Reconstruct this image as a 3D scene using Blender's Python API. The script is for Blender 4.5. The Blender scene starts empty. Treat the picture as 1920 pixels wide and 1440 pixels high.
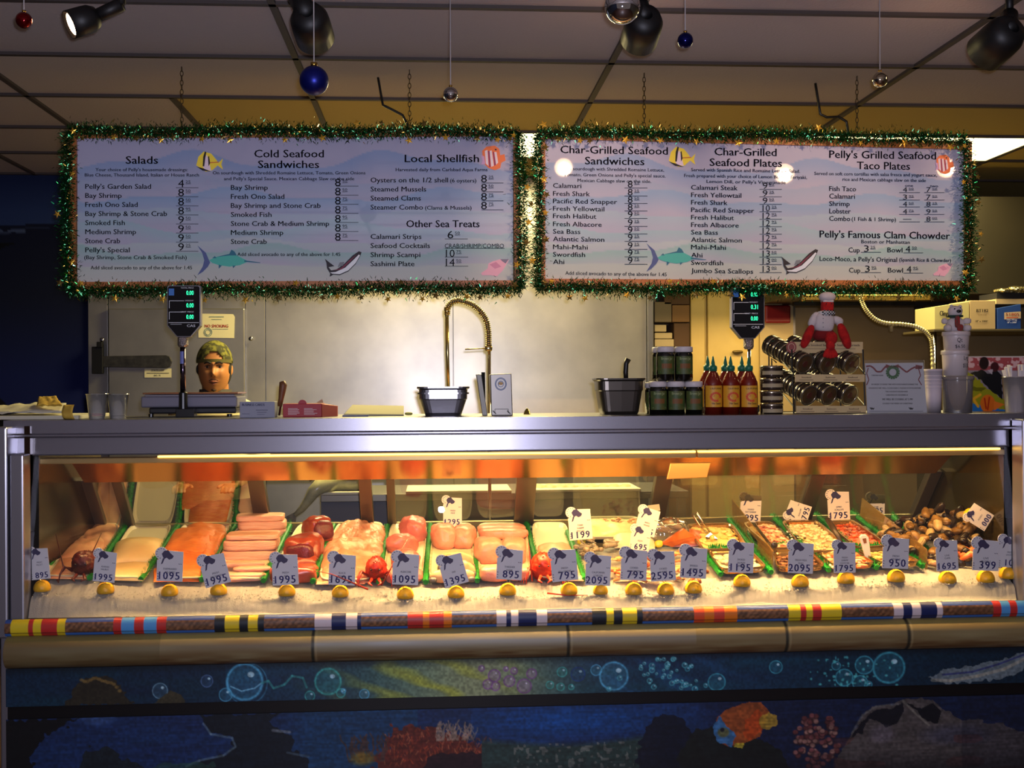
import bpy, math, random
import numpy as np
from mathutils import Vector, Matrix, noise, Euler
random.seed(7)
R = random.Random(11)
scn = bpy.context.scene
COL = scn.collection
PI = math.pi

# ------------------------------------------------------------------ camera
FPX = 2100.0
EYE = Vector((0, 0, 1.55))
YAW = math.atan(142 / FPX)
CAM_R = (Matrix.Rotation(-YAW, 3, 'Z') @ Matrix.Rotation(PI / 2, 3, 'X') @ Matrix.Rotation(-math.radians(0.3), 3, 'Z'))
cd = bpy.data.cameras.new('camera')
cd.sensor_fit = 'HORIZONTAL'; cd.sensor_width = 36; cd.lens = FPX * 36 / 1920
cd.clip_start = 0.05; cd.clip_end = 100
cam = bpy.data.objects.new('camera', cd); COL.objects.link(cam)
cam.matrix_world = Matrix.Translation(EYE) @ CAM_R.to_4x4()
scn.camera = cam
scn.view_settings.view_transform = 'Standard'
scn.view_settings.look = 'None'
scn.view_settings.exposure = 0
scn.cycles.max_bounces = 6
scn.cycles.transparent_max_bounces = 16
scn.cycles.sample_clamp_indirect = 4
scn.cycles.caustics_reflective = False
scn.cycles.caustics_refractive = False
scn.cycles.use_denoising = True

def ray(px, py):
    return CAM_R @ Vector(((px - 960) / FPX, -(py - 720) / FPX, -1))
def at(px, py, Y):
    "the point on the world plane y = Y that the photograph shows at (px, py)"
    d = ray(px, py)
    return EYE + d * (Y / d.y)
def mpp(px, Y):
    return (at(px + 1, 720, Y) - at(px, 720, Y)).x
def zrow(row, Y, px=960):
    return at(px, row, Y).z
def xcol(px, Y, row=720):
    return at(px, row, Y).x

# ------------------------------------------------------------------ colour / materials
def lin(c):
    out = []
    for v in c[:3]:
        v = v / 255.0
        out.append(v / 12.92 if v <= 0.04045 else ((v + 0.055) / 1.055) ** 2.4)
    return out
MATS = {}
def mat(name, rgb, rough=0.5, metal=0.0, spec=0.5, emis=0.0, erg=None, var=None, vscale=20, vamt=1.0,
        bump=0.0, bscale=60, sss=0.0, alpha=1.0, coat=0.0, stretch=None, aniso=0.0):
    if name in MATS: return MATS[name]
    m = bpy.data.materials.new(name); m.use_nodes = True
    nt = m.node_tree; b = nt.nodes['Principled BSDF']
    c = (*lin(rgb), 1)
    b.inputs['Base Color'].default_value = c
    b.inputs['Roughness'].default_value = rough
    b.inputs['Metallic'].default_value = metal
    b.inputs['Specular IOR Level'].default_value = spec
    b.inputs['Anisotropic'].default_value = aniso
    if coat: b.inputs['Coat Weight'].default_value = coat; b.inputs['Coat Roughness'].default_value = 0.08
    if sss:
        b.inputs['Subsurface Weight'].default_value = sss
        b.inputs['Subsurface Radius'].default_value = (0.02, 0.008, 0.005)
        b.inputs['Subsurface Scale'].default_value = 0.4
    if emis:
        b.inputs['Emission Color'].default_value = (*lin(erg or rgb), 1)
        b.inputs['Emission Strength'].default_value = emis
    if alpha < 1: b.inputs['Alpha'].default_value = alpha
    if var or bump:
        tc = nt.nodes.new('ShaderNodeTexCoord'); mp = nt.nodes.new('ShaderNodeMapping')
        if stretch: mp.inputs['Scale'].default_value = stretch
        nt.links.new(tc.outputs['Object'], mp.inputs['Vector'])
    if var:
        n = nt.nodes.new('ShaderNodeTexNoise'); n.inputs['Scale'].default_value = vscale; n.inputs['Detail'].default_value = 5
        nt.links.new(mp.outputs[0], n.inputs['Vector'])
        r = nt.nodes.new('ShaderNodeValToRGB')
        r.color_ramp.elements[0].position = 0.5 - 0.2 / vamt; r.color_ramp.elements[0].color = c
        r.color_ramp.elements[1].position = 0.5 + 0.2 / vamt; r.color_ramp.elements[1].color = (*lin(var), 1)
        nt.links.new(n.outputs['Fac'], r.inputs['Fac']); nt.links.new(r.outputs[0], b.inputs['Base Color'])
    if bump:
        n2 = nt.nodes.new('ShaderNodeTexNoise'); n2.inputs['Scale'].default_value = bscale; n2.inputs['Detail'].default_value = 4
        nt.links.new(mp.outputs[0], n2.inputs['Vector'])
        bp = nt.nodes.new('ShaderNodeBump'); bp.inputs['Strength'].default_value = bump; bp.inputs['Distance'].default_value = 0.01
        nt.links.new(n2.outputs['Fac'], bp.inputs['Height']); nt.links.new(bp.outputs[0], b.inputs['Normal'])
    MATS[name] = m
    return m
def vcol_mat(name, rough=0.5, spec=0.4, emis=0.0, coat=0.0):
    if name in MATS: return MATS[name]
    m = bpy.data.materials.new(name); m.use_nodes = True
    nt = m.node_tree; b = nt.nodes['Principled BSDF']
    a = nt.nodes.new('ShaderNodeVertexColor'); a.layer_name = 'Col'
    nt.links.new(a.outputs['Color'], b.inputs['Base Color'])
    b.inputs['Roughness'].default_value = rough; b.inputs['Specular IOR Level'].default_value = spec
    if coat: b.inputs['Coat Weight'].default_value = coat; b.inputs['Coat Roughness'].default_value = 0.03
    if emis:
        nt.links.new(a.outputs['Color'], b.inputs['Emission Color']); b.inputs['Emission Strength'].default_value = emis
    MATS[name] = m
    return m
def glass_mat(name, tint=(255, 255, 255), refl=1.0, rough=0.0, haze=0.0, hcol=(200, 200, 190), base=0.0):
    "thin sheet glass / clear plastic: clear through, mirror-like at the Fresnel amount, a little haze"
    if name in MATS: return MATS[name]
    m = bpy.data.materials.new(name); m.use_nodes = True
    nt = m.node_tree; nt.nodes.clear()
    out = nt.nodes.new('ShaderNodeOutputMaterial')
    tr = nt.nodes.new('ShaderNodeBsdfTransparent'); tr.inputs[0].default_value = (*lin(tint), 1)
    gl = nt.nodes.new('ShaderNodeBsdfGlossy'); gl.inputs['Roughness'].default_value = rough
    lw = nt.nodes.new('ShaderNodeFresnel'); lw.inputs['IOR'].default_value = 1.5
    mu = nt.nodes.new('ShaderNodeMath'); mu.operation = 'MULTIPLY_ADD'; mu.inputs[1].default_value = refl; mu.inputs[2].default_value = base
    mu.use_clamp = True
    nt.links.new(lw.outputs[0], mu.inputs[0])
    mx = nt.nodes.new('ShaderNodeMixShader')
    nt.links.new(mu.outputs[0], mx.inputs[0])
    if haze:
        df = nt.nodes.new('ShaderNodeBsdfDiffuse'); df.inputs[0].default_value = (*lin(hcol), 1)
        m2 = nt.nodes.new('ShaderNodeMixShader'); m2.inputs[0].default_value = haze
        nt.links.new(tr.outputs[0], m2.inputs[1]); nt.links.new(df.outputs[0], m2.inputs[2])
        nt.links.new(m2.outputs[0], mx.inputs[1])
    else:
        nt.links.new(tr.outputs[0], mx.inputs[1])
    nt.links.new(gl.outputs[0], mx.inputs[2]); nt.links.new(mx.outputs[0], out.inputs[0])
    MATS[name] = m
    return m

# ------------------------------------------------------------------ mesh building
_txt = {}
def text_geo(s, bold=0.0):
    k = (s, bold)
    if k not in _txt:
        c = bpy.data.curves.new('t', 'FONT'); c.body = s; c.size = 1; c.offset = bold; c.resolution_u = 2
        o = bpy.data.objects.new('t', c)
        me = o.to_mesh()
        vs = [(v.co.x, v.co.y) for v in me.vertices]; fs = [tuple(p.vertices) for p in me.polygons]
        o.to_mesh_clear(); bpy.data.objects.remove(o); bpy.data.curves.remove(c)
        _txt[k] = (vs, fs)
    return _txt[k]
CAP = max(y for x, y in text_geo('H')[0])

class MB:
    def __init__(s): s.v = []; s.f = []; s.mi = []; s.M = None; s.cur = 0
    def add(s, vs, fs, mi=None):
        n = len(s.v)
        for p in vs:
            p = Vector(p)
            s.v.append(s.M @ p if s.M is not None else p)
        for f in fs:
            s.f.append(tuple(i + n for i in f)); s.mi.append(s.cur if mi is None else mi)
        return s
    def box(s, x0, y0, z0, x1, y1, z1, mi=None):
        vs = [(x, y, z) for z in (z0, z1) for y in (y0, y1) for x in (x0, x1)]
        return s.add(vs, [(0, 2, 3, 1), (4, 5, 7, 6), (0, 1, 5, 4), (2, 6, 7, 3), (0, 4, 6, 2), (1, 3, 7, 5)], mi)
    def quad(s, a, b, c, d, mi=None): return s.add([a, b, c, d], [(0, 1, 2, 3)], mi)
    def hexa(s, p, mi=None):
        "p: bottom four then top four"
        return s.add(p, [(3, 2, 1, 0), (4, 5, 6, 7), (0, 1, 5, 4), (1, 2, 6, 5), (2, 3, 7, 6), (3, 0, 4, 7)], mi)
    def prism(s, pts, ext, mi=None):
        n = len(pts); e = Vector(ext)
        vs = [Vector(p) for p in pts] + [Vector(p) + e for p in pts]
        fs = [tuple(range(n)), tuple(range(2 * n - 1, n - 1, -1))] + [(i, n + i, n + (i + 1) % n, (i + 1) % n) for i in range(n)]
        return s.add(vs, fs, mi)
    def lathe(s, prof, c=(0, 0, 0), seg=24, mat3=None, mi=None, cap=True):
        c = Vector(c); vs = []; fs = []
        for r, z in prof:
            for k in range(seg):
                a = 2 * PI * k / seg
                p = Vector((r * math.cos(a), r * math.sin(a), z))
                if mat3 is not None: p = mat3 @ p
                vs.append(c + p)
        for j in range(len(prof) - 1):
            for k in range(seg):
                k2 = (k + 1) % seg
                fs.append((j * seg + k, j * seg + k2, (j + 1) * seg + k2, (j + 1) * seg + k))
        if cap:
            if prof[0][0] > 1e-5: fs.append(tuple(range(seg - 1, -1, -1)))
            if prof[-1][0] > 1e-5: fs.append(tuple((len(prof) - 1) * seg + k for k in range(seg)))
        return s.add(vs, fs, mi)
    def tube(s, pts, r, seg=8, mi=None):
        pts = [Vector(p) for p in pts]; n = len(pts)
        rs = r if isinstance(r, (list, tuple)) else [r] * n
        vs = []; fs = []; up = None
        for i, p in enumerate(pts):
            t = (pts[min(i + 1, n - 1)] - pts[max(i - 1, 0)]).normalized()
            if up is None:
                up = Vector((0, 0, 1)) if abs(t.z) < 0.9 else Vector((1, 0, 0))
            a = t.cross(up).normalized(); b = a.cross(t).normalized(); up = b
            for k in range(seg):
                an = 2 * PI * k / seg
                vs.append(p + (a * math.cos(an) + b * math.sin(an)) * rs[i])
        for i in range(n - 1):
            for k in range(seg):
                k2 = (k + 1) % seg
                fs.append((i * seg + k, i * seg + k2, (i + 1) * seg + k2, (i + 1) * seg + k))
        fs.append(tuple(range(seg - 1, -1, -1))); fs.append(tuple((n - 1) * seg + k for k in range(seg)))
        return s.add(vs, fs, mi)
    def rb(s, c, size, n=2.0, rot=None, na=0.0, ns=10.0, div=8, warp=None, mi=None):
        "rounded block: n=2 ellipsoid ... n=8 nearly a box; size = full extents"
        c = Vector(c); vs = []; fs = []; idx = {}
        seed = Vector((R.random() * 50, R.random() * 50, R.random() * 50)) if na else None
        for ax in range(3):
            for sg in (-1, 1):
                for i in range(div):
                    for j in range(div):
                        q = []
                        for (di, dj) in ((0, 0), (1, 0), (1, 1), (0, 1)):
                            key = [0, 0, 0]; key[ax] = sg * div
                            key[(ax + 1) % 3] = 2 * (i + di) - div; key[(ax + 2) % 3] = 2 * (j + dj) - div
                            k = tuple(key)
                            if k not in idx:
                                d = Vector(k) / div
                                l = (abs(d.x) ** n + abs(d.y) ** n + abs(d.z) ** n) ** (1 / n)
                                p = d / l
                                p = Vector((p.x * size[0] / 2, p.y * size[1] / 2, p.z * size[2] / 2))
                                if warp: p = warp(p)
                                if na:
                                    p = p * (1 + 0) + p.normalized() * (noise.fractal(p * ns + seed, 0.8, 2.0, 3) * na)
                                if rot is not None: p = rot @ p
                                idx[k] = len(vs); vs.append(c + p)
                            q.append(idx[k])
                        fs.append(tuple(q) if sg > 0 else tuple(reversed(q)))
        return s.add(vs, fs, mi)
    def sheet(s, f, nu, nv, mi=None):
        vs = [f(i / nu, j / nv) for j in range(nv + 1) for i in range(nu + 1)]
        fs = [(j * (nu + 1) + i, j * (nu + 1) + i + 1, (j + 1) * (nu + 1) + i + 1, (j + 1) * (nu + 1) + i) for j in range(nv) for i in range(nu)]
        return s.add(vs, fs, mi)
    def text(s, txt, x0, x1, base, cap, fn, bold=0.012, mi=None, skew=0.0):
        "lettering laid between columns x0 and x1 on the surface fn(u, v); v grows downward"
        vs, fs = text_geo(txt, 0.0)
        if not vs: return s
        if bold:
            sh = cap * (.045 if bold < .02 else .07); s.text(txt, x0 - sh / 2, x1 - sh / 2, base, cap, fn, 0, mi, skew); s.text(txt, x0 + sh / 2, x1 + sh / 2, base, cap, fn, 0, mi, skew); return s
        mn = min(v[0] for v in vs); mxx = max(v[0] for v in vs)
        k = (x1 - x0) / max(mxx - mn, 1e-6)
        return s.add([fn(x0 + (x - mn) * k, base + skew * (x - mn) * k - y / CAP * cap) for x, y in vs], fs, mi)
    def line(s, pts, w, fn, mi=None):
        "flat stroke in surface coordinates"
        for (a, b) in zip(pts[:-1], pts[1:]):
            dx, dy = b[0] - a[0], b[1] - a[1]; l = math.hypot(dx, dy) or 1
            nx, ny = -dy / l * w / 2, dx / l * w / 2
            s.add([fn(a[0] + nx, a[1] + ny), fn(b[0] + nx, b[1] + ny), fn(b[0] - nx, b[1] - ny), fn(a[0] - nx, a[1] - ny)], [(0, 1, 2, 3)], mi)
        return s
    def poly(s, pts, fn, mi=None):
        return s.add([fn(u, v) for u, v in pts], [tuple(range(len(pts)))], mi)
    def build(s, name, m, parent=None, smooth=False, bevel=0, origin=None, sub=0):
        me = bpy.data.meshes.new(name)
        o = bpy.data.objects.new(name, me); COL.objects.link(o)
        if parent is not None:
            org = Vector(parent['_o']); o.parent = parent
        elif origin is not None:
            org = Vector(origin); o.location = org
        else:
            xs = [p.x for p in s.v]; ys = [p.y for p in s.v]; zs = [p.z for p in s.v]
            org = Vector(((min(xs) + max(xs)) / 2, (min(ys) + max(ys)) / 2, min(zs))); o.location = org
        o['_o'] = tuple(org)
        me.from_pydata([tuple(p - org) for p in s.v], [], s.f)
        for q in (m if isinstance(m, (list, tuple)) else [m]): me.materials.append(q)
        if any(s.mi): me.polygons.foreach_set('material_index', s.mi)
        if smooth: me.polygons.foreach_set('use_smooth', [True] * len(me.polygons))
        me.update()
        if bevel:
            b = o.modifiers.new('b', 'BEVEL'); b.width = bevel; b.segments = 2; b.limit_method = 'ANGLE'; b.angle_limit = 0.7
        if sub:
            b = o.modifiers.new('s', 'SUBSURF'); b.levels = sub; b.render_levels = sub
        ALL.append(o)
        return o
ALL = []
LABELS = {}
def tag(o, label, cat, group=None, kind=None):
    o['label'] = label; o['category'] = cat
    if group: o['group'] = group
    if kind: o['kind'] = kind
    return o
def thing(name, label, cat, loc, group=None, kind=None):
    o = bpy.data.objects.new(name, None); COL.objects.link(o); o.location = loc
    o.empty_display_size = 0.05
    o['_o'] = tuple(loc); ALL.append(o)
    return tag(o, label, cat, group, kind)
def struct(o):
    o['kind'] = 'structure'; return o
def dup(root, loc=None, rot=None, label=None, group=None):
    "a copy of a thing with copies of its parts and sub-parts"
    r = root.copy(); COL.objects.link(r); ALL.append(r)
    if loc is not None: r.location = loc
    if rot is not None: r.rotation_euler = rot
    if label: r['label'] = label
    if group: r['group'] = group
    for ch in list(root.children):
        c = ch.copy(); COL.objects.link(c); c.parent = r; ALL.append(c)
        for g in list(ch.children):
            d = g.copy(); COL.objects.link(d); d.parent = c; ALL.append(d)
    return r

# ------------------------------------------------------------------ painted surfaces (vertex colour)
def vnoise(h, w, cx, cy, seed):
    r = np.random.RandomState(seed)
    gh, gw = int(h / cy) + 3, int(w / cx) + 3
    g = r.rand(gh, gw)
    yy = np.arange(h) / cy; xx = np.arange(w) / cx
    yi = yy.astype(int); xi = xx.astype(int); fy = yy - yi; fx = xx - xi
    fy = fy * fy * (3 - 2 * fy); fx = fx * fx * (3 - 2 * fx)
    a = g[yi][:, xi]; b = g[yi][:, xi + 1]; c = g[yi + 1][:, xi]; d = g[yi + 1][:, xi + 1]
    return (a * (1 - fx) + b * fx) * (1 - fy)[:, None] + (c * (1 - fx) + d * fx) * fy[:, None]
class Canvas:
    def __init__(s, x0, y0, x1, y1, step=1.5):
        s.w = int((x1 - x0) / step) + 1; s.h = int((y1 - y0) / step) + 1
        s.xs = np.linspace(x0, x1, s.w); s.ys = np.linspace(y0, y1, s.h)
        s.X, s.Y = np.meshgrid(s.xs, s.ys); s.a = np.zeros((s.h, s.w, 3)); s.step = step
    def mix(s, m, col):
        m = np.clip(m, 0, 1)[..., None]; s.a = s.a * (1 - m) + np.array(col, float) * m
    def win(s, x0, y0, x1, y1):
        i0 = max(0, np.searchsorted(s.xs, x0) - 2); i1 = min(s.w, np.searchsorted(s.xs, x1) + 2)
        j0 = max(0, np.searchsorted(s.ys, y0) - 2); j1 = min(s.h, np.searchsorted(s.ys, y1) + 2)
        return slice(j0, j1), slice(i0, i1)
    def wmix(s, sl, m, col):
        m = np.clip(m, 0, 1)[..., None]; s.a[sl] = s.a[sl] * (1 - m) + np.array(col, float) * m
    def ell(s, cx, cy, rx, ry, col, al=1.0, soft=1.5):
        sl = s.win(cx - rx - soft, cy - ry - soft, cx + rx + soft, cy + ry + soft)
        d = (1 - np.sqrt(((s.X[sl] - cx) / rx) ** 2 + ((s.Y[sl] - cy) / ry) ** 2)) * min(rx, ry)
        s.wmix(sl, np.clip(d / soft + 0.5, 0, 1) * al, col)
    def ring(s, cx, cy, r, w, col, al=1.0):
        sl = s.win(cx - r - w, cy - r - w, cx + r + w, cy + r + w)
        d = np.abs(np.sqrt((s.X[sl] - cx) ** 2 + (s.Y[sl] - cy) ** 2) - r)
        s.wmix(sl, np.clip(1 - d / w, 0, 1) * al, col)
    def poly(s, pts, col, al=1.0, wob=0, seed=1):
        xs = [p[0] for p in pts]; ys = [p[1] for p in pts]
        sl = s.win(min(xs) - wob, min(ys) - wob, max(xs) + wob, max(ys) + wob)
        X = s.X[sl].copy(); Y = s.Y[sl].copy()
        if wob and X.size:
            X += (vnoise(X.shape[0], X.shape[1], 6, 6, seed) - .5) * 2 * wob; Y += (vnoise(X.shape[0], X.shape[1], 6, 6, seed + 9) - .5) * 2 * wob
        ins = np.zeros(X.shape, bool); n = len(pts)
        for i in range(n):
            x1, y1 = pts[i]; x2, y2 = pts[(i + 1) % n]
            if y1 == y2: continue
            c = ((Y < y1) != (Y < y2)) & (X < (x2 - x1) * (Y - y1) / (y2 - y1) + x1)
            ins ^= c
        s.wmix(sl, ins * al, col)
    def line(s, pts, w, col, al=1.0):
        for (a, b) in zip(pts[:-1], pts[1:]):
            sl = s.win(min(a[0], b[0]) - w, min(a[1], b[1]) - w, max(a[0], b[0]) + w, max(a[1], b[1]) + w)
            dx, dy = b[0] - a[0], b[1] - a[1]; L = dx * dx + dy * dy or 1
            t = np.clip(((s.X[sl] - a[0]) * dx + (s.Y[sl] - a[1]) * dy) / L, 0, 1)
            d = np.hypot(s.X[sl] - a[0] - t * dx, s.Y[sl] - a[1] - t * dy)
            s.wmix(sl, np.clip((w / 2 + .6 - d) / 1.2, 0, 1) * al, col)
    def grain(s, amt, cx, cy, seed):
        s.a = s.a * (1 + (vnoise(s.h, s.w, cx, cy, seed) - .5)[..., None] * amt)
    def build(s, name, fn, m, parent=None, origin=None):
        "fn(X, Y arrays) -> three coordinate arrays"
        x, y, z = fn(s.X.ravel(), s.Y.ravel())
        org = np.array(parent['_o'] if parent is not None else (origin or (0, 0, 0)))
        co = np.stack([x, y, z], 1) - org
        me = bpy.data.meshes.new(name); o = bpy.data.objects.new(name, me); COL.objects.link(o)
        n = s.w * s.h; me.vertices.add(n); me.vertices.foreach_set('co', co.astype(np.float32).ravel())
        i = np.arange(s.h - 1)[:, None] * s.w + np.arange(s.w - 1)[None]
        q = np.stack([i, i + s.w, i + s.w + 1, i + 1], -1).reshape(-1, 4)
        me.loops.add(q.size); me.loops.foreach_set('vertex_index', q.ravel().astype(np.int32))
        me.polygons.add(len(q)); me.polygons.foreach_set('loop_start', (np.arange(len(q)) * 4).astype(np.int32))
        me.polygons.foreach_set('use_smooth', np.ones(len(q), bool))
        me.update(calc_edges=True); me.validate()
        c = np.clip(s.a / 255.0, 0, 1); c = np.where(c <= .04045, c / 12.92, ((c + .055) / 1.055) ** 2.4)
        ca = me.color_attributes.new('Col', 'FLOAT_COLOR', 'POINT')
        ca.data.foreach_set('color', np.concatenate([c.reshape(-1, 3), np.ones((n, 1))], 1).astype(np.float32).ravel())
        me.materials.append(m)
        if parent is not None: o.parent = parent; o['_o'] = parent['_o']
        else: o.location = origin or (0, 0, 0); o['_o'] = tuple(origin or (0, 0, 0))
        ALL.append(o)
        return o
_R = np.array(CAM_R)
def at_np(px, py, Y):
    d = np.stack([(px - 960) / FPX, -(py - 720) / FPX, -np.ones_like(px)], -1) @ _R.T
    t = Y / d[..., 1]
    return d[..., 0] * t, d[..., 1] * t, 1.55 + d[..., 2] * t
# ================================================================== materials used widely
STEEL = mat('brushed_steel', (150, 150, 156), rough=0.3, metal=0.9, bump=0.02, bscale=30, stretch=(1, 1, 40))
STEELD = mat('dark_steel', (90, 90, 98), rough=0.33, metal=0.85)
WALLSTEEL = mat('wall_steel', (184, 180, 172), rough=0.31, metal=0.8, var=(150, 148, 146), vscale=3, bump=0.05, bscale=4)
CHROME = mat('chrome', (205, 205, 205), rough=0.12, metal=1.0)
BRASSY = mat('aged_chrome', (190, 178, 130), rough=0.22, metal=1.0)
BLACK = mat('black_plastic', (14, 14, 16), rough=0.35)
WHITE = mat('white_plastic', (225, 222, 214), rough=0.5)
INK = mat('black_ink', (22, 18, 30), rough=0.8, spec=0.1)
YELWALL = mat('yellow_wall', (186, 164, 96), rough=0.6, var=(170, 148, 84), vscale=4)

ZC = 2.81
# ------------------------------------------------------------------ floor, ceiling, walls
XLW, XRW = -3.6, 4.3
WC = xcol(165, 6.78)          # left edge of the steel cooler front
m = MB(); m.box(XLW, -1.0, -0.05, XRW, 7.7, 0)
struct(m.build('floor', mat('quarry_tile', (74, 50, 42), rough=0.5, var=(60, 42, 36), vscale=6)))
TILE = mat('ceiling_tile', (196, 184, 180), rough=0.9, bump=0.25, bscale=90)
TILEY = mat('yellow_tile', (196, 172, 100), rough=0.8, bump=0.1, bscale=40)  # yellow tile colour for the kitchen part of the ceiling
BARM = mat('ceiling_bar', (70, 62, 60), rough=0.6)
XA = xcol(610, 5.49, 235)
YB = [3.727 + 0.61 * k for k in range(-8, 7)] + [7.7]
m = MB()
bars = MB()
def cell(x0, x1, y0, y1, mi): m.quad((x0, y0, ZC), (x0, y1, ZC), (x1, y1, ZC), (x1, y0, ZC), mi)
xs = [XA + 1.22 * k for k in range(-4, 5)]
TROFF = [(XA, YB[11]), (XA + 2.44, YB[11])]
for j in range(len(YB) - 1):
    for i in range(len(xs) - 1):
        y0, y1, x0, x1 = YB[j], YB[j + 1], xs[i], xs[i + 1]
        if any(abs(x0 - a) < .01 and abs(y0 - b) < .01 for a, b in TROFF): continue
        yel = y0 > 4.9
        if yel and i < 3: 
            cell(x0, x0 + .61, y0, y1, 0); cell(x0 + .61, x1, y0, y1, 1 if i == 3 else 0)
        elif yel and i == 3:
            cell(x0, x0 + .61, y0, y1, 0); cell(x0 + .61, x1, y0, y1, 1)
        else: cell(x0, x1, y0, y1, 1 if yel else 0)
# the row of tiles left of the first bar turns yellow half way
m2 = m
struct(m.build('ceiling', [TILE, TILEY]))
for y in YB[1:-1]: bars.box(xs[0], y - .012, ZC - .012, xs[-1], y + .012, ZC - .0005)
for i, x in enumerate(xs):
    bars.box(x - .012, -1.1, ZC - .012, x + .012, 7.7, ZC - .0005)
for x in [XA - .61, XA - 1.83]: bars.box(x - .012, YB[10], ZC - .012, x + .012, 7.7, ZC - .0005)
struct(bars.build('trim_1', BARM))

# recessed fluorescent panels
TROF = mat('lit_diffuser', (255, 246, 190), emis=7.0, erg=(255, 238, 175))
for k, (x, y) in enumerate(TROFF):
    t = thing('ceiling_light', ['recessed fluorescent ceiling panel glimpsed in the gap between the two menu boards',
              'bright recessed fluorescent ceiling panel at the right edge above the dark hood'][k], 'ceiling light', (x + .61, y + .305, ZC))
    q = MB(); q.quad((x + .02, y + .02, ZC - .002), (x + .02, y + .59, ZC - .002), (x + 1.2, y + .59, ZC - .002), (x + 1.2, y + .02, ZC - .002))
    q.build('diffuser', TROF, t)
    q = MB()
    for a in ((x, y, x + 1.22, y + .02), (x, y + .59, x + 1.22, y + .61), (x, y + .02, x + .02, y + .59), (x + 1.2, y + .02, x + 1.22, y + .59)):
        q.box(a[0], a[1], ZC - .01, a[2], a[3], ZC + .01)
    q.build('frame', WHITE, t)

# left part of the back wall: dark blue painted seascape
cv = Canvas(-260, 325, 172, 1400, 3)
u = (cv.Y - 325)
cv.mix(np.ones_like(u), (30, 44, 84)); cv.mix(np.clip((u - 10) / 60, 0, 1), (40, 58, 104))
cv.mix((u > 95 + 6 * vnoise(cv.h, cv.w, 8, 2, 3)) * 1.0, (14, 20, 44))
cv.mix(np.clip(1 - np.abs(u - 108) / 9, 0, 1) * (vnoise(cv.h, cv.w, 5, 3, 5) > .55), (70, 84, 118))
cv.mix(np.clip((u - 230) / 150, 0, 1), (16, 26, 78))
cv.mix((vnoise(cv.h, cv.w, 22, 30, 8) + (110 - cv.X) / 260 > .78) * (u > 130) * .9, (7, 8, 14))
cv.build('wall_back', lambda X, Y: at_np(X, Y, 6.80), vcol_mat('painted_wall', rough=.8, spec=.2), origin=(0, 0, 0))
struct(ALL[-1])
m = MB(); m.box(XLW - .05, -1, 0, XLW, 7.7, ZC); struct(m.build('wall_left', mat('dark_blue_wall', (20, 26, 50), rough=.8)))
m = MB(); m.box(XRW, -1, 0, XRW + .05, 7.7, ZC); struct(m.build('wall_right', mat('brown_wall', (70, 62, 50), rough=.8)))

# steel front of the walk-in cooler
YS = 6.78
m = MB()
WR = xcol(1213, YS)
for a, b in ((165, 203), (203, 460), (460, 498), (498, 850), (850, 1213)):
    x0, x1 = xcol(a, YS), xcol(b, YS)
    m.box(x0 + .002, YS, 0, x1 - .002, YS + .06, ZC)
m.box(WC, YS + .02, 0, WR, YS + .1, ZC)
struct(m.build('wall_cooler', WALLSTEEL, bevel=.002))
m = MB(); m.box(WR, YS - .03, 0, xcol(1226, YS - .03), 7.6, ZC)
struct(m.build('trim_2', STEEL, bevel=.004))
# cooler door
YD = YS - .035
m = MB(); m.box(xcol(203, YD), YD, 0.1, xcol(459, YD), YS - .001, zrow(578, YD))
door = m.build('door_1', WALLSTEEL, bevel=.006); struct(door)
def prt(name, m, mt, p, **k): return m.build(name, mt, p, **k)
YH = YD - .02
m = MB()
hp = [at(178, 668, YH), at(310, 666, YH), at(318, 669, YH), at(322, 678, YH), at(319, 687, YH), at(310, 690, YH), at(178, 688, YH)]
m.prism([Vector(p) for p in hp], (0, .019, 0)); prt('hinge_strap', m, mat('worn_black_metal', (44, 44, 46), rough=.5, metal=.6, var=(70, 68, 66), vscale=30), door, bevel=.003)
m = MB(); m.box(xcol(173, YH), YH - .012, zrow(701, YH, 183), xcol(194, YH), YD - .001, zrow(650, YH, 183)); m.box(xcol(183, YH), YH - .02, zrow(652, YH, 183), xcol(194, YH), YD - .001, zrow(641, YH, 183))
prt('hinge_bracket', m, mat('black_iron', (24, 24, 26), rough=.5, metal=.5), door, bevel=.004)
m = MB()
for p in ((191, 637), (470, 635)):
    m.rb(at(p[0], p[1], YD - .004), (.026, .012, .026), 2.5, div=4)
prt('rivet', m, CHROME, door, smooth=True)
YN = YD - .004
fnN = lambda u, v: at(u, v, YN - .002)
s = MB(); s.prism([at(372, 588, YN), at(372, 633, YN), at(439, 634, YN), at(440, 594, YN), at(437, 589, YN)], (0, .003, 0))
t = thing('notice_card', 'cream no smoking card stuck on the steel cooler door above the man', 'sign', at(406, 634, YN))
s.build('card', mat('cream_card', (206, 198, 164), rough=.7), t)
s = MB(); s.text('NO SMOKING', 384, 428, 614, 5.5, fnN, .03); s.build('red_lettering', mat('red_ink', (170, 60, 44), rough=.8), t)
s = MB()
s.line([(392, 594), (420, 594)], 1, fnN); s.line([(396, 599), (416, 599)], .7, fnN); s.line([(398, 617), (428, 617)], .6, fnN)
for k in range(16):
    a0, a1 = k * PI / 8, (k + 1) * PI / 8
    for r in (7.5, 5):
        s.line([(390 + r * math.cos(a0), 623 + r * math.sin(a0)), (390 + r * math.cos(a1), 623 + r * math.sin(a1))], 1, fnN)
s.build('round_seal', mat('teal_ink', (70, 110, 120), rough=.8), t)
t = thing('law_label', 'small cream label with black print under the hinge strap of the cooler door', 'label', at(296, 708, YN))
s = MB(); s.prism([at(271, 691, YN), at(271, 708, YN), at(321, 708, YN), at(321, 691, YN)], (0, .003, 0)); s.build('card', MATS['cream_card'], t)
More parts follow.
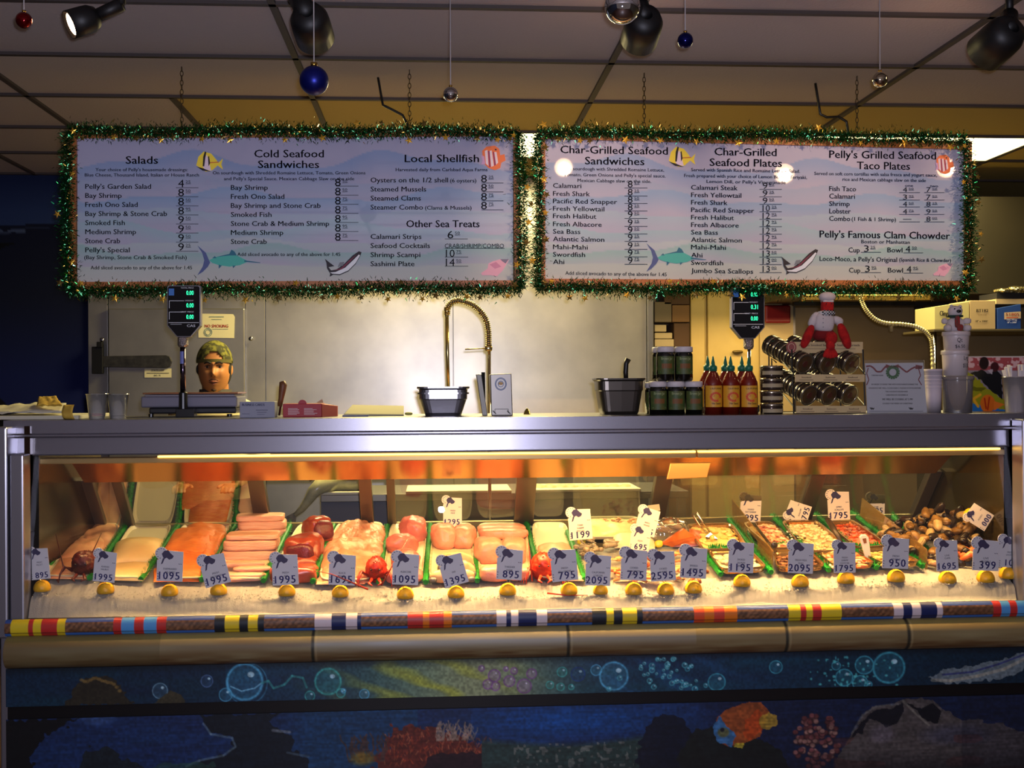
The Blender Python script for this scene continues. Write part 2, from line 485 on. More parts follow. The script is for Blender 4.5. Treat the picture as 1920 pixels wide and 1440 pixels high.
s = MB(); s.text('STATE LAW', 284, 308, 696, 3.5, fnN, .04); s.line([(275, 699.5), (317, 699.5)], .8, fnN); s.text('NO. 75', 289, 301, 705.5, 3, fnN); s.build('lettering', INK, t)

# right of the cooler: shelf recess, yellow door, kitchen wall
YR = 7.2
m = MB(); m.box(xcol(1226, 7.6), 7.6, 0, XRW, 7.65, ZC); struct(m.build('wall_kitchen', mat('kitchen_wall', (150, 132, 98), rough=.45, metal=.1, var=(132, 116, 84), vscale=2)))
m = MB(); m.box(xcol(1296, YR), YR, 0, xcol(1322, YR), YR + .05, ZC); m.box(xcol(1322, YR), YR + .03, 0, xcol(1328, YR), YR + .05, ZC)
m.box(xcol(1328, YR), YR, 0, xcol(1424, YR), YR + .05, ZC)
d2 = m.build('door_2', YELWALL, bevel=.004); struct(d2)
m = MB(); m.rb(at(1383, 660, YR - .02), (.07, .03, .022), 3, div=4); prt('door_handle', m, mat('dark_brass', (90, 76, 40), rough=.4, metal=.8), d2, smooth=True)
m = MB(); m.box(xcol(1424, YR), YR - .02, 0, xcol(1486, YR), YR + .05, ZC); struct(m.build('wall_kitchen_side', mat('buff_wall', (176, 158, 112), rough=.6, var=(160, 142, 98), vscale=5)))
m = MB(); m.box(xcol(1486, YR), YR - .01, 0, xcol(1491, YR), YR + .4, ZC); struct(m.build('trim_3', STEELD))
# maroon towel dispenser
YQ = YR - .14
t = thing('towel_dispenser', 'maroon plastic towel dispenser on the yellow wall behind the right scale display', 'dispenser', at(1460, 606, YQ))
m = MB(); m.box(xcol(1436, YQ), YQ, zrow(606, YQ, 1460), xcol(1484, YQ), YR - .02, zrow(572, YQ, 1460)); m.build('cover', mat('maroon_plastic', (104, 18, 24), rough=.25), t, bevel=.012)
m = MB(); m.box(xcol(1436, YQ), YQ + .01, zrow(571.5, YQ, 1460), xcol(1470, YQ), YR - .02, zrow(545, YQ, 1460)); m.build('window', mat('dull_cream', (150, 140, 110), rough=.5), t, bevel=.01)
m = MB(); m.box(xcol(1470.5, YQ), YQ + .005, zrow(571.5, YQ, 1460), xcol(1484, YQ), YR - .02, zrow(545, YQ, 1460)); m.build('side_cover', mat('dark_maroon', (60, 14, 18), rough=.4), t, bevel=.01)
# boxes stacked in the recess
BOXC = [mat('carton_brown', (118, 88, 50), rough=.8), mat('carton_dark', (74, 52, 30), rough=.8), mat('carton_pale', (150, 138, 104), rough=.8), mat('carton_grey', (112, 100, 76), rough=.8)]
for k, (a, b, r0, r1, mm, lb) in enumerate([
        (1228, 1260, 566, 604, 3, 'grey brown carton at upper left of the dark shelf recess'),
        (1246, 1294, 545, 571, 1, 'dark carton topmost in the shelf recess under the board'),
        (1261, 1294, 572, 604, 0, 'brown carton right of the grey brown carton in the recess'),
        (1228, 1250, 609, 622, 2, 'small pale box with red lid topmost of the pale boxes in the recess'),
        (1228, 1261, 624, 635, 2, 'flat pale box in the middle of the recess pile'),
        (1228, 1264, 636, 650, 2, 'flat pale box lowest in the recess pile above the green jars'),
        (1264, 1294, 606, 650, 1, 'dark brown carton at lower right of the recess')]):
    Y0 = 7.22 if mm != 2 else 7.15
    m = MB(); m.box(xcol(a, Y0), Y0, zrow(r1, Y0, a), xcol(b, Y0), 7.5, zrow(r0, Y0, a))
    tag(m.build('carton', BOXC[mm], bevel=.004), lb, 'box', 'cartons in the shelf recess')
m = MB()
m.box(xcol(1226, 7.1), 7.1, zrow(653, 7.1, 1260), xcol(1290, 7.1), 7.58, zrow(651, 7.1, 1260))
tag(m.build('recess_shelf', STEELD), 'steel shelf holding cartons in the recess beside the cooler', 'shelf')

# exhaust hood over the cook line
YHD = 6.3
hx0 = xcol(1500, YHD)
t = thing('exhaust_hood', 'dark steel exhaust hood over the cook line behind the right menu board', 'hood', (hx0 + 1, YHD + .4, zrow(560, YHD, 1700)))
m = MB(); m.box(hx0, YHD, zrow(552, YHD, 1700), XRW - .02, YHD + 1.1, zrow(368, YHD, 1800)); m.build('canopy', mat('hood_steel', (48, 42, 30), rough=.5, metal=.2, var=(38, 34, 24), vscale=2), t, bevel=.005)
m = MB(); m.box(hx0 + .02, YHD - .03, zrow(564, YHD, 1700), xcol(1742, YHD), YHD + .03, zrow(553, YHD, 1700)); m.build('front_lip', mat('brass_lip', (176, 150, 84), rough=.25, metal=.9), t, bevel=.004)
m = MB()
Yp = 6.9
m.box(xcol(1490, Yp), Yp, zrow(573, Yp, 1700), xcol(1900, Yp), Yp + .04, zrow(566, Yp, 1700)); m.box(xcol(1720, Yp), Yp, zrow(612, Yp, 1700), xcol(1731, Yp), Yp + .04, zrow(573, Yp, 1700))
m.box(xcol(1672, Yp), Yp, zrow(612, Yp, 1700), xcol(1770, Yp), Yp + .05, zrow(604, Yp, 1700)); m.box(xcol(1670, Yp), Yp, zrow(622, Yp, 1700), xcol(1675, Yp), Yp + .03, zrow(612, Yp, 1700))
m.build('pipework', mat('black_pipe', (16, 13, 11), rough=.5), t)
# wall shelf on the right with boxes
YSH = 5.9
sx0 = xcol(1751, YSH)
t = thing('kitchen_shelf', 'steel wall shelf on a bright post at the right carrying boxes', 'shelf', (sx0 + .5, YSH + .15, zrow(622, YSH, 1830)))
m = MB(); m.box(sx0, YSH, zrow(622, YSH, 1830), xcol(1985, YSH), YSH + .4, zrow(617, YSH, 1830)); m.build('shelf_board', mat('shelf_steel', (110, 100, 76), rough=.4, metal=.6), t, bevel=.003)
m = MB(); m.lathe([(.011, 0.0), (.011, zrow(622, YSH, 1757))], (xcol(1757, YSH), YSH + .03, 0), 12)
m.lathe([(.011, 0.0), (.011, zrow(622, YSH, 1757))], (xcol(1980, YSH), YSH + .03, 0), 12); m.build('post', CHROME, t, smooth=True)
# ================================================================== the refrigerated display case
# profile (Y, z) of the case read at the middle of the picture
ZT = zrow(781.5, 4.05)                   # counter top
YT0, YT1 = 4.04, 4.55
XL, XR = xcol(50, 4.0), xcol(1905, 4.0)
XLo, XRo = XL - .095, XR + .12
ZSILL = zrow(1144, 3.98)
ZFAS = zrow(846, 4.05)
# measured row of the lemons along the front gives how high the ice is heaped
_LX = [20, 80, 198, 318, 410, 538, 638, 760, 855, 952, 1067, 1127, 1188, 1248, 1300, 1391, 1500, 1585, 1680, 1778, 1847, 1900]
_LR = [1100, 1100, 1103, 1106, 1104, 1108, 1108, 1110, 1108, 1104, 1103, 1104, 1102, 1102, 1100, 1090, 1090, 1084, 1080, 1078, 1078, 1074]
_AX = np.array([xcol(p, 4.06) for p in _LX]); _AZ = np.array([zrow(r + 4, 4.06, p) for p, r in zip(_LX, _LR)])
ZREF = float(np.interp(0.0, _AX, _AZ))
def icez(x): return float(np.interp(x, _AX, _AZ))
def dzx(x): return icez(x) - 0.806
def deckz(x, y): return .838 + (y - 4.12) / .66 * .107 + dzx(x) * max(0, 1 - (y - 4.1) / .9)
def ondeck(px, py, lift=0.0):
    d = ray(px, py); lo, hi = 3.95, 5.2
    for _ in range(30):
        y = (lo + hi) / 2; p = EYE + d * (y / d.y)
        if p.z > deckz(p.x, y) + lift: lo = y
        else: hi = y
    return p

case = thing('display_case', 'long refrigerated seafood display case with steel top and painted ocean front', 'display case', ((XL + XR) / 2, 4.4, 0))
m = MB(); m.box(XLo, YT0, ZT - .015, XRo, YT1, ZT)
# front: bright strip, lip, recessed fascia
z1 = zrow(808, YT0)
pr = [(YT0 + .0, ZT), (YT0 - .0018, z1 + .004), (YT0 - .016, z1), (YT0 - .016, z1 - .006), (YT0 + .016, z1 - .012), (YT0 + .0125, ZFAS + .004), (YT0 + .006, ZFAS), (YT0 + .05, ZFAS), (YT0 + .05, ZT - .005)]
m.build('top', STEEL, case, bevel=.003)
m = MB(); n = len(pr)
m.add([(XLo, y, z) for y, z in pr] + [(XRo, y, z) for y, z in pr], [(i, (i + 1) % n, n + (i + 1) % n, n + i) for i in range(n)] + [tuple(range(n - 1, -1, -1)), tuple(range(n, 2 * n))])
m.build('front_fascia', mat('fascia_steel', (150, 148, 158), rough=.27, metal=.75, bump=.012, bscale=20, stretch=(1, 1, 40)), case, bevel=.001)
# corner posts
for a, b, cc in ((XLo, XL, 0), (XR, XRo, 1)):
    m = MB()
    sx = [a, a + (b - a) * .45, a + (b - a) * .5, b] if cc == 0 else [a, a + (b - a) * .35, a + (b - a) * .4, b]
    m.box(sx[0], 3.955, ZSILL - .06, sx[1], 4.1, ZT - .02); m.box(sx[2], 3.965, ZSILL - .01, sx[3], 4.12, ZFAS + .01)
    m.box(sx[0], 4.0, .1, sx[1], 4.14, ZSILL)
    m.build('corner_post', mat('post_steel', (176, 176, 186), rough=.3, metal=.85), case, bevel=.006)
# end walls, back and bottom of the body
ENDM = mat('end_wall', (56, 38, 26), rough=.2, metal=.55, var=(40, 30, 22), vscale=4)
m = MB()
zb0 = .76
m.box(XL - .02, 4.03, zb0, XL, 4.86, ZT - .02); m.build('end_wall', ENDM, case)
m = MB(); m.box(XR, 4.03, zb0, XR + .02, 4.86, ZT - .02); m.build('end_wall', mat('end_wall_right', (66, 56, 32), rough=.16, metal=.5, var=(70, 62, 38), vscale=4), case)
m = MB(); m.box(XLo + .02, 4.02, .1, XRo - .02, 4.86, .70); m.box(XLo + .02, 4.80, .1, XRo - .02, 4.88, .93); m.box(XLo + .05, 4.05, 0, XRo - .05, 4.8, .1)
m.build('body', STEELD, case)
# front glass, leaning back
GY0, GY1 = 3.985, 4.052
gl = glass_mat('front_glass', refl=.9, haze=.012, hcol=(230, 225, 215))
m = MB()
gw = [XL, xcol(700, 4.0), xcol(960, 4.0), xcol(1385, 4.0), XR]
for a, b in zip(gw[:-1], gw[1:]):
    m.quad((a + .0015, GY0, ZSILL), (b - .0015, GY0, ZSILL), (b - .0015, GY1, ZFAS + .01), (a + .0015, GY1, ZFAS + .01))
m.build('front_glass', gl, case)
m = MB(); m.box(XLo + .04, 3.955, ZSILL - .012, XRo - .04, 4.005, ZSILL - .001); m.build('sill', mat('dark_sill', (52, 40, 34), rough=.5), case, bevel=.002)

# light canopy
LY0, LY1 = 4.064, 4.124
m = MB()
xj = xcol(1302, 4.1)
for a, b in ((XL + .02, xj - .003), (xj + .003, XR - .01)):
    m.box(a, LY0, zrow(862, LY0), b, LY1, zrow(851.5, LY0))
m.build('lamp_housing', mat('lamp_housing', (190, 160, 100), rough=.35, metal=.5), case, bevel=.003)
m = MB()
for a, b in ((xcol(300, 4.1), xj - .006), (xj + .006, XR - .03)):
    m.box(a, LY0 - .004, zrow(851.5, LY0), b, LY0 + .02, zrow(848.4, LY0))
m.build('lit_tube', mat('lit_tube', (255, 214, 120), emis=4.5, erg=(255, 196, 92)), case)
m = MB()
m.box(XL, LY1, zrow(846, LY0), XR, 4.6, zrow(846, LY0) + .01)
m.build('canopy', mat('canopy_metal', (120, 90, 50), rough=.4, metal=.6), case)
# reflector panel behind, leaning over the fish
HDR = mat('copper_reflector', (206, 140, 72), rough=.2, metal=.92)
ya, za, yb, zb = 4.40, zrow(858, 4.40), 4.56, zrow(896, 4.56)
m = MB()
xh0, xh1 = xcol(140, 4.45), XR - .05
m.add([(xh0, ya, za), (xh1, ya, za), (xh1, yb, zb), (xh0, yb, zb), (xh0, ya + .02, za + .01), (xh1, ya + .02, za + .01), (xh1, yb + .02, zb + .004), (xh0, yb + .02, zb + .004)],
      [(0, 3, 2, 1), (4, 5, 6, 7), (2, 3, 7, 6), (0, 1, 5, 4)])
m.build('reflector_panel', HDR, case)
m = MB()
yk = 4.3
m.prism([at(1257, 868, yk), at(1333, 867, yk), at(1326, 895, yk), at(1250, 899, yk)], (0, .012, 0)); m.build('joint_plate', mat('joint_plate', (196, 150, 84), rough=.3, metal=.7), case, bevel=.003)
# rear sliding doors: steel stiles and leaning glass
y0d, z0d, y1d, z1d = 4.60, zb + .01, 4.80, .955
def rear(px, top):
    "point on the leaning rear plane above column px"
    x = xcol(px, y1d)
    return Vector((x, y0d if top else y1d, z0d if top else z1d + dzx(x) * .2))
def stile(m, a, b, dy=0.0):
    A, B, C, D = rear(a, 1), rear(b, 1), rear(b, 0), rear(a, 0)
    o = Vector((0, -.012 + dy, -.006)); k = Vector((0, .03 + dy, .006))
    m.hexa([D + o, C + o, C + k, D + k, A + o, B + o, B + k, A + k])
STILE = mat('stile_steel', (112, 100, 88), rough=.35, metal=.75)
for a, b in ((177, 200), (234, 252), (478, 507), (677, 700), (727, 742), (962, 998), (1213, 1243), (1492, 1519), (1706, 1726)):
    m = MB(); stile(m, a, b); m.build('door_stile', STILE, case, bevel=.002)
m = MB(); 
for a, b in ((252, 478), (507, 677), (742, 962), (998, 1213), (1243, 1492), (1519, 1706)):
    A, B = rear(a, 0), rear(b, 0)
    m.hexa([A + Vector((0, -.01, -.03)), B + Vector((0, -.01, -.03)), B + Vector((0, .02, -.03)), A + Vector((0, .02, -.03)), A + Vector((0, -.014, .012)), B + Vector((0, -.014, .012)), B + Vector((0, .016, .012)), A + Vector((0, .016, .012))])
m.build('rear_rail', mat('rail_metal', (150, 140, 100), rough=.3, metal=.7), case, bevel=.002)
RG = [glass_mat('mirror_door_glass', refl=.9, base=.55, rough=.03), glass_mat('rear_glass', refl=1.2, base=.05, rough=.02, haze=.06, hcol=(170, 170, 150)),
      glass_mat('misted_glass', refl=1.0, base=.07, rough=.06, haze=.30, hcol=(176, 160, 110))]
for a, b, k in ((200, 234, 0), (252, 478, 0), (742, 962, 1), (998, 1213, 1), (1243, 1492, 2), (1519, 1706, 1)):
    A, B, C, D = rear(a, 0), rear(b, 0), rear(b, 1), rear(a, 1)
    m = MB(); m.quad(A, B, C, D); m.build('rear_door_glass', RG[k], case)

# inner deck that carries the trays
m = MB()
m.sheet(lambda u, v: Vector((XL + (XR - XL) * u, 4.16 + .66 * v, deckz(XL + (XR - XL) * u, 4.16 + .66 * v) - .022)), 60, 6)
m.build('deck', mat('deck_steel', (120, 112, 90), rough=.4, metal=.5), case)

# ------------------------------------------------------------------ painted lower front
FR = vcol_mat('painted_front', rough=.45, spec=.4)
def strip(Y): # rectified coordinates: u = column, v = row read at the middle
    def f(U, V):
        X = np.array(U); x0, x1 = xcol(0, Y), xcol(1920, Y)
        tab_u = np.linspace(-60, 1980, 60); tab_x = np.array([xcol(p, Y) for p in tab_u])
        tab_v = np.linspace(1100, 1560, 60); tab_z = np.array([zrow(p, Y) for p in tab_v])
        return np.interp(U, tab_u, tab_x), np.full_like(U, Y), np.interp(V, tab_v, tab_z)
    return f
# rope rail painted with signal flags
cv = Canvas(8, 1145, 1935, 1176, 1.5)
cv.mix(np.ones_like(cv.X), (120, 84, 56))
cv.mix((np.sin(cv.X * .55 + cv.Y * .5) > .2) * .5, (84, 54, 36)); cv.grain(.5, 3, 2, 5)
cv.mix(cv.Y < 1150.5, (56, 84, 150)); cv.mix(cv.Y > 1169, (60, 110, 190))
Yl, Rd, Bl, Wh, Nv, Or, Bk = (222, 196, 40), (190, 50, 46), (84, 156, 216), (214, 200, 204), (28, 40, 90), (226, 120, 30), (30, 36, 44)
FL = [(20, [(32, Yl), (10, Rd), (15, Yl), (30, Rd), (14, Yl)]), (212, [(15, Rd), (23, Bl), (18, Rd), (25, Bl), (17, Rd)]), (400, [(20, Bk), (27, Yl), (16, Bk), (19, Yl), (12, Bk)]),
      (588, [(32, Wh), (26, Nv), (21, Wh), (8, Nv)]), (762, [(29, Rd), (11, Or), (27, Rd), (16, Or)]), (928, [(19, Wh), (9, Nv), (13, Wh), (35, Nv), (19, Wh)]),
      (1107, [(27, Bk), (14, Yl), (16, Bk), (27, Yl), (11, Bk)]), (1298, [(20, (226, 84, 44)), (17, Or), (20, (210, 70, 50)), (24, Or)]),
      (1475, [(22, Yl), (11, Rd), (12, Yl), (16, Rd), (38, Yl)]), (1672, [(17, Wh), (17, Nv), (17, Wh), (30, Nv), (10, Wh)]), (1858, [(14, Rd), (17, Bl), (13, Rd), (30, Bl)])]
for x, segs in FL:
    for w, c in segs:
        cv.mix((cv.X >= x) & (cv.X < x + w), c); x += w
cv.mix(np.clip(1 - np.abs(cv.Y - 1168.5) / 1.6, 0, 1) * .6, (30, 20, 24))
def rail(U, V):
    x, y, z = strip(3.945)(U, V)
    t = (V - 1145) / 31.0
    return x, 3.955 - .022 * np.sqrt(np.clip(1 - (2 * t - 1) ** 2, 0, 1)), z
cv.build('flag_rail', rail, FR, case)
# tan tile bumper
cv = Canvas(8, 1176, 1940, 1236, 1.5)
t_ = (cv.Y - 1176) / 60
n1 = vnoise(cv.h, cv.w, 60, 5, 21); n2 = vnoise(cv.h, cv.w, 25, 2.5, 22)
cv.mix(np.ones_like(cv.X), (150, 138, 100)); cv.mix(n1 * .8, (120, 96, 60)); cv.mix(np.clip((t_ - .45) * 3, 0, 1) * n2, (104, 74, 44))
cv.mix(np.clip(1 - np.abs(t_ - .08) * 8, 0, 1) * .5, (170, 160, 70))
wm = ((cv.X > 588) & (cv.X < 1062)) * 1.0 + ((cv.X > 1066) & (cv.X < 1300)) * .5
cv.mix(np.clip(wm, 0, 1) * np.clip(1 - np.abs(t_ - .35) * 3, 0, 1) * (.35 + .65 * n1), (188, 190, 184))
cv.mix(((cv.X > 1300)) * np.clip(1 - np.abs(t_ - .4) * 3, 0, 1) * .4, (156, 140, 90))
for g in (585, 1062, 1470, 1697):
    cv.mix(np.clip(1 - np.abs(cv.X - g) / 3.6, 0, 1) ** .5, (44, 44, 36)); cv.mix(np.clip(1 - np.abs(cv.X - g - 6) / 3, 0, 1) * .5, (190, 176, 130))
cv.mix((cv.X < 300) * .35, (96, 84, 50))
def bump_(U, V):
    x, y, z = strip(3.93)(U, V)
    t = (V - 1176) / 60.0
    return x, 3.955 - .05 * np.sqrt(np.clip(1 - (2 * t - 1) ** 2, 0, 1)), z
cv.a *= .92
cv.build('tile_bumper', bump_, FR, case)
# upper mural band
cv = Canvas(8, 1234, 1940, 1303, 1.25)
N1 = vnoise(cv.h, cv.w, 70, 12, 31); N2 = vnoise(cv.h, cv.w, 14, 8, 32)
cv.mix(np.ones_like(cv.X), (22, 44, 74)); cv.mix(N1 * .6, (18, 70, 84))
gx = np.exp(-((cv.X - 860) / 190) ** 2)
cv.mix(gx * .95, (110, 140, 110)); cv.mix(np.exp(-((cv.X - 900) / 110) ** 2) * .6, (160, 158, 110))
st = np.clip(np.sin((cv.X * .6 - cv.Y * 1.3) * .09 + 3 * N1), 0, 1)
cv.mix(np.exp(-((cv.X - 800) / 140) ** 2) * st * .8, (170, 176, 60))
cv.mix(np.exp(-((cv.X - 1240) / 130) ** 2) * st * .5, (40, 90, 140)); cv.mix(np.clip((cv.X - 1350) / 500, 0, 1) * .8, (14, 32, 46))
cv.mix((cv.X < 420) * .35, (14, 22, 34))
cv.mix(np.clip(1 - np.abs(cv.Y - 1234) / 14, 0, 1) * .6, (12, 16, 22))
rr = random.Random(4)
def bub(x, y, r, c, c2=(190, 230, 240), fill=.25):
    cv.ell(x, y, r, r, c, fill); cv.ring(x, y, r, max(1.5, r * .12), c, .9); cv.ell(x + r * .35, y - r * .4, r * .18 + .6, r * .14 + .6, c2, .8, 1)
Cy, Pu, Te = (90, 180, 220), (128, 84, 140), (70, 180, 170)
for a in ((456, 1267, 33, Cy), (420, 1290, 12, Cy), (385, 1264, 11, (90, 120, 170)), (297, 1280, 14, (110, 150, 170)), (612, 1270, 24, Te), (636, 1292, 8, Te), (578, 1296, 9, Te), (680, 1295, 9, Cy), (641, 1288, 4, Cy)): bub(*a)
cv.ring(460, 1270, 38, 2, Cy, .5); cv.line([(430, 1275), (450, 1284), (475, 1279), (487, 1270)], 2.5, (130, 200, 230), .8)
cv.line([(488, 1270), (500, 1266), (510, 1280), (530, 1274), (545, 1258), (565, 1262), (572, 1280)], 4, Te, .5)
for x, y, r in ((900, 1252, 5), (924, 1266, 11), (912, 1282, 9), (926, 1286, 8), (946, 1254, 4), (961, 1258, 6), (952, 1277, 10), (980, 1287, 13), (994, 1264, 9)):
    cv.ell(x, y, r, r, (150, 130, 150), .6); cv.ring(x, y, r, 2.2, Pu); cv.ell(x + r * .3, y - r * .4, 1.5, 1.5, (230, 220, 240), .9)
for x, y, r, c in ((1051, 1262, 9, Te), (1081, 1267, 13, (30, 60, 130)), (1028, 1286, 7, Te), (1048, 1290, 7, Te), (1068, 1291, 5, Te), (1115, 1260, 10, Cy), (1148, 1272, 26, Cy)): bub(x, y, r, c)
for k in range(46):
    x = rr.gauss(1240, 40); bub(x, rr.uniform(1240, 1298), rr.uniform(1.5, 5), (80, 170, 180))
for x, y, r in ((1341, 1288, 16), (1300, 1300, 5), (1286, 1262, 4), (1452, 1262, 12), (1618, 1262, 17), (1580, 1285, 16), (1664, 1268, 29), (1610, 1296, 14), (1625, 1300, 7), (1565, 1262, 8)): bub(x, y, r, (70, 170, 190))
for k in range(60):
    x = rr.gauss(1580, 40); cv.ell(x, rr.uniform(1246, 1302), rr.uniform(1, 3), rr.uniform(1, 3), (90, 200, 200), .7)
# striped sea slug at the right
cv.poly([(1738, 1290), (1755, 1283), (1765, 1272), (1800, 1270), (1840, 1264), (1880, 1256), (1915, 1242), (1935, 1240), (1935, 1265), (1900, 1285), (1860, 1296), (1820, 1298), (1770, 1302)], (110, 124, 130), .9, 4, 4)
cv.line([(1745, 1294), (1780, 1296), (1830, 1288), (1880, 1276), (1925, 1254)], 6, (166, 160, 140), .6); cv.line([(1765, 1284), (1820, 1280), (1870, 1266), (1925, 1246)], 3.5, (40, 44, 110), .7)
# coral on the left
cv.poly([(120, 1304), (135, 1275), (152, 1255), (175, 1250), (205, 1252), (220, 1268), (245, 1304)], (44, 38, 26), .95, 5, 6)
for k in range(14): cv.ell(150 + k * 5.5, 1257 + 3 * math.sin(k) + max(0, k - 8) * 4, 4, 3, (120, 96, 50), .8)
cv.poly([(285, 1304), (300, 1290), (318, 1280), (335, 1288), (346, 1304)], (64, 56, 36), .9, 3, 8)
cv.grain(.35, 3, 3, 77)
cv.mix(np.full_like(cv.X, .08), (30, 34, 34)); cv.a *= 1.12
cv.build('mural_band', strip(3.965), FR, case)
m = MB(); Yg = 3.985; xa, xb = xcol(8, 3.965), xcol(1940, 3.965)
m.box(xa, Yg, zrow(1330, Yg), xb, 4.03, zrow(1296, Yg)); m.build('black_groove', mat('groove_black', (12, 14, 18), rough=.6), case)  # black recess between the upper and lower mural
# lower mural
cv = Canvas(8, 1326, 1940, 1560, 1.5)
N1 = vnoise(cv.h, cv.w, 60, 14, 41); N2 = vnoise(cv.h, cv.w, 12, 8, 42); N3 = vnoise(cv.h, cv.w, 4, 4, 43)
cv.mix(np.ones_like(cv.X), (26, 46, 96)); cv.mix(N1 * .5, (24, 60, 110))
cv.mix(np.clip((cv.X - 500) / 80, 0, 1) * (cv.X < 780) * .7, (28, 76, 118))
cv.poly([(0, 1326), (150, 1326), (95, 1350), (70, 1375), (55, 1400), (60, 1420), (90, 1432), (90, 1570), (0, 1570)], (12, 11, 12), .97, 7, 3)
cv.ell(180, 1312, 40, 28, (60, 90, 150), .8, 10)
cv.poly([(130, 1450), (160, 1385), (190, 1378), (220, 1390), (215, 1405), (250, 1410), (300, 1440), (370, 1445), (330, 1570), (130, 1570)], (26, 32, 30), .8, 8, 5)
cv.poly([(375, 1326), (380, 1340), (388, 1355), (430, 1368), (435, 1385), (425, 1398), (370, 1412), (330, 1425), (310, 1570), (600, 1570), (575, 1412), (545, 1392), (548, 1372), (520, 1360), (500, 1345), (520, 1326)], (16, 24, 34), .95, 6, 11)
cv.line([(378, 1342), (392, 1362), (432, 1370), (438, 1386), (415, 1402), (370, 1410), (345, 1420)], 4, (120, 150, 170), .6)
cv.line([(508, 1358), (540, 1362)], 5, (150, 160, 170), .7); cv.line([(535, 1400), (575, 1408)], 4, (110, 140, 160), .6)
cv.poly([(280, 1420), (360, 1412), (400, 1418), (380, 1450), (270, 1450)], (44, 84, 70), .6, 8, 12)
# orange coral
cv.poly([(690, 1450), (700, 1410), (725, 1388), (735, 1360), (765, 1350), (800, 1362), (830, 1372), (870, 1380), (905, 1398), (925, 1420), (930, 1450)], (120, 44, 28), .92, 12, 13)
for k in range(260):
    x = rr.uniform(715, 920); y = rr.uniform(1362 + abs(x - 790) * .22, 1430); c = rr.choice([(196, 84, 48), (160, 60, 36), (210, 120, 80), (90, 36, 40)])
    cv.line([(x, y), (x + rr.uniform(-5, 5), y - rr.uniform(3, 9))], 1.8, c, .8)
for k in range(34):
    x = rr.uniform(812, 885); y = 1385; p = [(x, y)]
    for q in range(5): x += rr.uniform(-5, 6); y -= rr.uniform(3, 9); p.append((x, y))
    cv.line(p, 2.2, (176, 150, 130), .75)
for k in range(22):
    x = rr.uniform(650, 720); y = 1420; p = [(x, y)]
    for q in range(5): x += rr.uniform(-10, 8); y -= rr.uniform(6, 12); p.append((x, y))
    cv.line(p, 3, (84, 60, 54), .8)
cv.ell(676, 1415, 22, 12, (160, 130, 40), .7, 8)
cv.poly([(790, 1430), (800, 1412), (960, 1408), (975, 1430), (975, 1570), (780, 1570)], (44, 24, 32), .95, 5, 15)
cv.mix((cv.X > 880) * np.exp(-((cv.X - 1060) / 170) ** 2) * np.exp(-((cv.Y - 1352) / 34) ** 2) * .9, (20, 84, 170))
hl = 1385 + 20 * np.exp(-((cv.X - 1060) / 160) ** 2) - 12
cv.mix((cv.X > 900) * (cv.X < 1560) * np.clip((cv.Y - hl) / 12, 0, 1) * np.clip((1260 - cv.X) / 60, 0, 1), (46, 70, 66))
cv.mix((cv.X > 960) * (cv.X < 1230) * (cv.Y > 1395) * (N3 > .72) * .6, (150, 150, 140))
cv.poly([(1190, 1450), (1195, 1400), (1215, 1362), (1240, 1345), (1275, 1352), (1300, 1390), (1320, 1450), (1310, 1570), (1160, 1570)], (12, 20, 40), .95, 7, 16)
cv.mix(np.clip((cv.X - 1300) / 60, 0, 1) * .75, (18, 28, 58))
cv.poly([(1270, 1420), (1300, 1380), (1340, 1370), (1360, 1395), (1440, 1400), (1480, 1450), (1460, 1570), (1260, 1570)], (20, 26, 22), .9, 7, 17)
# angelfish of the mural
cv.poly([(1335, 1375), (1345, 1352), (1370, 1335), (1400, 1328), (1425, 1330), (1440, 1345), (1430, 1370), (1420, 1395), (1395, 1405), (1365, 1412), (1345, 1405)], (176, 84, 34), .95, 2, 18)
cv.poly([(1395, 1362), (1420, 1340), (1430, 1360), (1424, 1385), (1400, 1400), (1390, 1385)], (220, 80, 26), .8, 3, 19)
cv.poly([(1334, 1370), (1348, 1352), (1360, 1372), (1378, 1392), (1368, 1410), (1348, 1405), (1335, 1392)], (56, 120, 180), .95, 3, 20)
cv.poly([(1422, 1362), (1435, 1345), (1452, 1355), (1455, 1372), (1440, 1380), (1422, 1378)], (200, 160, 50), .9, 3, 21)
cv.ell(1353, 1384, 11, 9, (110, 110, 60), .9, 3); cv.ell(1351, 1379, 4, 4, (24, 24, 36), 1, 1.5); cv.poly([(1375, 1404), (1392, 1404), (1388, 1416), (1372, 1412)], (200, 180, 50), .9, 2)
# knobbly pink coral
for k in range(110):
    a = rr.uniform(0, 2 * PI); r = rr.random() ** .5
    x = 1528 + 44 * r * math.cos(a); y = 1405 + 52 * r * math.sin(a); c = rr.choice([(170, 110, 104), (150, 84, 84), (190, 140, 124), (120, 60, 60)])
    cv.ell(x, y, 6, 5, (50, 26, 30), .8, 2); cv.ell(x, y - 1, 4.6, 4, c, .9, 2)
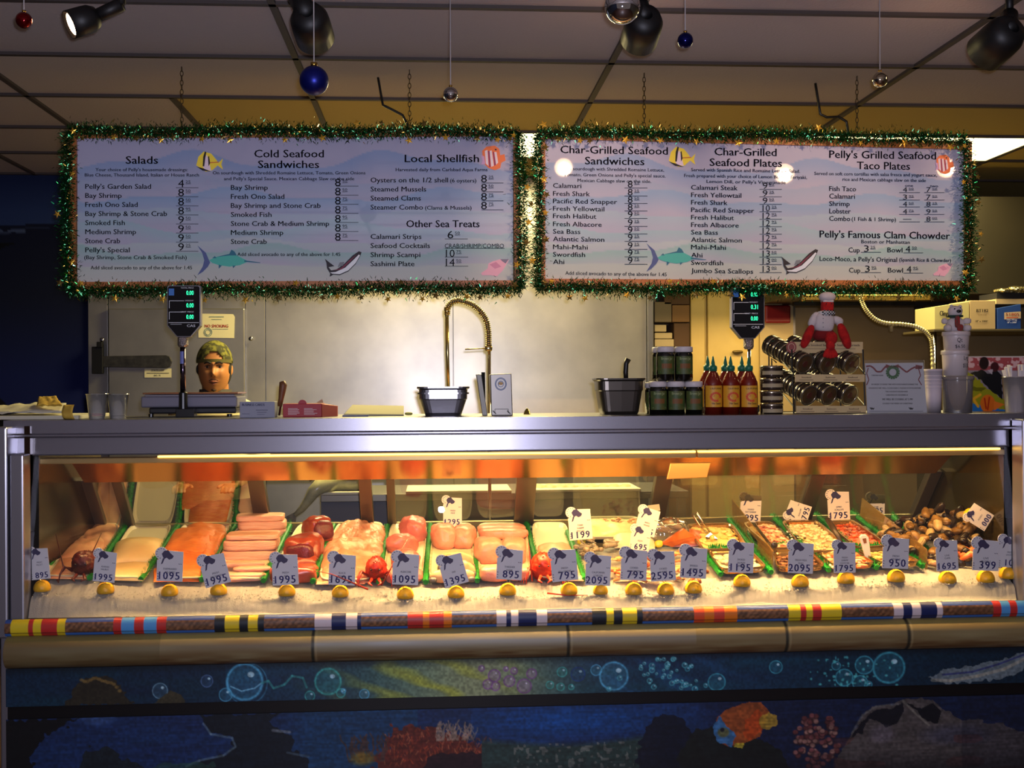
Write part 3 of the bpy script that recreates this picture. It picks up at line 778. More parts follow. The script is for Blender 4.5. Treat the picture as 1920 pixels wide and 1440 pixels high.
# giant clam
cv.poly([(1560, 1450), (1580, 1415), (1600, 1385), (1618, 1352), (1650, 1340), (1672, 1340), (1685, 1330), (1705, 1328), (1745, 1332), (1765, 1352), (1800, 1372), (1830, 1372), (1880, 1385), (1930, 1400), (1940, 1450), (1940, 1570), (1560, 1570)], (92, 84, 80), .95, 4, 22)
cv.poly([(1592, 1400), (1610, 1370), (1635, 1350), (1672, 1346), (1688, 1334), (1694, 1350), (1680, 1372), (1660, 1384), (1645, 1372), (1628, 1366), (1612, 1392)], (14, 16, 26), .95, 3, 23)
cv.poly([(1692, 1332), (1725, 1348), (1748, 1338), (1762, 1356), (1756, 1378), (1735, 1374), (1715, 1352)], (12, 14, 22), .95, 3, 24)
cv.line([(1594, 1392), (1614, 1358), (1640, 1342), (1680, 1338)], 4, (130, 130, 124), .6); cv.line([(1690, 1332), (1712, 1356), (1738, 1380)], 4, (150, 146, 130), .6)
cv.ell(1650, 1395, 22, 16, (120, 110, 124), .6, 10); cv.ell(1790, 1400, 60, 18, (70, 72, 96), .6, 14)
cv.mix((cv.X > 1560) * (cv.Y > 1400) * (N1 > .5) * .5, (96, 50, 46)); cv.mix((cv.X > 1800) * .3, (24, 26, 44))
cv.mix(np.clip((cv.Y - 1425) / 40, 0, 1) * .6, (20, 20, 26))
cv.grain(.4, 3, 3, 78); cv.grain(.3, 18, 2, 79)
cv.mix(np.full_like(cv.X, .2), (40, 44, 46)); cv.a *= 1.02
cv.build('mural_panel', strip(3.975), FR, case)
for nm, a, b in (('mural_backing', 3.98, 4.02),):
    m = MB(); m.box(xa, a, zrow(1558, 3.975), xb, b, ZSILL - .02); m.build(nm, BLACK, case)

# ------------------------------------------------------------------ crushed ice
ICE = mat('crushed_ice', (240, 234, 222), rough=.45, spec=.5, var=(224, 218, 208), vscale=70, bump=.6, bscale=300)
_nt = ICE.node_tree; _b = _nt.nodes['Principled BSDF']; _o = _nt.nodes['Material Output']
_t = _nt.nodes.new('ShaderNodeBsdfTranslucent'); _t.inputs[0].default_value = (*lin((255, 250, 240)), 1)
_m = _nt.nodes.new('ShaderNodeMixShader'); _m.inputs[0].default_value = .55
_nt.links.new(_b.outputs[0], _m.inputs[1]); _nt.links.new(_t.outputs[0], _m.inputs[2]); _nt.links.new(_m.outputs[0], _o.inputs[0])
prof = [(3.992, ZSILL + .001), (3.997, None, -.05), (4.004, None, -.03), (4.012, None, -.014), (4.022, None, -.002), (4.034, None, .004), (4.05, None, .010), (4.07, None, .022), (4.09, None, .034), (4.11, None, .042), (4.13, None, .038), (4.2, None, .015), (4.5, None, .06)]
nx = 760
vs = []; m = MB()
for q in prof:
    for i in range(nx + 1):
        x = XL + .004 + (XR - XL - .008) * i / nx
        if q[1] is not None: z = q[1]; y = q[0]
        else:
            k = 0 if q[0] > 4.15 else 1
            nn = noise.fractal(Vector((x * 60, q[0] * 60, 3)), .7, 2, 3) * .004 + noise.noise(Vector((x * 9, q[0] * 9, 1))) * .006
            z = icez(x) - .024 + q[2] * 1.1 + nn * k; y = q[0] + (R.uniform(-.004, .004) if q[0] > 4.01 else 0)
            if q[0] > 4.15: z = deckz(x, q[0]) - .008
        vs.append((x, y, z))
fs = [(j * (nx + 1) + i, j * (nx + 1) + i + 1, (j + 1) * (nx + 1) + i + 1, (j + 1) * (nx + 1) + i) for j in range(len(prof) - 1) for i in range(nx)]
m.add(vs, fs)
tag(m.build('crushed_ice', ICE, smooth=True), 'bed of white crushed ice heaped along the front of the case', 'ice', kind='stuff')
m = MB(); rq = random.Random(9)
for k in range(4200):
    x = rq.uniform(XL + .01, XR - .01); y = 4.016 + .10 * rq.random() ** 1.3; s_ = rq.uniform(.002, .0055)
    z = icez(x) - .022 + np.interp(y, [4.0, 4.012, 4.05, 4.12], [-.012, 0, .011, .044])
    p = [Vector((x, y, z)) + Vector((rq.uniform(-1, 1), rq.uniform(-1, 1), rq.uniform(-.6, 1))) * s_ for _ in range(4)]
    m.add(p, [(0, 1, 2), (0, 2, 3), (0, 3, 1), (1, 3, 2)])
tag(m.build('ice_flakes', ICE), 'loose white ice flakes scattered over the crushed ice bed', 'ice', kind='stuff')
# ================================================================== menu boards
YBD = 4.45
OAK = mat('oak_frame', (206, 126, 62), rough=.45, var=(180, 104, 50), vscale=14)
PANEL = vcol_mat('menu_panel', rough=.5, spec=.3, emis=.06, coat=1.0)
HAND = mat('marker_ink', (16, 14, 22), rough=.7, spec=.1)
def menu_canvas(x0, y0, x1, y1, fn, seed, parent, warm):
    cv = Canvas(x0, y0, x1, y1, 3)
    t = (cv.Y - y0) / (y1 - y0); X = cv.X - x0
    def wave(base, amp, per, ph): return base + amp * np.sin(X / per + ph) + amp * .5 * np.sin(X / per * 2.3 + ph * 2)
    cv.mix(np.ones_like(t), (168, 164, 206))
    for b, amp, per, ph, c, th in ((.16, .05, 62, 1.1 + seed, (120, 146, 206), .14), (.30, .03, 80, 2.0 + seed, (146, 160, 206), .1), (.40, .04, 70, .4 + seed, (118, 154, 210), .12), (.52, .02, 90, 3 + seed, (150, 176, 210), .1),
                              (.62, .04, 76, 4.1 + seed, (140, 180, 206), .10), (.72, .02, 70, .2, (172, 190, 206), .1), (.78, .035, 66, 5.2 + seed, (128, 180, 186), .10), (.88, .01, 80, 1.2, (176, 196, 196), .3)):
        w_ = wave(b, amp, per, ph)
        d = (t - w_) / th
        cv.mix(np.clip(d * 40, 0, 1) * np.clip(1.15 - d * .8, 0, 1), c)
    cv.mix(np.clip((t - .8) * 3.4, 0, 1) * .7, warm)
    cv.mix(np.full_like(t, .30), (204, 204, 208)); cv.mix(np.clip(t, 0, 1) * .22, (214, 212, 196))
    cv.build('menu_panel', fn, PANEL, parent)
INKS = {}
def draw(parent, shapes, fn0, off, name):
    "flat printed drawing: list of (colour, polygon or ('l', width, points))"
    cols = []; m = MB(); k = 0
    for sh in shapes:
        c = sh[0]
        if c not in cols: cols.append(c)
        mi = cols.index(c); k += 1; o = off - .00025 * k
        f = (lambda u, v, o=o: fn0(u, v, o))
        if sh[1] == 'l': m.line(sh[3], sh[2], f, mi)
        else: m.poly(sh[1], f, mi)
    m.build(name, [mat('print_%d_%d_%d' % c, c, rough=.6, emis=.22) for c in cols], parent)
def ang(x, y): # yellow angelfish, 50 x 42
    P = lambda *a: [(x + q[0], y + q[1]) for q in a]
    Yw, Bk, W = (226, 196, 60), (30, 22, 30), (214, 190, 206)
    return [(Yw, P((0, 28), (4, 12), (14, 2), (28, 6), (38, 18), (41, 24), (50, 15), (47, 26), (50, 36), (40, 28), (30, 37), (18, 40), (6, 32))),
            (W, P((12, 30), (16, 14), (20, 8), (24, 22), (28, 38), (16, 36))), (Bk, P((12, 30), (13, 12), (16, 2), (19, 3), (17, 14), (15, 30))),
            (Bk, P((22, 12), (24, 10), (26, 24), (23, 30))), (Bk, P((0, 30), (14, 34), (28, 40), (12, 38))), ((190, 110, 50), P((26, 22), (42, 21), (42, 23), (26, 24)))]
def marlin(x, y, s=1): # 118 x 54
    P = lambda *a: [(x + q[0] * s, y + q[1] * s) for q in a]
    T, D, N = (70, 160, 150), (40, 96, 120), (74, 84, 130)
    return [(N, P((0, 0), (16, 14), (22, 28), (24, 32), (20, 40), (10, 50), (0, 56), (10, 40), (13, 28), (9, 14))),
            (T, P((22, 28), (34, 22), (60, 17), (72, 18), (88, 26), (96, 30), (80, 37), (60, 40), (40, 37), (28, 33))),
            (D, P((34, 22), (60, 16), (64, 8), (70, 12), (74, 19), (60, 19))), (D, P((28, 24), (33, 20), (36, 24))), (D, P((40, 36), (46, 38), (40, 44))), (D, P((66, 38), (72, 38), (67, 43))),
            (D, P((88, 28), (118, 32), (118, 33), (88, 31)))]
def trout(x, y): # 70 x 48
    P = lambda *a: [(x + q[0], y + q[1]) for q in a]
    K, W, M_, G = (34, 28, 36), (206, 206, 214), (110, 40, 64), (110, 112, 120)
    return [(K, P((0, 14), (3, 22), (4, 32), (10, 42), (9, 48), (16, 44), (28, 45), (44, 38), (58, 24), (66, 10), (69, 2), (64, 0), (52, 8), (36, 24), (22, 34), (12, 36), (7, 30), (18, 28), (10, 22))),
            (W, P((10, 40), (20, 39), (38, 31), (54, 16), (64, 6), (66, 8), (58, 22), (44, 36), (28, 43), (14, 42))), (M_, P((14, 36), (30, 32), (46, 17), (60, 6), (48, 19), (32, 34))),
            (G, P((24, 30), (28, 21), (37, 20), (34, 27)))]
def coralfish(x, y): # 46 x 46
    P = lambda *a: [(x + q[0], y + q[1]) for q in a]
    O, W, M_, Pk = (226, 112, 64), (222, 200, 210), (140, 50, 90), (196, 150, 190)
    return [(O, P((2, 10), (10, 2), (26, 0), (34, 6), (36, 18), (44, 16), (46, 28), (38, 32), (36, 42), (26, 46), (14, 42), (4, 32))), (Pk, P((0, 18), (6, 20), (8, 34), (0, 36), (3, 28))),
            (W, P((7, 10), (12, 8), (14, 38), (9, 34))), (W, P((16, 10), (20, 9), (24, 38), (19, 40))), (W, P((25, 12), (29, 12), (32, 32), (28, 36))), (M_, P((13, 10), (16, 10), (18, 40), (15, 40))), (M_, P((22, 12), (24, 11), (28, 36), (25, 38))), ((40, 20, 30), P((26, 6), (29, 6), (29, 9), (26, 9)))]
def shell(x, y): # 52 x 34
    P = lambda *a: [(x + q[0], y + q[1]) for q in a]
    A, B, G = (222, 160, 176), (200, 130, 156), (120, 110, 130)
    return [(A, P((0, 26), (12, 18), (14, 8), (22, 4), (36, 0), (46, 2), (52, 1), (46, 12), (40, 22), (30, 32), (18, 30), (8, 30), (2, 30))), (B, P((16, 10), (28, 5), (38, 14), (26, 18))), (G, P((36, 0), (52, 0), (46, 8), (40, 4)))]

def handprice(m, x, row, s, cents, fn, w=5.5, capb=14):
    "hand written price sitting on its rule"
    n = len(s)
    if s == '-': m.line([(x, row - 5), (x + 16, row - 5)], 1, fn); return
    m.text(s, x, x + (w * 2 if n == 1 else w * 3), row - 1, capb, fn, .0)
    xx = x + (w * 2 if n == 1 else w * 3) + 3
    if cents:
        m.text(cents, xx, xx + 9, row - capb * .62, capb * .36, fn, .0); m.line([(xx, row - capb * .5), (xx + 10, row - capb * .54)], .8, fn)

def board(k, label, frame_q, panel, fnp, seed, warm, sections, prices, drawings, skew):
    o = at((frame_q[0][0] + frame_q[1][0]) / 2, (frame_q[0][1] + frame_q[3][1]) / 2, YBD)
    t = thing('menu_board', label, 'menu board', o)
    m = MB()
    q = [Vector(at(a, b, YBD)) for a, b in frame_q]      # TL TR BR BL outer
    p = [Vector(at(a, b, YBD)) for a, b in panel]
    e = Vector((0, .05, 0)); g = Vector((0, -.012, 0))
    for i in range(4):
        j = (i + 1) % 4
        a, b, c, d = q[i], q[j], p[j], p[i]
        m.hexa([a + g, b + g, c + g, d + g, a + e, b + e, c + e, d + e])
    m.build('frame', OAK, t)
    m = MB(); m.hexa([v + Vector((0, .004, 0)) for v in q] + [v + Vector((0, .11, 0)) for v in q]); m.build('cabinet', mat('board_back', (120, 96, 60), rough=.7), t)
    menu_canvas(panel[0][0], min(panel[0][1], panel[1][1]), panel[1][0], max(panel[2][1], panel[3][1]), fnp, seed, t, warm)
    f = lambda u, v: at(u, v, YBD - .002)
    for nm, rows in sections:
        for nm2, lo, hi in (('heading_lettering', 12.5, 99), ('item_lettering', 8, 12.5), ('small_lettering', 0, 8)):
            rs = [r for r in rows if lo <= r[4] < hi]; m = MB()
            for (s, x0, x1, b, cap, bold) in rs: m.text(s, x0, x1, b, cap, f, bold, skew=skew)
            if rs: m.build(nm2, INK, t)
    f2 = lambda u, v: at(u, v, YBD - .0025)
    for nm, rules, pr in prices:
        m = MB()
        for x0, x1, r in rules: m.line([(x0, r), (x1, r)], .9, f2)
        for a in pr: handprice(m, *a[:4], f2, *(a[4:]))
        m.build('written_prices', HAND, t)
    for nm, sh in drawings: draw(t, sh, lambda u, v, o: at(u, v, YBD + o), -.003, nm)
    return t
I_, S_, H_ = .012, .006, .016
def col_(x0, items, r0, dr, cap=9):
    return [(s, x0, x1, r0 + dr * i, cap, I_) for i, (s, x1) in enumerate(items)]
b1 = board(1, 'left hanging menu board headed Salads and Cold Seafood Sandwiches, framed in oak', [(133, 247), (974, 244), (978, 540), (128, 542)],
    [(145, 260), (962, 256), (965, 526), (143, 529)], None or (lambda U, V: at_np(U, V, YBD)), .3, (226, 206, 190),
    [('a', [('Salads', 236, 296, 307, 14, H_), ("Your choice of Pelly's housemade dressings:", 179, 352, 321, 6, S_), ('Blue Cheese, Thousand Island, Italian or House Ranch', 159, 373, 331, 6, S_)]
      + col_(160, [("Pelly's Garden Salad", 283), ('Bay Shrimp', 228), ('Fresh Ono Salad', 258), ('Bay Shrimp & Stone Crab', 313), ('Smoked Fish', 234), ('Medium Shrimp', 255), ('Stone Crab', 225), ("Pelly's Special", 243)], 354, 17)
      + [('(Bay Shrimp, Stone Crab & Smoked Fish)', 158, 350, 486, 7, S_), ('Add sliced avocado to any of the above for 1.45', 170, 360, 505, 6.5, S_)]),
     ('b', [('Cold Seafood', 477, 607, 295, 14, H_), ('Sandwiches', 484, 598, 315, 14, H_), ('On sourdough with Shredded Romaine Lettuce, Tomato, Green Onions', 399, 685, 327, 6, S_), ("and Pelly's Special Sauce. Mexican Cabbage Slaw on the side", 420, 664, 338, 6, S_)]
      + col_(433, [('Bay Shrimp', 502), ('Fresh Ono Salad', 533), ('Bay Shrimp and Stone Crab', 601), ('Smoked Fish', 509), ('Stone Crab & Medium Shrimp', 617), ('Medium Shrimp', 531), ('Stone Crab', 500)], 356, 16.9)
      + [('Add sliced avocado to any of the above for 1.45', 445, 638, 480, 6.5, S_)]),
     ('c', [('Local Shellfish', 759, 898, 304, 14, H_), ('Harvested daily from Carlsbad Aqua Farms', 742, 914, 321, 6, S_)]
      + col_(695, [('Oysters on the 1/2 shell', 840), ('Steamed Mussels', 799), ('Steamed Clams', 789), ('Steamer Combo', 793)], 342, 17)
      + [('(6 oysters)', 844, 893, 342, 7, S_), ('(Clams & Mussels)', 797, 884, 393, 7, S_), ('Other Sea Treats', 762, 899, 426, 13, H_)]
      + col_(695, [('Calamari Strips', 790), ('Seafood Cocktails', 806), ('Shrimp Scampi', 788), ('Sashimi Plate', 777)], 448, 17))],
    [('a', [(330, 372, 352 + 17 * i) for i in range(8)], [(334, 352 + 17 * i, d, c) for i, (d, c) in enumerate([('4', '25'), ('8', '50'), ('8', '50'), ('8', '95'), ('9', '50'), ('9', '50'), ('9', '50'), ('9', '25')])]),
     ('b', [(630, 672, 349 + 17 * i) for i in range(7)], [(628, 350 + 17 * i, '8', c) for i, c in enumerate(['50', '50', '75', '75', '95', '95', '75'])]),
     ('c', [(903, 944, 343 + 16.8 * i) for i in range(4)] + [(834, 877, 448), (834, 946, 465.5), (834, 878, 482), (834, 878, 499)],
      [(902, 343 + 16.8 * i, '8', c) for i, c in enumerate(['25', '50', '75', '75'])] + [(839, 448, '6', '50'), (836, 483, '10', '75'), (836, 500, '14', '50')])],
    [('yellow_fish_drawing', ang(368, 282)), ('swordfish_drawing', marlin(370, 460)), ('trout_drawing', trout(609, 471)), ('striped_fish_drawing', coralfish(902, 273)), ('shell_drawing', shell(902, 486))], 0)
m = MB(); m.text('CRAB/SHRIMP/COMBO', 834, 945, 465, 8, lambda u, v: at(u, v, YBD - .0025), 0); m.build('written_note', HAND, b1)

def warp2(U, V):
    U = np.asarray(U); s = (U - 1022) / 785.0; t = (V - 261) / (527 - 261.0)
    top = 261 + 20 * s; bot = 523 + 4 * s
    return at_np(U, top + (bot - top) * t, YBD)
P25 = ['25', '25', '50', '25', '50', '25', '50', '25', '25', '75', '75']
R1 = [352, 367, 381, 395, 409, 424, 438, 452, 467, 481, 495]
R2 = [355, 369, 383, 397, 411, 425, 439, 453, 467, 482, 496, 511]
N1_ = [('Calamari', 1090), ('Fresh Shark', 1106), ('Pacific Red Snapper', 1157), ('Fresh Yellowtail', 1133), ('Fresh Halibut', 1118), ('Fresh Albacore', 1128), ('Sea Bass', 1088), ('Atlantic Salmon', 1133), ('Mahi-Mahi', 1102), ('Swordfish', 1097), ('Ahi', 1058)]
N2_ = [('Calamari Steak', 1383), ('Fresh Yellowtail', 1390), ('Fresh Shark', 1364), ('Pacific Red Snapper', 1414), ('Fresh Halibut', 1376), ('Fresh Albacore', 1385), ('Sea Bass', 1346), ('Atlantic Salmon', 1391), ('Mahi-Mahi', 1361), ('Ahi', 1317), ('Swordfish', 1356), ('Jumbo Sea Scallops', 1412)]
R3 = [361, 375, 388, 402, 416]
b2 = board(2, 'right hanging menu board headed Char-Grilled Seafood Plates and Taco Plates, framed in oak', [(1010, 247), (1820, 266), (1820, 545), (1008, 540)],
    [(1022, 261), (1807, 281), (1807, 527), (1022, 523)], warp2, 1.4, (206, 196, 180),
    [('a', [('Char-Grilled Seafood', 1051, 1252, 287, 14, H_), ('Sandwiches', 1097, 1208, 308, 14, H_), ('On sourdough with Shredded Romaine Lettuce,', 1059, 1245, 319, 6, S_), ("Tomato, Green Onions and Pelly's special sauce.", 1057, 1248, 330, 6, S_), ('Mexican Cabbage slaw on the side.', 1083, 1221, 341, 6, S_)]
      + [(s, 1037, x1, R1[i], 8.6, I_) for i, (s, x1) in enumerate(N1_)] + [('Add sliced avocado to any of the above for 1.45', 1060, 1250, 515, 6.5, S_)]),
     ('b', [('Char-Grilled', 1340, 1456, 291, 14, H_), ('Seafood Plates', 1331, 1466, 311, 14, H_), ('Served with Spanish Rice and Romaine Lettuce Salad.', 1296, 1500, 321, 6, S_), ('Fresh prepared with your choice of Lemon Butter, Teriyaki,', 1283, 1513, 332, 6, S_), ("Lemon Dill, or Pelly's Vinegrinade", 1325, 1473, 343, 6, S_)]
      + [(s, 1296, x1, R2[i] + .5, 8.6, I_) for i, (s, x1) in enumerate(N2_)]),
     ('c', [("Pelly's Grilled Seafood", 1555, 1755, 296, 14, H_), ('Taco Plates', 1607, 1706, 317, 14, H_), ('Served on soft corn tortillas with salsa fresca and yogurt sauce,', 1527, 1757, 328, 6, S_), ('rice and Mexican cabbage slaw on the side', 1580, 1736, 339, 6, S_), ('one', 1697, 1712, 350, 4.5, S_), ('two', 1744, 1759, 351, 5, S_)]
      + [(s, 1555, x1, [358, 372, 386, 400, 414][i], 9, I_) for i, (s, x1) in enumerate([('Fish Taco', 1605), ('Calamari', 1603), ('Shrimp', 1593), ('Lobster', 1595), ('Combo', 1594)])]
      + [('(1 Fish & 1 Shrimp)', 1597, 1680, 414, 7, S_), ("Pelly's Famous Clam Chowder", 1537, 1781, 445, 13, H_), ('Boston or Manhattan', 1615, 1706, 456, 6.5, S_), ('Cup', 1591, 1612, 473, 9, S_), ('Bowl', 1664, 1692, 473, 9, S_),
         ("Loco-Moco, a Pelly's Original", 1537, 1682, 489, 8.5, S_), ('(Spanish Rice & Chowder)', 1686, 1783, 490, 6.5, S_), ('Cup', 1592, 1613, 511, 9, S_), ('Bowl', 1665, 1693, 511, 9, S_)])],
    [('a', [(1171, 1214, r + .5) for r in R1], [(1177, r + .5, '8' if i < 4 else '9', P25[i], 4.6, 12.5) for i, r in enumerate(R1)]),
     ('b', [(1424, 1466, r) for r in R2], [(1430, r, d, c, 4.6, 11.5) for r, (d, c) in zip(R2, [('9', '50'), ('9', '25'), ('9', '50'), ('10', '25'), ('12', '95'), ('12', '95'), ('12', '95'), ('12', '95'), ('12', '95'), ('13', '50'), ('13', '00'), ('13', '00')])]),
     ('c', [(1686, 1725, r) for r in R3] + [(1733, 1771, r) for r in R3] + [(1614, 1652, 473), (1694, 1731, 474), (1614, 1652, 511), (1694, 1731, 512)],
      [(1693, r, d, c, 4, 9) for r, (d, c) in zip(R3, [('4', '50'), ('3', '95'), ('4', '50'), ('4', '75'), ('-', '')])] + [(1737, r, d, c, 4, 9) for r, (d, c) in zip(R3, [('7', '50'), ('7', '50'), ('8', '25'), ('9', '50'), ('8', '00')])]
      + [(1620, 473, '3', '25', 4.5, 12), (1698, 474, '4', '50', 4.5, 12), (1622, 511, '3', '95', 4.5, 12), (1700, 512, '4', '95', 4.5, 12)])],
    [('yellow_fish_drawing', ang(1254, 273)), ('swordfish_drawing', marlin(1212, 456, .95)), ('trout_drawing', trout(1465, 467)), ('striped_fish_drawing', [(c[0], [(1754 + (u - 1754) * .75, 290 + (v - 290) * .8) for u, v in c[1]]) for c in coralfish(1754, 290)]), ('shell_drawing', [(c[0], [(1750 + (u - 1750) * .7, 494 + (v - 494) * .75) for u, v in c[1]]) for c in shell(1750, 494)])], .015)

# ------------------------------------------------------------------ tinsel garlands
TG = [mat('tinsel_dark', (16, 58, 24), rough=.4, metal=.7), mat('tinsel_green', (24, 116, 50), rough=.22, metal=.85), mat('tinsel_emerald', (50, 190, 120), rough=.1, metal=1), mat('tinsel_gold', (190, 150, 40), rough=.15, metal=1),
      mat('tinsel_glint', (120, 240, 190), rough=.2, metal=.5, emis=1.2, erg=(130, 240, 190)), mat('tinsel_gold_glint', (255, 210, 120), rough=.2, metal=.5, emis=1.6, erg=(255, 200, 100))]  # glint slivers glow, so the tinsel's sparkle is put into the material
def garland(path, label, group, seed, nper):
    r = random.Random(seed); m = MB()
    P = [Vector(at(a, b, 4.405)) for a, b in path]
    seg = [(P[i], P[(i + 1) % len(P)]) for i in range(len(P))]
    L = [(b - a).length for a, b in seg]; tot = sum(L)
    for k in range(int(tot * nper)):
        s = r.random() * tot; i = 0
        while s > L[i]: s -= L[i]; i += 1
        a, b = seg[i]; d = (b - a).normalized(); c = a + d * s
        c += Vector((0, 0, 1)) * math.sin((c.x + c.z * 2) * 9) * .005
        th = r.uniform(0, 2 * PI); n1 = d.cross(Vector((0, 1, 0))).normalized(); rad = abs(r.gauss(0, .0155))
        out = n1 * math.cos(th) + Vector((0, 1, 0)) * math.sin(th)
        c = c + out * rad
        dirv = (out + d * r.uniform(-1, 1)).normalized() * r.uniform(.007, .014)
        w = dirv.cross(Vector((r.uniform(-1, 1), r.uniform(-1, 1), r.uniform(-1, 1)))).normalized() * r.uniform(.001, .0022)
        q = r.random(); mi = 0 if q < .5 else 1 if q < .84 else 2 if q < .955 else 3 if q < .985 else 4 if q < .996 else 5
        m.add([c - w, c + w, c + dirv + w * .4, c + dirv - w * .4], [(0, 1, 2, 3)], mi)
    t = thing('tinsel_garland', label, 'garland', P[0], group)
    m.build('tinsel', TG, t); t.children[0]['kind'] = 'stuff'
    SM = [mat('gold_star', (226, 176, 60), rough=.3, metal=.6), mat('bronze_star', (110, 90, 36), rough=.35, metal=.6)]
    n = 58
    for k in range(n):
        s = (k + r.uniform(-.45, .45)) / n * tot % tot; i = 0
        while s > L[i]: s -= L[i]; i += 1
        a, b = seg[i]; d = (b - a).normalized(); c = a + d * s + Vector((r.uniform(-.008, .008), -.03, 0))
        if abs(d.z) < .3: c.z += r.choice([-.036, -.032, -.04, -.028, .026])
        else: c.x += r.choice([-.03, .03, 0.02])
        rr_ = r.uniform(.012, .0175); a0 = r.uniform(0, 2 * PI); tl = r.uniform(-.6, .6)
        pts = []
        for q in range(10):
            an = a0 + q * PI / 5; ra = rr_ if q % 2 == 0 else rr_ * .42
            pts.append(c + Vector((math.cos(an) * ra, math.sin(an) * ra * math.sin(tl) * .4, math.sin(an) * ra)))
        mm = MB(); mm.add(pts + [c + Vector((0, -.002, 0))], [(q, (q + 1) % 10, 10) for q in range(10)]); mm.build('star', SM[k % 2], t)
    return t
garland([(128, 247), (560, 246), (975, 248), (980, 390), (978, 541), (600, 544), (130, 545), (124, 400)], 'green tinsel garland with gold stars wound around the left menu board', 'tinsel garlands', 1, 8500)
garland([(1006, 249), (1400, 252), (1700, 258), (1812, 264), (1818, 400), (1816, 546), (1400, 541), (1006, 541), (1012, 400)], 'green tinsel garland with gold stars wound around the right menu board', 'tinsel garlands', 2, 8500)

# ------------------------------------------------------------------ chains and cables that hold the boards
def chain(px, r0, r1, label, px1=None):
    px1 = px1 or px; m = MB(); a = Vector((xcol(px, YBD + .05, r0), YBD + .05, ZC)); b = Vector(at(px1, r1, YBD + .05)); b.y = YBD + .05
    n = int((a - b).length / .018)
    for k in range(n):
        c = a.lerp(b, (k + .5) / n); ax = Vector((1, 0, 0)) if k % 2 else Vector((0, 1, 0))
        pts = [c + ax * math.cos(q * PI / 4) * .006 + Vector((0, 0, 1)) * math.sin(q * PI / 4) * .012 for q in range(9)]
        m.tube(pts, .0014, 4)
    tag(m.build('hanging_chain', mat('chain_metal', (110, 104, 92), rough=.35, metal=.9)), label, 'chain', 'board hanging chains')
chain(768, 185, 243, 'thin chain holding the right end of the left menu board, beside a black cable')
chain(341, 190, 246, 'thin looped chain holding the left end of the left menu board')
chain(1208, 190, 247, 'thin chain holding the left end of the right menu board')
chain(1607, 198, 256, 'thin chain holding the right end of the right menu board')
for pts, lb in (([(709, 187), (718, 197), (738, 207), (755, 216), (763, 232), (766, 244)], 'short black power cable curving down to the left menu board'),
                ([(1529, 200), (1538, 214), (1550, 220), (1572, 219), (1587, 228), (1590, 245), (1590, 256)], 'short black power cable curving down to the right menu board')):
    P = [Vector(at(a, b, 4.62)) for a, b in pts]; P[0].z = ZC
    m = MB(); Q = []
    for i in range(len(P) - 1):
        for s in range(4): Q.append(P[i].lerp(P[i + 1], s / 4))
    Q.append(P[-1]); m.tube(Q, .0055, 6); tag(m.build('power_cable', BLACK, smooth=True), lb, 'cable')

# ------------------------------------------------------------------ track spotlights and glass baubles
SPOTS = []
def spot(cx, cy, r, aim, neck, label, lit=False):
    Y = 3.38; mp = mpp(cx, Y)
    base = Vector(at(cx, cy, Y)); d = Vector(aim).normalized(); q = Vector((0, 0, 1)).rotation_difference(d).to_matrix()
    t = thing('track_spotlight', label, 'spotlight', base)
    rr_ = r * mp
    prof = [(rr_ * .3, -rr_ * 1.25), (rr_ * .75, -rr_ * 1.15), (rr_ * .97, -rr_ * .7), (rr_, -.2 * rr_), (rr_, rr_ * .9), (rr_ * .93, rr_ * .9), (rr_ * .9, 0), (0.001, -rr_ * .2)]
    m = MB(); m.lathe(prof, base, 28, q, cap=False); m.build('lamp_head', mat('satin_black', (12, 11, 12), rough=.5, metal=0), t, smooth=True)
    m = MB(); m.lathe([(.0001, .18 * rr_), (rr_ * .5, .25 * rr_), (rr_ * .78, .7 * rr_), (rr_ * .3, .84 * rr_), (.0001, .86 * rr_)], base, 20, q)
    m.build('bulb', mat('lit_bulb', (255, 226, 190), emis=26, erg=(255, 200, 150)) if lit else mat('unlit_bulb', (150, 140, 130), rough=.2), t, smooth=True)
    m = MB(); nb = Vector(at(neck[0], neck[1], Y + .0)); nb2 = Vector((nb.x, nb.y, ZC + .0)) if neck[2] else nb
    m.tube([base - d * rr_ * .9, nb], [neck[3] * mp, neck[3] * mp], 14)
    m.build('arm', mat('satin_black', (12, 11, 12)), t, smooth=True)
    m = MB(); m.tube([nb, Vector((nb.x, nb.y, ZC - .03))], .012, 10); m.build('stem', MATS['satin_black'], t, smooth=True)
    SPOTS.append((base + d * rr_, d, t))
spot(585, 52, 37, (.10, 1, -.35), (558, -8, 1, 20), 'black track spotlight seen from behind, second from the left, above the left menu board')
spot(1204, 56, 35, (-.03, 1, -.36), (1198, 4, 1, 16), 'black track spotlight seen from behind, beside the big silver bauble', True)
spot(1868, 80, 37, (-.25, 1, -.36), (1893, 28, 1, 15), 'black track spotlight seen from behind at the top right corner', True)
spot(2345, 66, 36, (-.2, 1, -.36), (2342, 10, 1, 15), 'track spotlight beyond the right edge, mirrored at the right end of the right board', True)
spot(152, 40, 27, (-.72, -.42, -.40), (228, 8, 1, 13), 'black track spotlight turned sideways with its lit bulb showing at top left', True)
m = MB(); ty = 3.38
m.box(xcol(-60, ty), ty - .018, ZC - .03, xcol(2500, ty), ty + .018, ZC - .0125)
tag(m.build('lighting_track', MATS['satin_black']), 'black ceiling track carrying the row of spotlights', 'track')
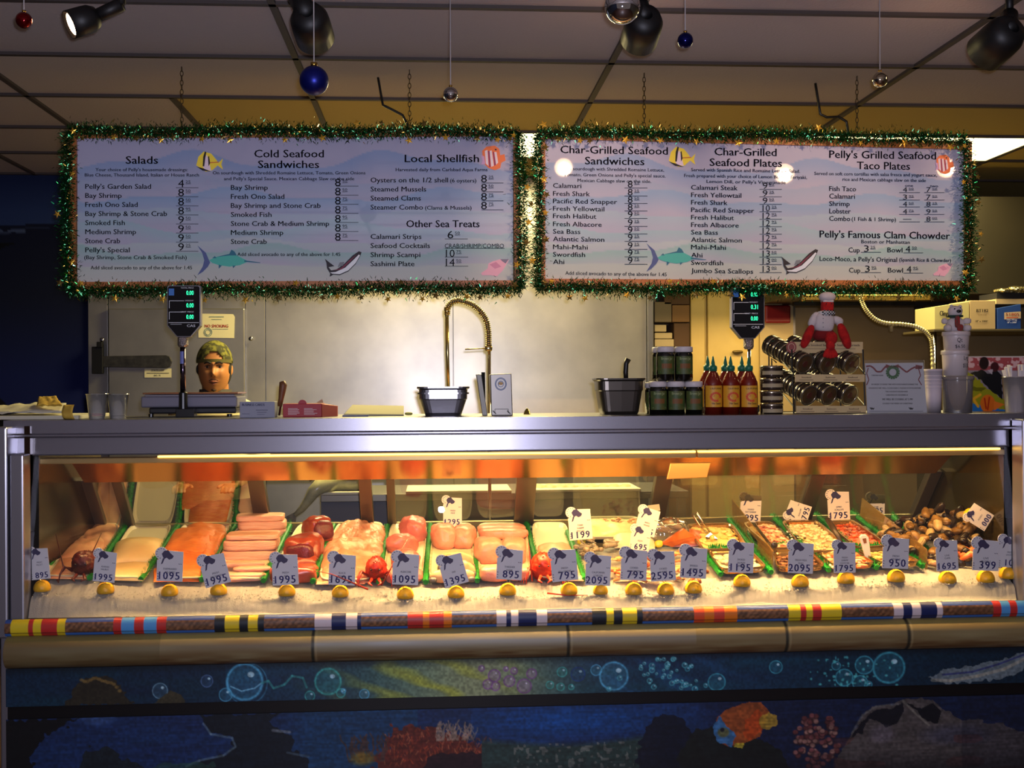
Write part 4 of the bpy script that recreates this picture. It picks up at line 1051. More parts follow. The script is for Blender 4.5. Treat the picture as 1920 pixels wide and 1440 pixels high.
def bauble(cx, cy, r, Y, m_, label):
    c = Vector(at(cx, cy, Y)); rad = r * mpp(cx, Y)
    t = thing('glass_bauble', label, 'ornament', c, 'hanging christmas baubles')
    m = MB(); m.rb(c, (2 * rad, 2 * rad, 2 * rad), 2, div=12); m.build('ball', m_, t, smooth=True)
    m = MB(); m.lathe([(rad * .22, rad * .95), (rad * .24, rad * 1.22), (rad * .1, rad * 1.25)], c, 12); m.build('cap', mat('gold_cap', (190, 150, 70), rough=.25, metal=1), t, smooth=True)
    m = MB(); m.tube([c + Vector((0, 0, rad * 1.2)), Vector((c.x, c.y, ZC - .001))], .0018, 5); m.build('ribbon', mat('ribbon', (176, 170, 170), rough=.4), t)
BLU = mat('matt_blue_glass', (14, 24, 110), rough=.36, metal=.7); SIL = mat('silver_glass', (200, 200, 200), rough=.04, metal=1); GLD = mat('pale_silver_glass', (196, 186, 160), rough=.05, metal=1)
bauble(589, 151, 27.5, 3.2, BLU, 'largest blue bauble hanging below the second spotlight')
bauble(845, 177, 14, 3.5, SIL, 'small silver bauble hanging on a white ribbon above the middle of the left board')
bauble(1167, 12, 33, 2.9, SIL, 'big silver bauble cut off by the top edge beside a spotlight')
bauble(1285, 76, 14.5, 3.2, mat('blue_glass', (16, 18, 90), rough=.12, metal=.8), 'small shiny blue bauble right of the big silver one')
bauble(1650, 149, 14, 3.5, GLD, 'small pale silver bauble hanging on a thin string above the right board')
bauble(45, 38, 15.5, 3.2, mat('red_glass', (110, 8, 14), rough=.1, metal=.8), 'small red bauble at the top left corner')
# ================================================================== things on the counter top
def cz(px, Y): return Vector((xcol(px, Y), Y, ZT + .0005))
def bp(m, a, b, r0, r1, Y0, Y1, mi=None):
    "block whose front face covers columns a..b and rows r0..r1 (r1=None: stands on the counter)"
    c = (a + b) / 2
    z0 = ZT + .0005 if r1 is None else zrow(r1, Y0, c)
    return m.box(xcol(a, Y0), Y0, z0, xcol(b, Y0), Y1, zrow(r0, Y0, c), mi)
def lp(m, cx, Y, prof, seg=24, mi=None, z_off=0, cap=True):
    "turned shape: (half width in columns, row), from the bottom up; row None = counter top"
    k = mpp(cx, Y)
    pr = [(h * k, (ZT + .0005 if r is None else zrow(r, Y, cx)) + z_off) for h, r in prof]
    return m.lathe(pr, (xcol(cx, Y), Y, 0), seg, mi=mi, cap=cap)
def fn_at(Y): return lambda u, v: at(u, v, Y)
def cylfn(cx, Y, hw):
    "surface of an upright cylinder of half width hw columns"
    k = mpp(cx, Y); X = xcol(cx, Y); r = hw * k
    def f(u, v):
        s = max(-.97, min(.97, (u - cx) / hw)); a = math.asin(s)
        return Vector((X + r * 1.012 * math.sin(a), Y - r * 1.012 * math.cos(a), zrow(v, Y, cx)))
    return f

# --- scales
GRN = mat('green_digits', (60, 240, 190), emis=.9, erg=(60, 250, 190))
LCD = mat('display_black', (10, 12, 18), rough=.15)
EDGE = mat('silver_edge', (170, 168, 176), rough=.3, metal=.8)
def scale_head(t, cx, top, hw, bot, Y, vals, shut):
    "pole display: cx centre column, rows top..bot"
    H = bot - top
    def hexp(i, Yy): # outline
        w = hw - i; return [at(cx - w + 3, top + i, Yy), at(cx + w - 3, top + i, Yy), at(cx + w, top + i + 3, Yy), at(cx + w, top + H * .78 - i * .5, Yy), at(cx + w * .42, bot - i, Yy), at(cx - w * .42, bot - i, Yy), at(cx - w, top + H * .78 - i * .5, Yy), at(cx - w, top + i + 3, Yy)]
    m = MB(); m.prism(hexp(0, Y), (0, .035, 0)); m.build('display_housing', EDGE, t, bevel=.002)
    m = MB(); m.prism(hexp(1.6, Y - .0012), (0, .006, 0)); m.build('display_face', LCD, t)
    f = fn_at(Y - .002)
    m = MB()
    for k, (s, r) in enumerate(zip(vals, (top + 18, top + 41.5, top + 63))): m.text(s, cx + 5, cx + hw - 13, r, 8, f, .01, skew=0)
    m.build('green_digits', GRN, t)
    m = MB()
    for s, r in (('TOTAL PRICE', top + 6), ('WEIGHT', top + 30), ('UNIT PRICE', top + 51)): m.text(s, cx + hw - 13 - (24 if len(s) > 7 else 16), cx + hw - 13, r, 2.6, f, .01)
    for r in (top + 29, top + 50): m.line([(cx - 27, r + 14), (cx - 27, r), (cx + 1, r)], .9, f)
    m.line([(cx - hw + 3, top + 70), (cx + hw - 3, top + 70)], .9, f); m.text('CAS', cx + 6, cx + hw - 10, top + 78, 4.5, f, .03); m.line([(cx - 25, top + 73), (cx - 4, top + 73)], .6, f)
    m.build('lettering', mat('pale_print', (200, 200, 210), rough=.5, emis=.15), t)
    m = MB(); m.poly([(cx - 28, top + 6), (cx - 18, top + 6), (cx - 18, top + 19), (cx - 28, top + 19)], f); m.build('blue_logo', mat('logo_blue', (50, 100, 170), rough=.5, emis=.2), t)
YSL = 4.32
t = thing('deli_scale', 'deli scale with steel weighing platform and tall display pole in front of the man', 'scale', cz(344, YSL))
m = MB(); m.box(xcol(268, YSL), YSL + .02, zrow(751, YSL, 350), xcol(438, YSL), YSL + .2, zrow(739.5, YSL, 350)); m.build('platform_rim', mat('platform_steel', (150, 146, 156), rough=.35, metal=.4), t, bevel=.003)
m = MB(); m.box(xcol(263, YSL), YSL + .005, zrow(764, YSL, 350), xcol(444, YSL), YSL + .21, zrow(743, YSL, 350)); m.build('weighing_platform', mat('platform_grey', (128, 126, 142), rough=.35, metal=.3), t, bevel=.006)
m = MB(); m.box(xcol(266, YSL), YSL + .01, zrow(739, YSL, 350), xcol(445, YSL), YSL + .2, zrow(736, YSL, 350)); m.build('tray_edge', mat('copper_tint_steel', (190, 130, 96), rough=.25, metal=.9), t, bevel=.001)
m = MB(); m.box(xcol(275, YSL), YSL + .03, ZT + .012, xcol(440, YSL), YSL + .2, zrow(764, YSL, 350)); m.build('base', mat('base_black', (30, 30, 36), rough=.4), t, bevel=.006)
m = MB()
for a in (283, 430): lp(m, a, YSL + .06, [(5, None), (5, 776)], 12)
m.build('foot', BLACK, t)
m = MB(); lp(m, 343.5, YSL - .03, [(9, None), (8, 736), (5.5, 735)], 16); m.box(xcol(331, YSL - .03), YSL - .05, ZT + .0005, xcol(366, YSL - .03), YSL + .0, zrow(766, YSL, 345)); m.build('pole_base', BLACK, t, bevel=.002)
m = MB(); lp(m, 343, YSL - .03, [(5.2, 735), (5.2, 651)], 16); m.build('pole', mat('dark_chrome', (96, 84, 100), rough=.15, metal=1), t, smooth=True)
m = MB(); lp(m, 343.5, YSL - .03, [(7.5, 651), (10, 647), (10, 633), (8, 631)], 18); m.build('pole_collar', mat('collar_chrome', (150, 140, 140), rough=.3, metal=.8, bump=.6, bscale=200), t, smooth=False)
m = MB(); f = cylfn(343, YSL - .03, 5.4)
m.sheet(lambda u, v: f(338.5 + 7 * u, 682 - 23 * v), 6, 3); m.build('blue_sticker', mat('sticker_blue', (120, 130, 200), rough=.5), t)
scale_head(t, 344.5, 535, 31.5, 632, YSL - .05, ['0.00', '0.00', '0.00'], 0)
YSR = 4.46
t = thing('deli_scale', 'deli scale display on a pole behind the hot sauce bottles', 'scale', cz(1404, YSR))
m = MB(); lp(m, 1405, YSR, [(3.2, None), (3.2, 652)], 14); m.build('pole', CHROME, t, smooth=True)
m = MB(); lp(m, 1404, YSR, [(7, 655), (9.5, 650), (9.5, 636), (8, 634)], 18); m.build('pole_collar', MATS['collar_chrome'], t)
m = MB(); m.box(xcol(1390, YSR), YSR - .02, ZT + .0005, xcol(1422, YSR), YSR + .04, ZT + .03); m.build('base', BLACK, t, bevel=.004)
scale_head(t, 1403, 538, 31, 635, YSR - .03, ['0.00', '0.31', '0.00'], 0)

# --- papers and bags at the far left
def bezsheet(name, q, m_, label, wob=.006, cat='paper'):
    A, B, C, D = q; sd = R.random() * 20
    m = MB()
    def f(u, v):
        p = (A * (1 - u) + B * u) * (1 - v) + (D * (1 - u) + C * u) * v
        return p + Vector((0, 0, abs(noise.noise(Vector((u * 4 + sd, v * 4, 0)))) * wob))
    m.sheet(f, 14, 10)
    o = m.build(name, m_, smooth=True); md = o.modifiers.new('t', 'SOLIDIFY'); md.thickness = .0015
    return tag(o, label, cat)
PAP = mat('white_paper', (206, 200, 176), rough=.8); PAY = mat('yellow_paper', (196, 160, 60), rough=.8)
zz = ZT
m = MB(); m.box(xcol(-30, 4.15), 4.12, zz + .0005, xcol(152, 4.15), 4.5, zz + .014); tag(m.build('paper_stack', PAP, bevel=.002), 'low stack of white wrapping paper at the left end of the counter', 'paper')
bezsheet('paper_sheet', [Vector((xcol(-20, 4.2), 4.16, zz + .020)), Vector((xcol(128, 4.2), 4.15, zz + .022)), Vector((xcol(118, 4.4), 4.44, zz + .05)), Vector((xcol(-20, 4.4), 4.44, zz + .045))], PAP, 'crumpled white sheet lying on the paper stack', .02)
bezsheet('paper_sheet', [Vector((xcol(70, 4.2), 4.19, zz + .046)), Vector((xcol(122, 4.2), 4.17, zz + .048)), Vector((xcol(104, 4.4), 4.4, zz + .082)), Vector((xcol(72, 4.4), 4.4, zz + .078))], PAY, 'yellow slip of paper on top of the crumpled white sheet', .01)
m = MB(); P0, P1 = xcol(128, 4.11), xcol(148, 4.11)
m.sheet(lambda u, v: Vector((P0 + (P1 - P0) * u - .015 * (1 - v) ** 1, 4.105 - .05 * math.sin(v * 2.2), zz + .050 * (1 - v) + .002)), 4, 8)
o = m.build('paper_strip', PAY, smooth=True); tag(o, 'yellow paper strip hanging over the edge of the paper stack', 'paper'); o.modifiers.new('t', 'SOLIDIFY').thickness = .001

# --- two clear cups
CUP = glass_mat('cup_plastic', refl=1.2, haze=.38, hcol=(200, 196, 190), rough=.1)
def cup(cx, Y, wb, wt, top, label, liquid=None, m_=CUP, name='plastic_cup'):
    t = thing(name, label, 'cup', cz(cx, Y))
    m = MB(); lp(m, cx, Y, [(wb, None), (wt, top), (wt + 1, top), (wt + 1, top + 1.5), (wt - .6, top + 1.5), (wb - .8, 779)], 28, cap=False); lp(m, cx, Y, [(wb, None), (wb, 780.5)], 28); m.build('cup_body', m_, t, smooth=True)
    if liquid: m = MB(); lp(m, cx, Y, [(wb - 1.2, 779.5), (wb - .2, liquid[1])], 24); m.build('contents', liquid[0], t)
    return t
cup(181.5, 4.16, 14.5, 20, 738, 'clear plastic cup with a little red liquid, left of two', (mat('red_liquid', (220, 60, 60), rough=.2), 775))
cup(221, 4.18, 14.5, 20, 738.5, 'clear plastic cup with dark dregs, right of two beside the left scale', (mat('dark_dregs', (40, 40, 40), rough=.3), 778.5))

# --- card box, knife, red box, paper tray
Y = 4.14
t = thing('card_holder', 'small grey box of business cards right of the left scale', 'card holder', cz(481, Y))
m = MB(); bp(m, 449, 515, 753, None, Y, Y + .07); m.build('box', mat('grey_card', (150, 152, 168), rough=.6), t, bevel=.002)
m = MB(); f = fn_at(Y - .0015); m.text('BUSINESS CARDS', 454, 496, 761, 4.5, f, .03); m.line([(480, 769), (502, 769)], .8, f); m.line([(482, 773), (500, 773)], .7, f); m.line([(454, 776), (468, 776)], .6, f); m.line([(482, 777), (496, 777)], .6, f); m.build('lettering', mat('navy_ink', (40, 44, 80), rough=.7), t)
Y = 4.3
t = thing('knife', 'wooden handled knife leaning upright behind the red box', 'knife', cz(530, Y))
m = MB(); ps = [(524, 762), (527, 748), (529, 735), (531, 722), (529, 715)]; m.tube([at(a, b, Y) for a, b in ps], [.010, .010, .013, .015, .011], 10); m.build('handle', mat('brown_wood_handle', (112, 70, 40), rough=.5), t, smooth=True)
m = MB(); m.tube([at(522, 779, Y), at(524.5, 762, Y)], .007, 8); m.build('blade', CHROME, t)
Y = 4.2
t = thing('red_box', 'red cardboard box with white print and a round tab on the counter', 'box', cz(578, Y))
m = MB(); bp(m, 530, 603, 757, None, Y, Y + .12); m.build('box', mat('red_card', (170, 24, 40), rough=.5), t, bevel=.002)
m = MB(); n = 14; m.prism([at(567 + 8 * math.cos(PI * k / n), 757.5 - 8 * math.sin(PI * k / n), Y + .002) for k in range(n + 1)], (0, .004, 0)); m.build('round_tab', MATS['red_card'], t)
m = MB(); A = xcol(603.5, Y); m.hexa([Vector((A, Y, ZT + .0005)), Vector((xcol(628, Y), Y + .09, ZT + .0005)), Vector((xcol(628, Y), Y + .12, ZT + .0005)), Vector((A, Y + .12, ZT + .0005))] + [Vector((A, Y, zrow(758, Y, 603))), Vector((xcol(628, Y), Y + .09, zrow(762, Y, 628))), Vector((xcol(628, Y), Y + .12, zrow(762, Y, 628))), Vector((A, Y + .12, zrow(758, Y, 603)))]); m.build('side_panel', mat('rose_card', (186, 84, 80), rough=.6), t)
m = MB(); f = fn_at(Y - .0015)
rq = random.Random(3)
for x0 in (540, 570):
    for k in range(6): m.line([(x0, 766 + k * 2.2), (x0 + rq.uniform(16, 25), 766 + k * 2.2)], .9, f)
m.build('white_print', mat('white_ink', (226, 200, 200), rough=.6), t)
m = MB(); m.hexa([at(590, 757, Y + .13), at(607, 757, Y + .13), at(607, 757, Y + .16), at(590, 757, Y + .16), at(592, 756, Y + .13), at(604, 748, Y + .13), at(604, 748, Y + .16), at(592, 756, Y + .16)]); m.build('flap', mat('beige_card', (176, 160, 120), rough=.7), t)
m = MB(); Y = 4.25; m.hexa([cz(640, Y), cz(757, Y), cz(757, Y + .2), cz(655, Y + .2), at(646, 776, Y), at(757, 777, Y), cz(757, Y + .2) + Vector((0, 0, .035)), cz(660, Y + .2) + Vector((0, 0, .04))])
t = thing('paper_tray', 'flat stack of pale papers lying left of the square steel pan', 'paper', cz(700, 4.3)); m.build('papers', mat('pale_paper', (176, 170, 140), rough=.8), t, bevel=.002)
m = MB(); m.box(xcol(642, 4.2), 4.2, ZT + .0005, xcol(690, 4.2), 4.24, ZT + .006); m.build('blue_edge', mat('blue_edge', (70, 80, 130), rough=.6), t)
m = MB(); m.rb(cz(766, 4.3) + Vector((0, 0, .007)), (.03, .03, .012), 3, div=4); m.build('lettuce_scrap', mat('pale_lettuce', (190, 186, 90), rough=.6), t)

# --- steel pans
GR = mat('pan_steel', (126, 124, 130), rough=.28, metal=.85); GRD = mat('pan_steel_dark', (84, 78, 72), rough=.3, metal=.8)
def sqpan(a, b, top, Y, wb, label, m_, dep=.16, extra=0, skewx=0, name='steel_pan'):
    c = (a + b) / 2; t = thing(name, label, 'pan', cz(c, Y))
    def ring(hw, z, dy, n=6):
        pts = []
        k = mpp(c, Y); X = xcol(c, Y) + skewx * (z - ZT); w = hw * k; d = dep / 2 + dy
        for q in range(32):
            an = 2 * PI * q / 32; cs, sn = math.cos(an), math.sin(an)
            pts.append(Vector((X + w * math.copysign(abs(cs) ** (2 / n), cs), Y + dep / 2 + d * math.copysign(abs(sn) ** (2 / n), sn), z)))
        return pts
    hw = (b - a) / 2; zt = zrow(top, Y, c)
    R_ = [ring(wb, ZT + .0005, -.02), ring(wb + 2, ZT + .012, -.01), ring(hw - 6, zt - .05, -.004), ring(hw - 4.5, zt - .046, 0), ring(hw - 4, zt - .012, 0), ring(hw, zt - .006, .012), ring(hw, zt, .012), ring(hw - 5, zt - .001, 0), ring(wb + 1, ZT + .02, -.02)]
    m = MB(); vs = sum(R_, []); fs = []
    for j in range(len(R_) - 1):
        for q in range(32): fs.append((j * 32 + q, j * 32 + (q + 1) % 32, (j + 1) * 32 + (q + 1) % 32, (j + 1) * 32 + q))
    fs.append(tuple(range(31, -1, -1))); fs.append(tuple((len(R_) - 1) * 32 + q for q in range(32)))
    m.add(vs, fs); m.build('pan_body', m_, t, smooth=False, bevel=.0)
    return t, ring
t, ring = sqpan(781, 881, 725, 4.2, 34, 'square steel pan with a stepped rim left of the dispenser', GR)
m = MB(); m.add(ring(49, zrow(736, 4.2, 831), .010) + ring(49, zrow(739, 4.2, 831), .010) + ring(44, zrow(736, 4.2, 831), .004) + ring(44, zrow(739, 4.2, 831), .004), [(q, (q + 1) % 32, 32 + (q + 1) % 32, 32 + q) for q in range(32)] + [(64 + q, 64 + (q + 1) % 32, (q + 1) % 32, q) for q in range(32)] + [(32 + q, 32 + (q + 1) % 32, 96 + (q + 1) % 32, 96 + q) for q in range(32)]); m.build('second_rim', GR, t)
t, ring = sqpan(1119, 1213, 709, 4.22, 33, 'deep dark steel pan holding a black handled knife, left of the green jars', GRD, skewx=.0)
t = thing('knife', 'black handled knife standing upright in the deep steel pan', 'knife', at(1175, 760, 4.3))
m = MB(); m.tube([at(1174, 714, 4.3), at(1173, 698, 4.3), at(1174, 682, 4.3), at(1178, 673, 4.3)], [.0085, .010, .0095, .012], 10); m.build('handle', mat('black_handle', (22, 18, 18), rough=.4), t, smooth=True)
m = MB(); m.box(at(1171, 760, 4.3).x, 4.298, zrow(765, 4.3), at(1178, 760, 4.3).x, 4.302, zrow(714, 4.3)); m.build('blade', CHROME, t)

# --- pre-rinse faucet behind the counter
YF = 4.95
t = thing('rinse_faucet', 'tall spring coil pre-rinse faucet arching behind the steel pan', 'faucet', (xcol(917, YF), YF, 0))
m = MB(); m.tube([(xcol(917, YF), YF, .001), at(917, 650, YF)], .0075, 12); m.build('riser_pipe', CHROME, t, smooth=True)
arch = []
C = [(916, 652), (916, 640), (915.5, 620), (912, 601), (903, 586), (889, 573), (873, 566), (857, 563), (845, 567), (839, 577), (838, 590)]
for i in range(len(C) - 1):
    for s in range(12):
        q = s / 12; arch.append(Vector(at(C[i][0] * (1 - q) + C[i + 1][0] * q, C[i][1] * (1 - q) + C[i + 1][1] * q, YF)))
arch.append(Vector(at(*C[-1], YF)))
m = MB(); m.tube(arch, .008, 8); m.build('hose_core', mat('dark_hose', (60, 56, 44), rough=.4), t, smooth=True)
L = [0]
for i in range(1, len(arch)): L.append(L[-1] + (arch[i] - arch[i - 1]).length)
hel = []; NT = 44
for k in range(NT * 10 + 1):
    s = L[-1] * k / (NT * 10); i = max(0, min(len(L) - 2, int(np.searchsorted(L, s)) - 1)); q = (s - L[i]) / (L[i + 1] - L[i])
    p = arch[i].lerp(arch[i + 1], q); d = (arch[i + 1] - arch[i]).normalized(); n1 = d.cross(Vector((0, 1, 0))).normalized(); a = 2 * PI * k / 10
    hel.append(p + (n1 * math.cos(a) + Vector((0, 1, 0)) * math.sin(a)) * .0125)
m = MB(); m.tube(hel, .0026, 6); m.build('spring_coil', BRASSY, t, smooth=True)
m = MB(); m.tube([at(838, 588, YF), at(839, 660, YF), at(841, 730, YF)], [.0085, .0075, .0065], 12); m.build('hose_end', BRASSY, t, smooth=True)
m = MB(); m.tube([at(916, 653, YF), at(872, 655, YF)], .003, 8); m.rb(at(916, 653, YF), (.034, .03, .03), 3, div=4); m.build('side_arm', BRASSY, t, smooth=True)
m = MB(); m.tube([at(838, 590, YF), at(838, 576, YF)], .0125, 12); m.build('nozzle_collar', BRASSY, t, smooth=True)

# --- grey dispenser, gold knob
Y = 4.2
t = thing('glove_dispenser', 'grey metal dispenser box with a round emblem in front of the faucet', 'dispenser', cz(940, Y))
m = MB(); m.hexa([cz(921, Y), cz(961, Y), cz(961, Y + .12), cz(921, Y + .12), at(919, 702, Y), at(959, 700, Y), at(959, 700, Y) + Vector((0, .12, 0)), at(919, 702, Y) + Vector((0, .12, 0))]); m.build('box', mat('dispenser_grey', (138, 132, 124), rough=.35, metal=.4), t, bevel=.003)
m = MB(); f = fn_at(Y - .002)
for r in (9, 10.5, 5):
    m.line([(939 + r * math.cos(k * PI / 12), 720 + r * 1.1 * math.sin(k * PI / 12)) for k in range(25)], 1.3, f)
m.build('emblem', mat('emblem_blue', (110, 130, 170), rough=.5), t)
m = MB(); m.poly([(939 + 4.4 * math.cos(k * PI / 6), 719 + 3 * math.sin(k * PI / 6)) for k in range(12)], f); m.build('emblem_centre', mat('emblem_gold', (190, 150, 80), rough=.5), t)
m = MB(); m.line([(928, 774), (928, 767), (953, 767), (953, 775)], 1, f); m.line([(924, 770), (930, 776)], 2, f); m.line([(951, 770), (957, 776)], 2, f); m.build('bracket_lines', mat('line_dark', (50, 46, 44), rough=.5), t)
m = MB(); m.hexa([cz(904, Y + .02), cz(914, Y + .02), cz(914, Y + .05), cz(904, Y + .05), at(893, 702, Y + .02), at(903, 702, Y + .02), at(903, 702, Y + .02) + Vector((0, .05, 0)), at(893, 702, Y + .02) + Vector((0, .05, 0))]); m.build('side_bracket', mat('bracket_grey', (104, 100, 92), rough=.4, metal=.4), t, bevel=.002)
m = MB(); m.tube([at(906, 698, Y + .03), at(907, 760, Y + .03)], .007, 8); m.build('black_strap', BLACK, t)
t = thing('gold_tap_knob', 'small pointed gold knob right of the grey dispenser', 'knob', cz(988, 4.35))
m = MB(); lp(m, 988, 4.35, [(7.5, None), (6.5, 776), (4.5, 770), (2, 766.5), (.2, 765)], 16); m.build('knob', mat('gold_metal', (176, 160, 90), rough=.2, metal=1), t, smooth=True)

# --- green label jars
JD = mat('dark_pickle', (10, 12, 8), rough=.08, spec=.8); JL = mat('green_jar_label', (48, 80, 34), rough=.55, var=(90, 92, 44), vscale=40); LID = mat('jar_lid', (212, 204, 206), rough=.5)
def jar(cx, Y, top, bot, hw, label):
    t = thing('sauce_jar', label, 'jar', Vector((xcol(cx, Y), Y, ZT + .0005 if bot is None else zrow(bot, Y, cx))), 'green label jars')
    m = MB(); b_ = bot
    lp(m, cx, Y, [(hw - 2, b_), (hw, (781 if b_ is None else b_) - 2), (hw, top + 15), (hw - 2, top + 11.5), (hw - 2.5, top + 9)], 24); m.build('glass', JD, t, smooth=True)
    m = MB(); lp(m, cx, Y, [(hw - 1, top + 10.5), (hw, top + 9.5), (hw, top + 1.5), (hw - 1.2, top), (.05, top)], 24); m.build('lid', LID, t, smooth=True)
    f = cylfn(cx, Y, hw); B = 781 if b_ is None else b_
    m = MB(); m.sheet(lambda u, v: f(cx - hw * .9 + hw * 1.8 * u, (top + 18) + (B - 13 - top - 18) * (1 - v)), 12, 3); m.build('paper_label', JL, t)
    f = cylfn(cx, Y, hw + .3); m = MB(); mid = (top + 18 + B - 13) / 2
    m.text('Brown Jar', cx - hw * .6, cx + hw * .6, top + 25, 5, f, .01); m.line([(cx - hw * .7, B - 17), (cx + hw * .7, B - 17)], 1.2, f); m.build('label_text', mat('olive_print', (150, 160, 110), rough=.6), t)
    m = MB(); m.sheet(lambda u, v: f(cx - hw * .55 + hw * 1.1 * u, mid + 6 - 9 * v), 6, 2); m.build('label_picture', mat('brown_print', (120, 76, 30), rough=.6), t)
for i, cx in enumerate((1233.5, 1267, 1300.5)):
    jar(cx, 4.19, 715, None, 16.7, ['bottom row green label jar next to the deep steel pan', 'middle green label jar of the bottom row of three', 'bottom row green label jar next to the hot sauce bottles'][i])
jar(1247.5, 4.19, 650, 714.6, 16.8, 'upper green label jar on the left of the stacked pair'); jar(1282, 4.19, 650, 714.6, 16.8, 'upper green label jar on the right of the stacked pair')
jar(1225, 4.30, 717, None, 16, 'green label jar half hidden behind the bottom row at the pan'); jar(1239, 4.30, 651, 716, 16, 'green label jar half hidden behind the upper pair')

# --- hot sauce bottles
SA = mat('hot_sauce', (116, 26, 10), rough=.1, spec=.8); LBL = mat('bottle_label', (222, 160, 40), rough=.5); GRC = mat('green_cap', (20, 110, 84), rough=.45)
def sauce(cx, Y, label, top=668):
    hw = 16.6; t = thing('hot_sauce_bottle', label, 'bottle', cz(cx, Y), 'hot sauce bottles with green caps')
    d = (top - 668)
    m = MB(); lp(m, cx, Y, [(hw - 1.5, None), (hw, 778), (hw, 724 + d), (hw - 1, 716 + d), (hw - 5, 706 + d), (hw - 8.5, 699 + d), (7, 696 + d)], 22); m.build('bottle', SA, t, smooth=True)
    m = MB(); lp(m, cx, Y, [(7.2, 696 + d), (8, 690 + d), (7.4, 686 + d), (4.2, 685 + d), (3.4, 680 + d), (1.1, 668 + d), (.4, 668 + d)], 14); m.build('cap', GRC, t, smooth=True)
    f = cylfn(cx, Y, hw)
    m = MB(); m.sheet(lambda u, v: f(cx - hw * .93 + hw * 1.86 * u, 763 - (763 - 723 - d) * v), 12, 3); m.build('paper_label', LBL, t)
    f = cylfn(cx, Y, hw + .3); m = MB()
    m.text('CALIFORNIA', cx - 9, cx + 12, 730 + d, 3.2, f, .01); m.text('Hot Sauce', cx - 6, cx + 10, 758, 4, f, .03); m.build('label_text', mat('brown_ink', (70, 40, 20), rough=.6), t)
    m = MB(); C_ = (cx + 1, 744 + d * .5)
    m.line([(C_[0] + 9 * math.cos(a / 10), C_[1] + 7.5 * math.sin(a / 10)) for a in range(10, 66, 5)], 4, f); m.line([(C_[0] - 4, C_[1] - 2), (C_[0] + 6, C_[1] + 2)], 3, f); m.build('shrimp_picture', mat('orange_print', (216, 84, 40), rough=.6), t)
for cx, lb in ((1337, 'front hot sauce bottle beside the green label jars'), (1370, 'front hot sauce bottle in the middle of three'), (1404, 'front hot sauce bottle beside the stack of tins')): sauce(cx, 4.17, lb)
for cx, Y, tp, lb in ((1327, 4.34, 667, 'second row hot sauce bottle behind the left front one'), (1360, 4.34, 668, 'second row hot sauce bottle behind the middle front one'), (1391, 4.34, 668, 'second row hot sauce bottle behind the right front one')): sauce(cx, Y, lb, tp)

# --- stack of tins
TD = mat('tin_glass', (70, 56, 48), rough=.12, metal=.5); TL = mat('tin_lid', (170, 160, 140), rough=.2, metal=.9); TW = mat('tin_label', (176, 160, 124), rough=.6)
for k in range(4):
    r1 = None if k == 0 else 779 - 23.5 * k; Y = 4.19; cx = 1446.5; r0 = (779 if r1 is None else r1) - 22.8
    t = thing('fish_jar', ['lowest', 'second lowest', 'second highest', 'topmost'][k] + ' of the four flat jars stacked beside the hot sauce', 'jar', Vector((xcol(cx, Y), Y, zrow(r0 + 23, Y, cx))), 'stack of flat jars')
    m = MB(); lp(m, cx, Y, [(20, r1), (20.5, r0 + 20), (20.5, r0 + 6), (20, r0 + 5)], 24); m.build('jar_body', TD, t, smooth=True)
    m = MB(); lp(m, cx, Y, [(20.8, r0 + 5), (21, r0 + 4), (21, r0 + 1), (20, r0), (.05, r0)], 24); m.build('lid', TL, t, smooth=True)
    f = cylfn(cx, Y, 20.7); m = MB(); m.sheet(lambda u, v: f(cx - 19 + 38 * u, r0 + 17 - 7 * v), 12, 1); m.build('label_band', TW, t)

# --- display rack with caviar style jars lying on their sides
Yk = 4.16
t = thing('jar_rack', 'wire rack with cream label strips holding rows of flat jars on their sides', 'rack', cz(1545, Yk + .1))
CRM = mat('cream_strip', (206, 182, 132), rough=.6)
STR = [(1493, 1624, 761, 776, 1475 + 20), (1491, 1621, 702, 716, 0), (1486, 1618, 641, 662, 0)]
PR = mat('small_print', (110, 84, 70), rough=.7)
for k, (a, b, r0, r1, _) in enumerate(STR):
    Yq = Yk if k == 0 else Yk + .01 if k == 1 else Yk + .05
    m = MB(); m.prism([at(a, r0, Yq), at(a, r1, Yq), at(b, r1, Yq), at(b, r0, Yq)], (0, .004, 0)); m.build('label_strip', CRM, t)
    f = fn_at(Yq - .0015); m = MB()
    if k == 2:
        m.text('Alaskan Smoked Salmon & Seafood Spreads', a + 12, b - 6, r0 + 8, 4, f, .02); m.line([(a + 18, r0 + 13), (b - 14, r0 + 13)], .7, f)
    else:
        for c in ((a + 21, 'Smoked'), (a + 66, 'Salmon'), (a + 108, 'Seafood')):
            m.text(c[1], c[0] - 9, c[0] + 9, r0 + 7, 3, f, .02); m.line([(c[0] - 13, r0 + 10.5), (c[0] + 13, r0 + 10.5)], 1, f)
    m.build('strip_text', PR, t)
m = MB(); c = (1484, 651); f = fn_at(Yk + .045)
m.prism([at(c[0] + 9.5 * math.cos(q * PI / 10), c[1] + 11 * math.sin(q * PI / 10), Yk + .046) for q in range(20)], (0, .003, 0)); m.build('round_badge', mat('badge_rose', (150, 76, 70), rough=.6), t)
m = MB(); m.line([(c[0] + 6 * math.cos(q * PI / 8), c[1] + 7 * math.sin(q * PI / 8)) for q in range(17)], 1, f); m.build('badge_ring', mat('cream_ink', (210, 180, 150), rough=.6), t)
WIRE = mat('black_wire', (16, 14, 13), rough=.4, metal=.3)
m = MB()
def wire(pts, r=.003): m.tube([Vector(p) for p in pts], r, 6)
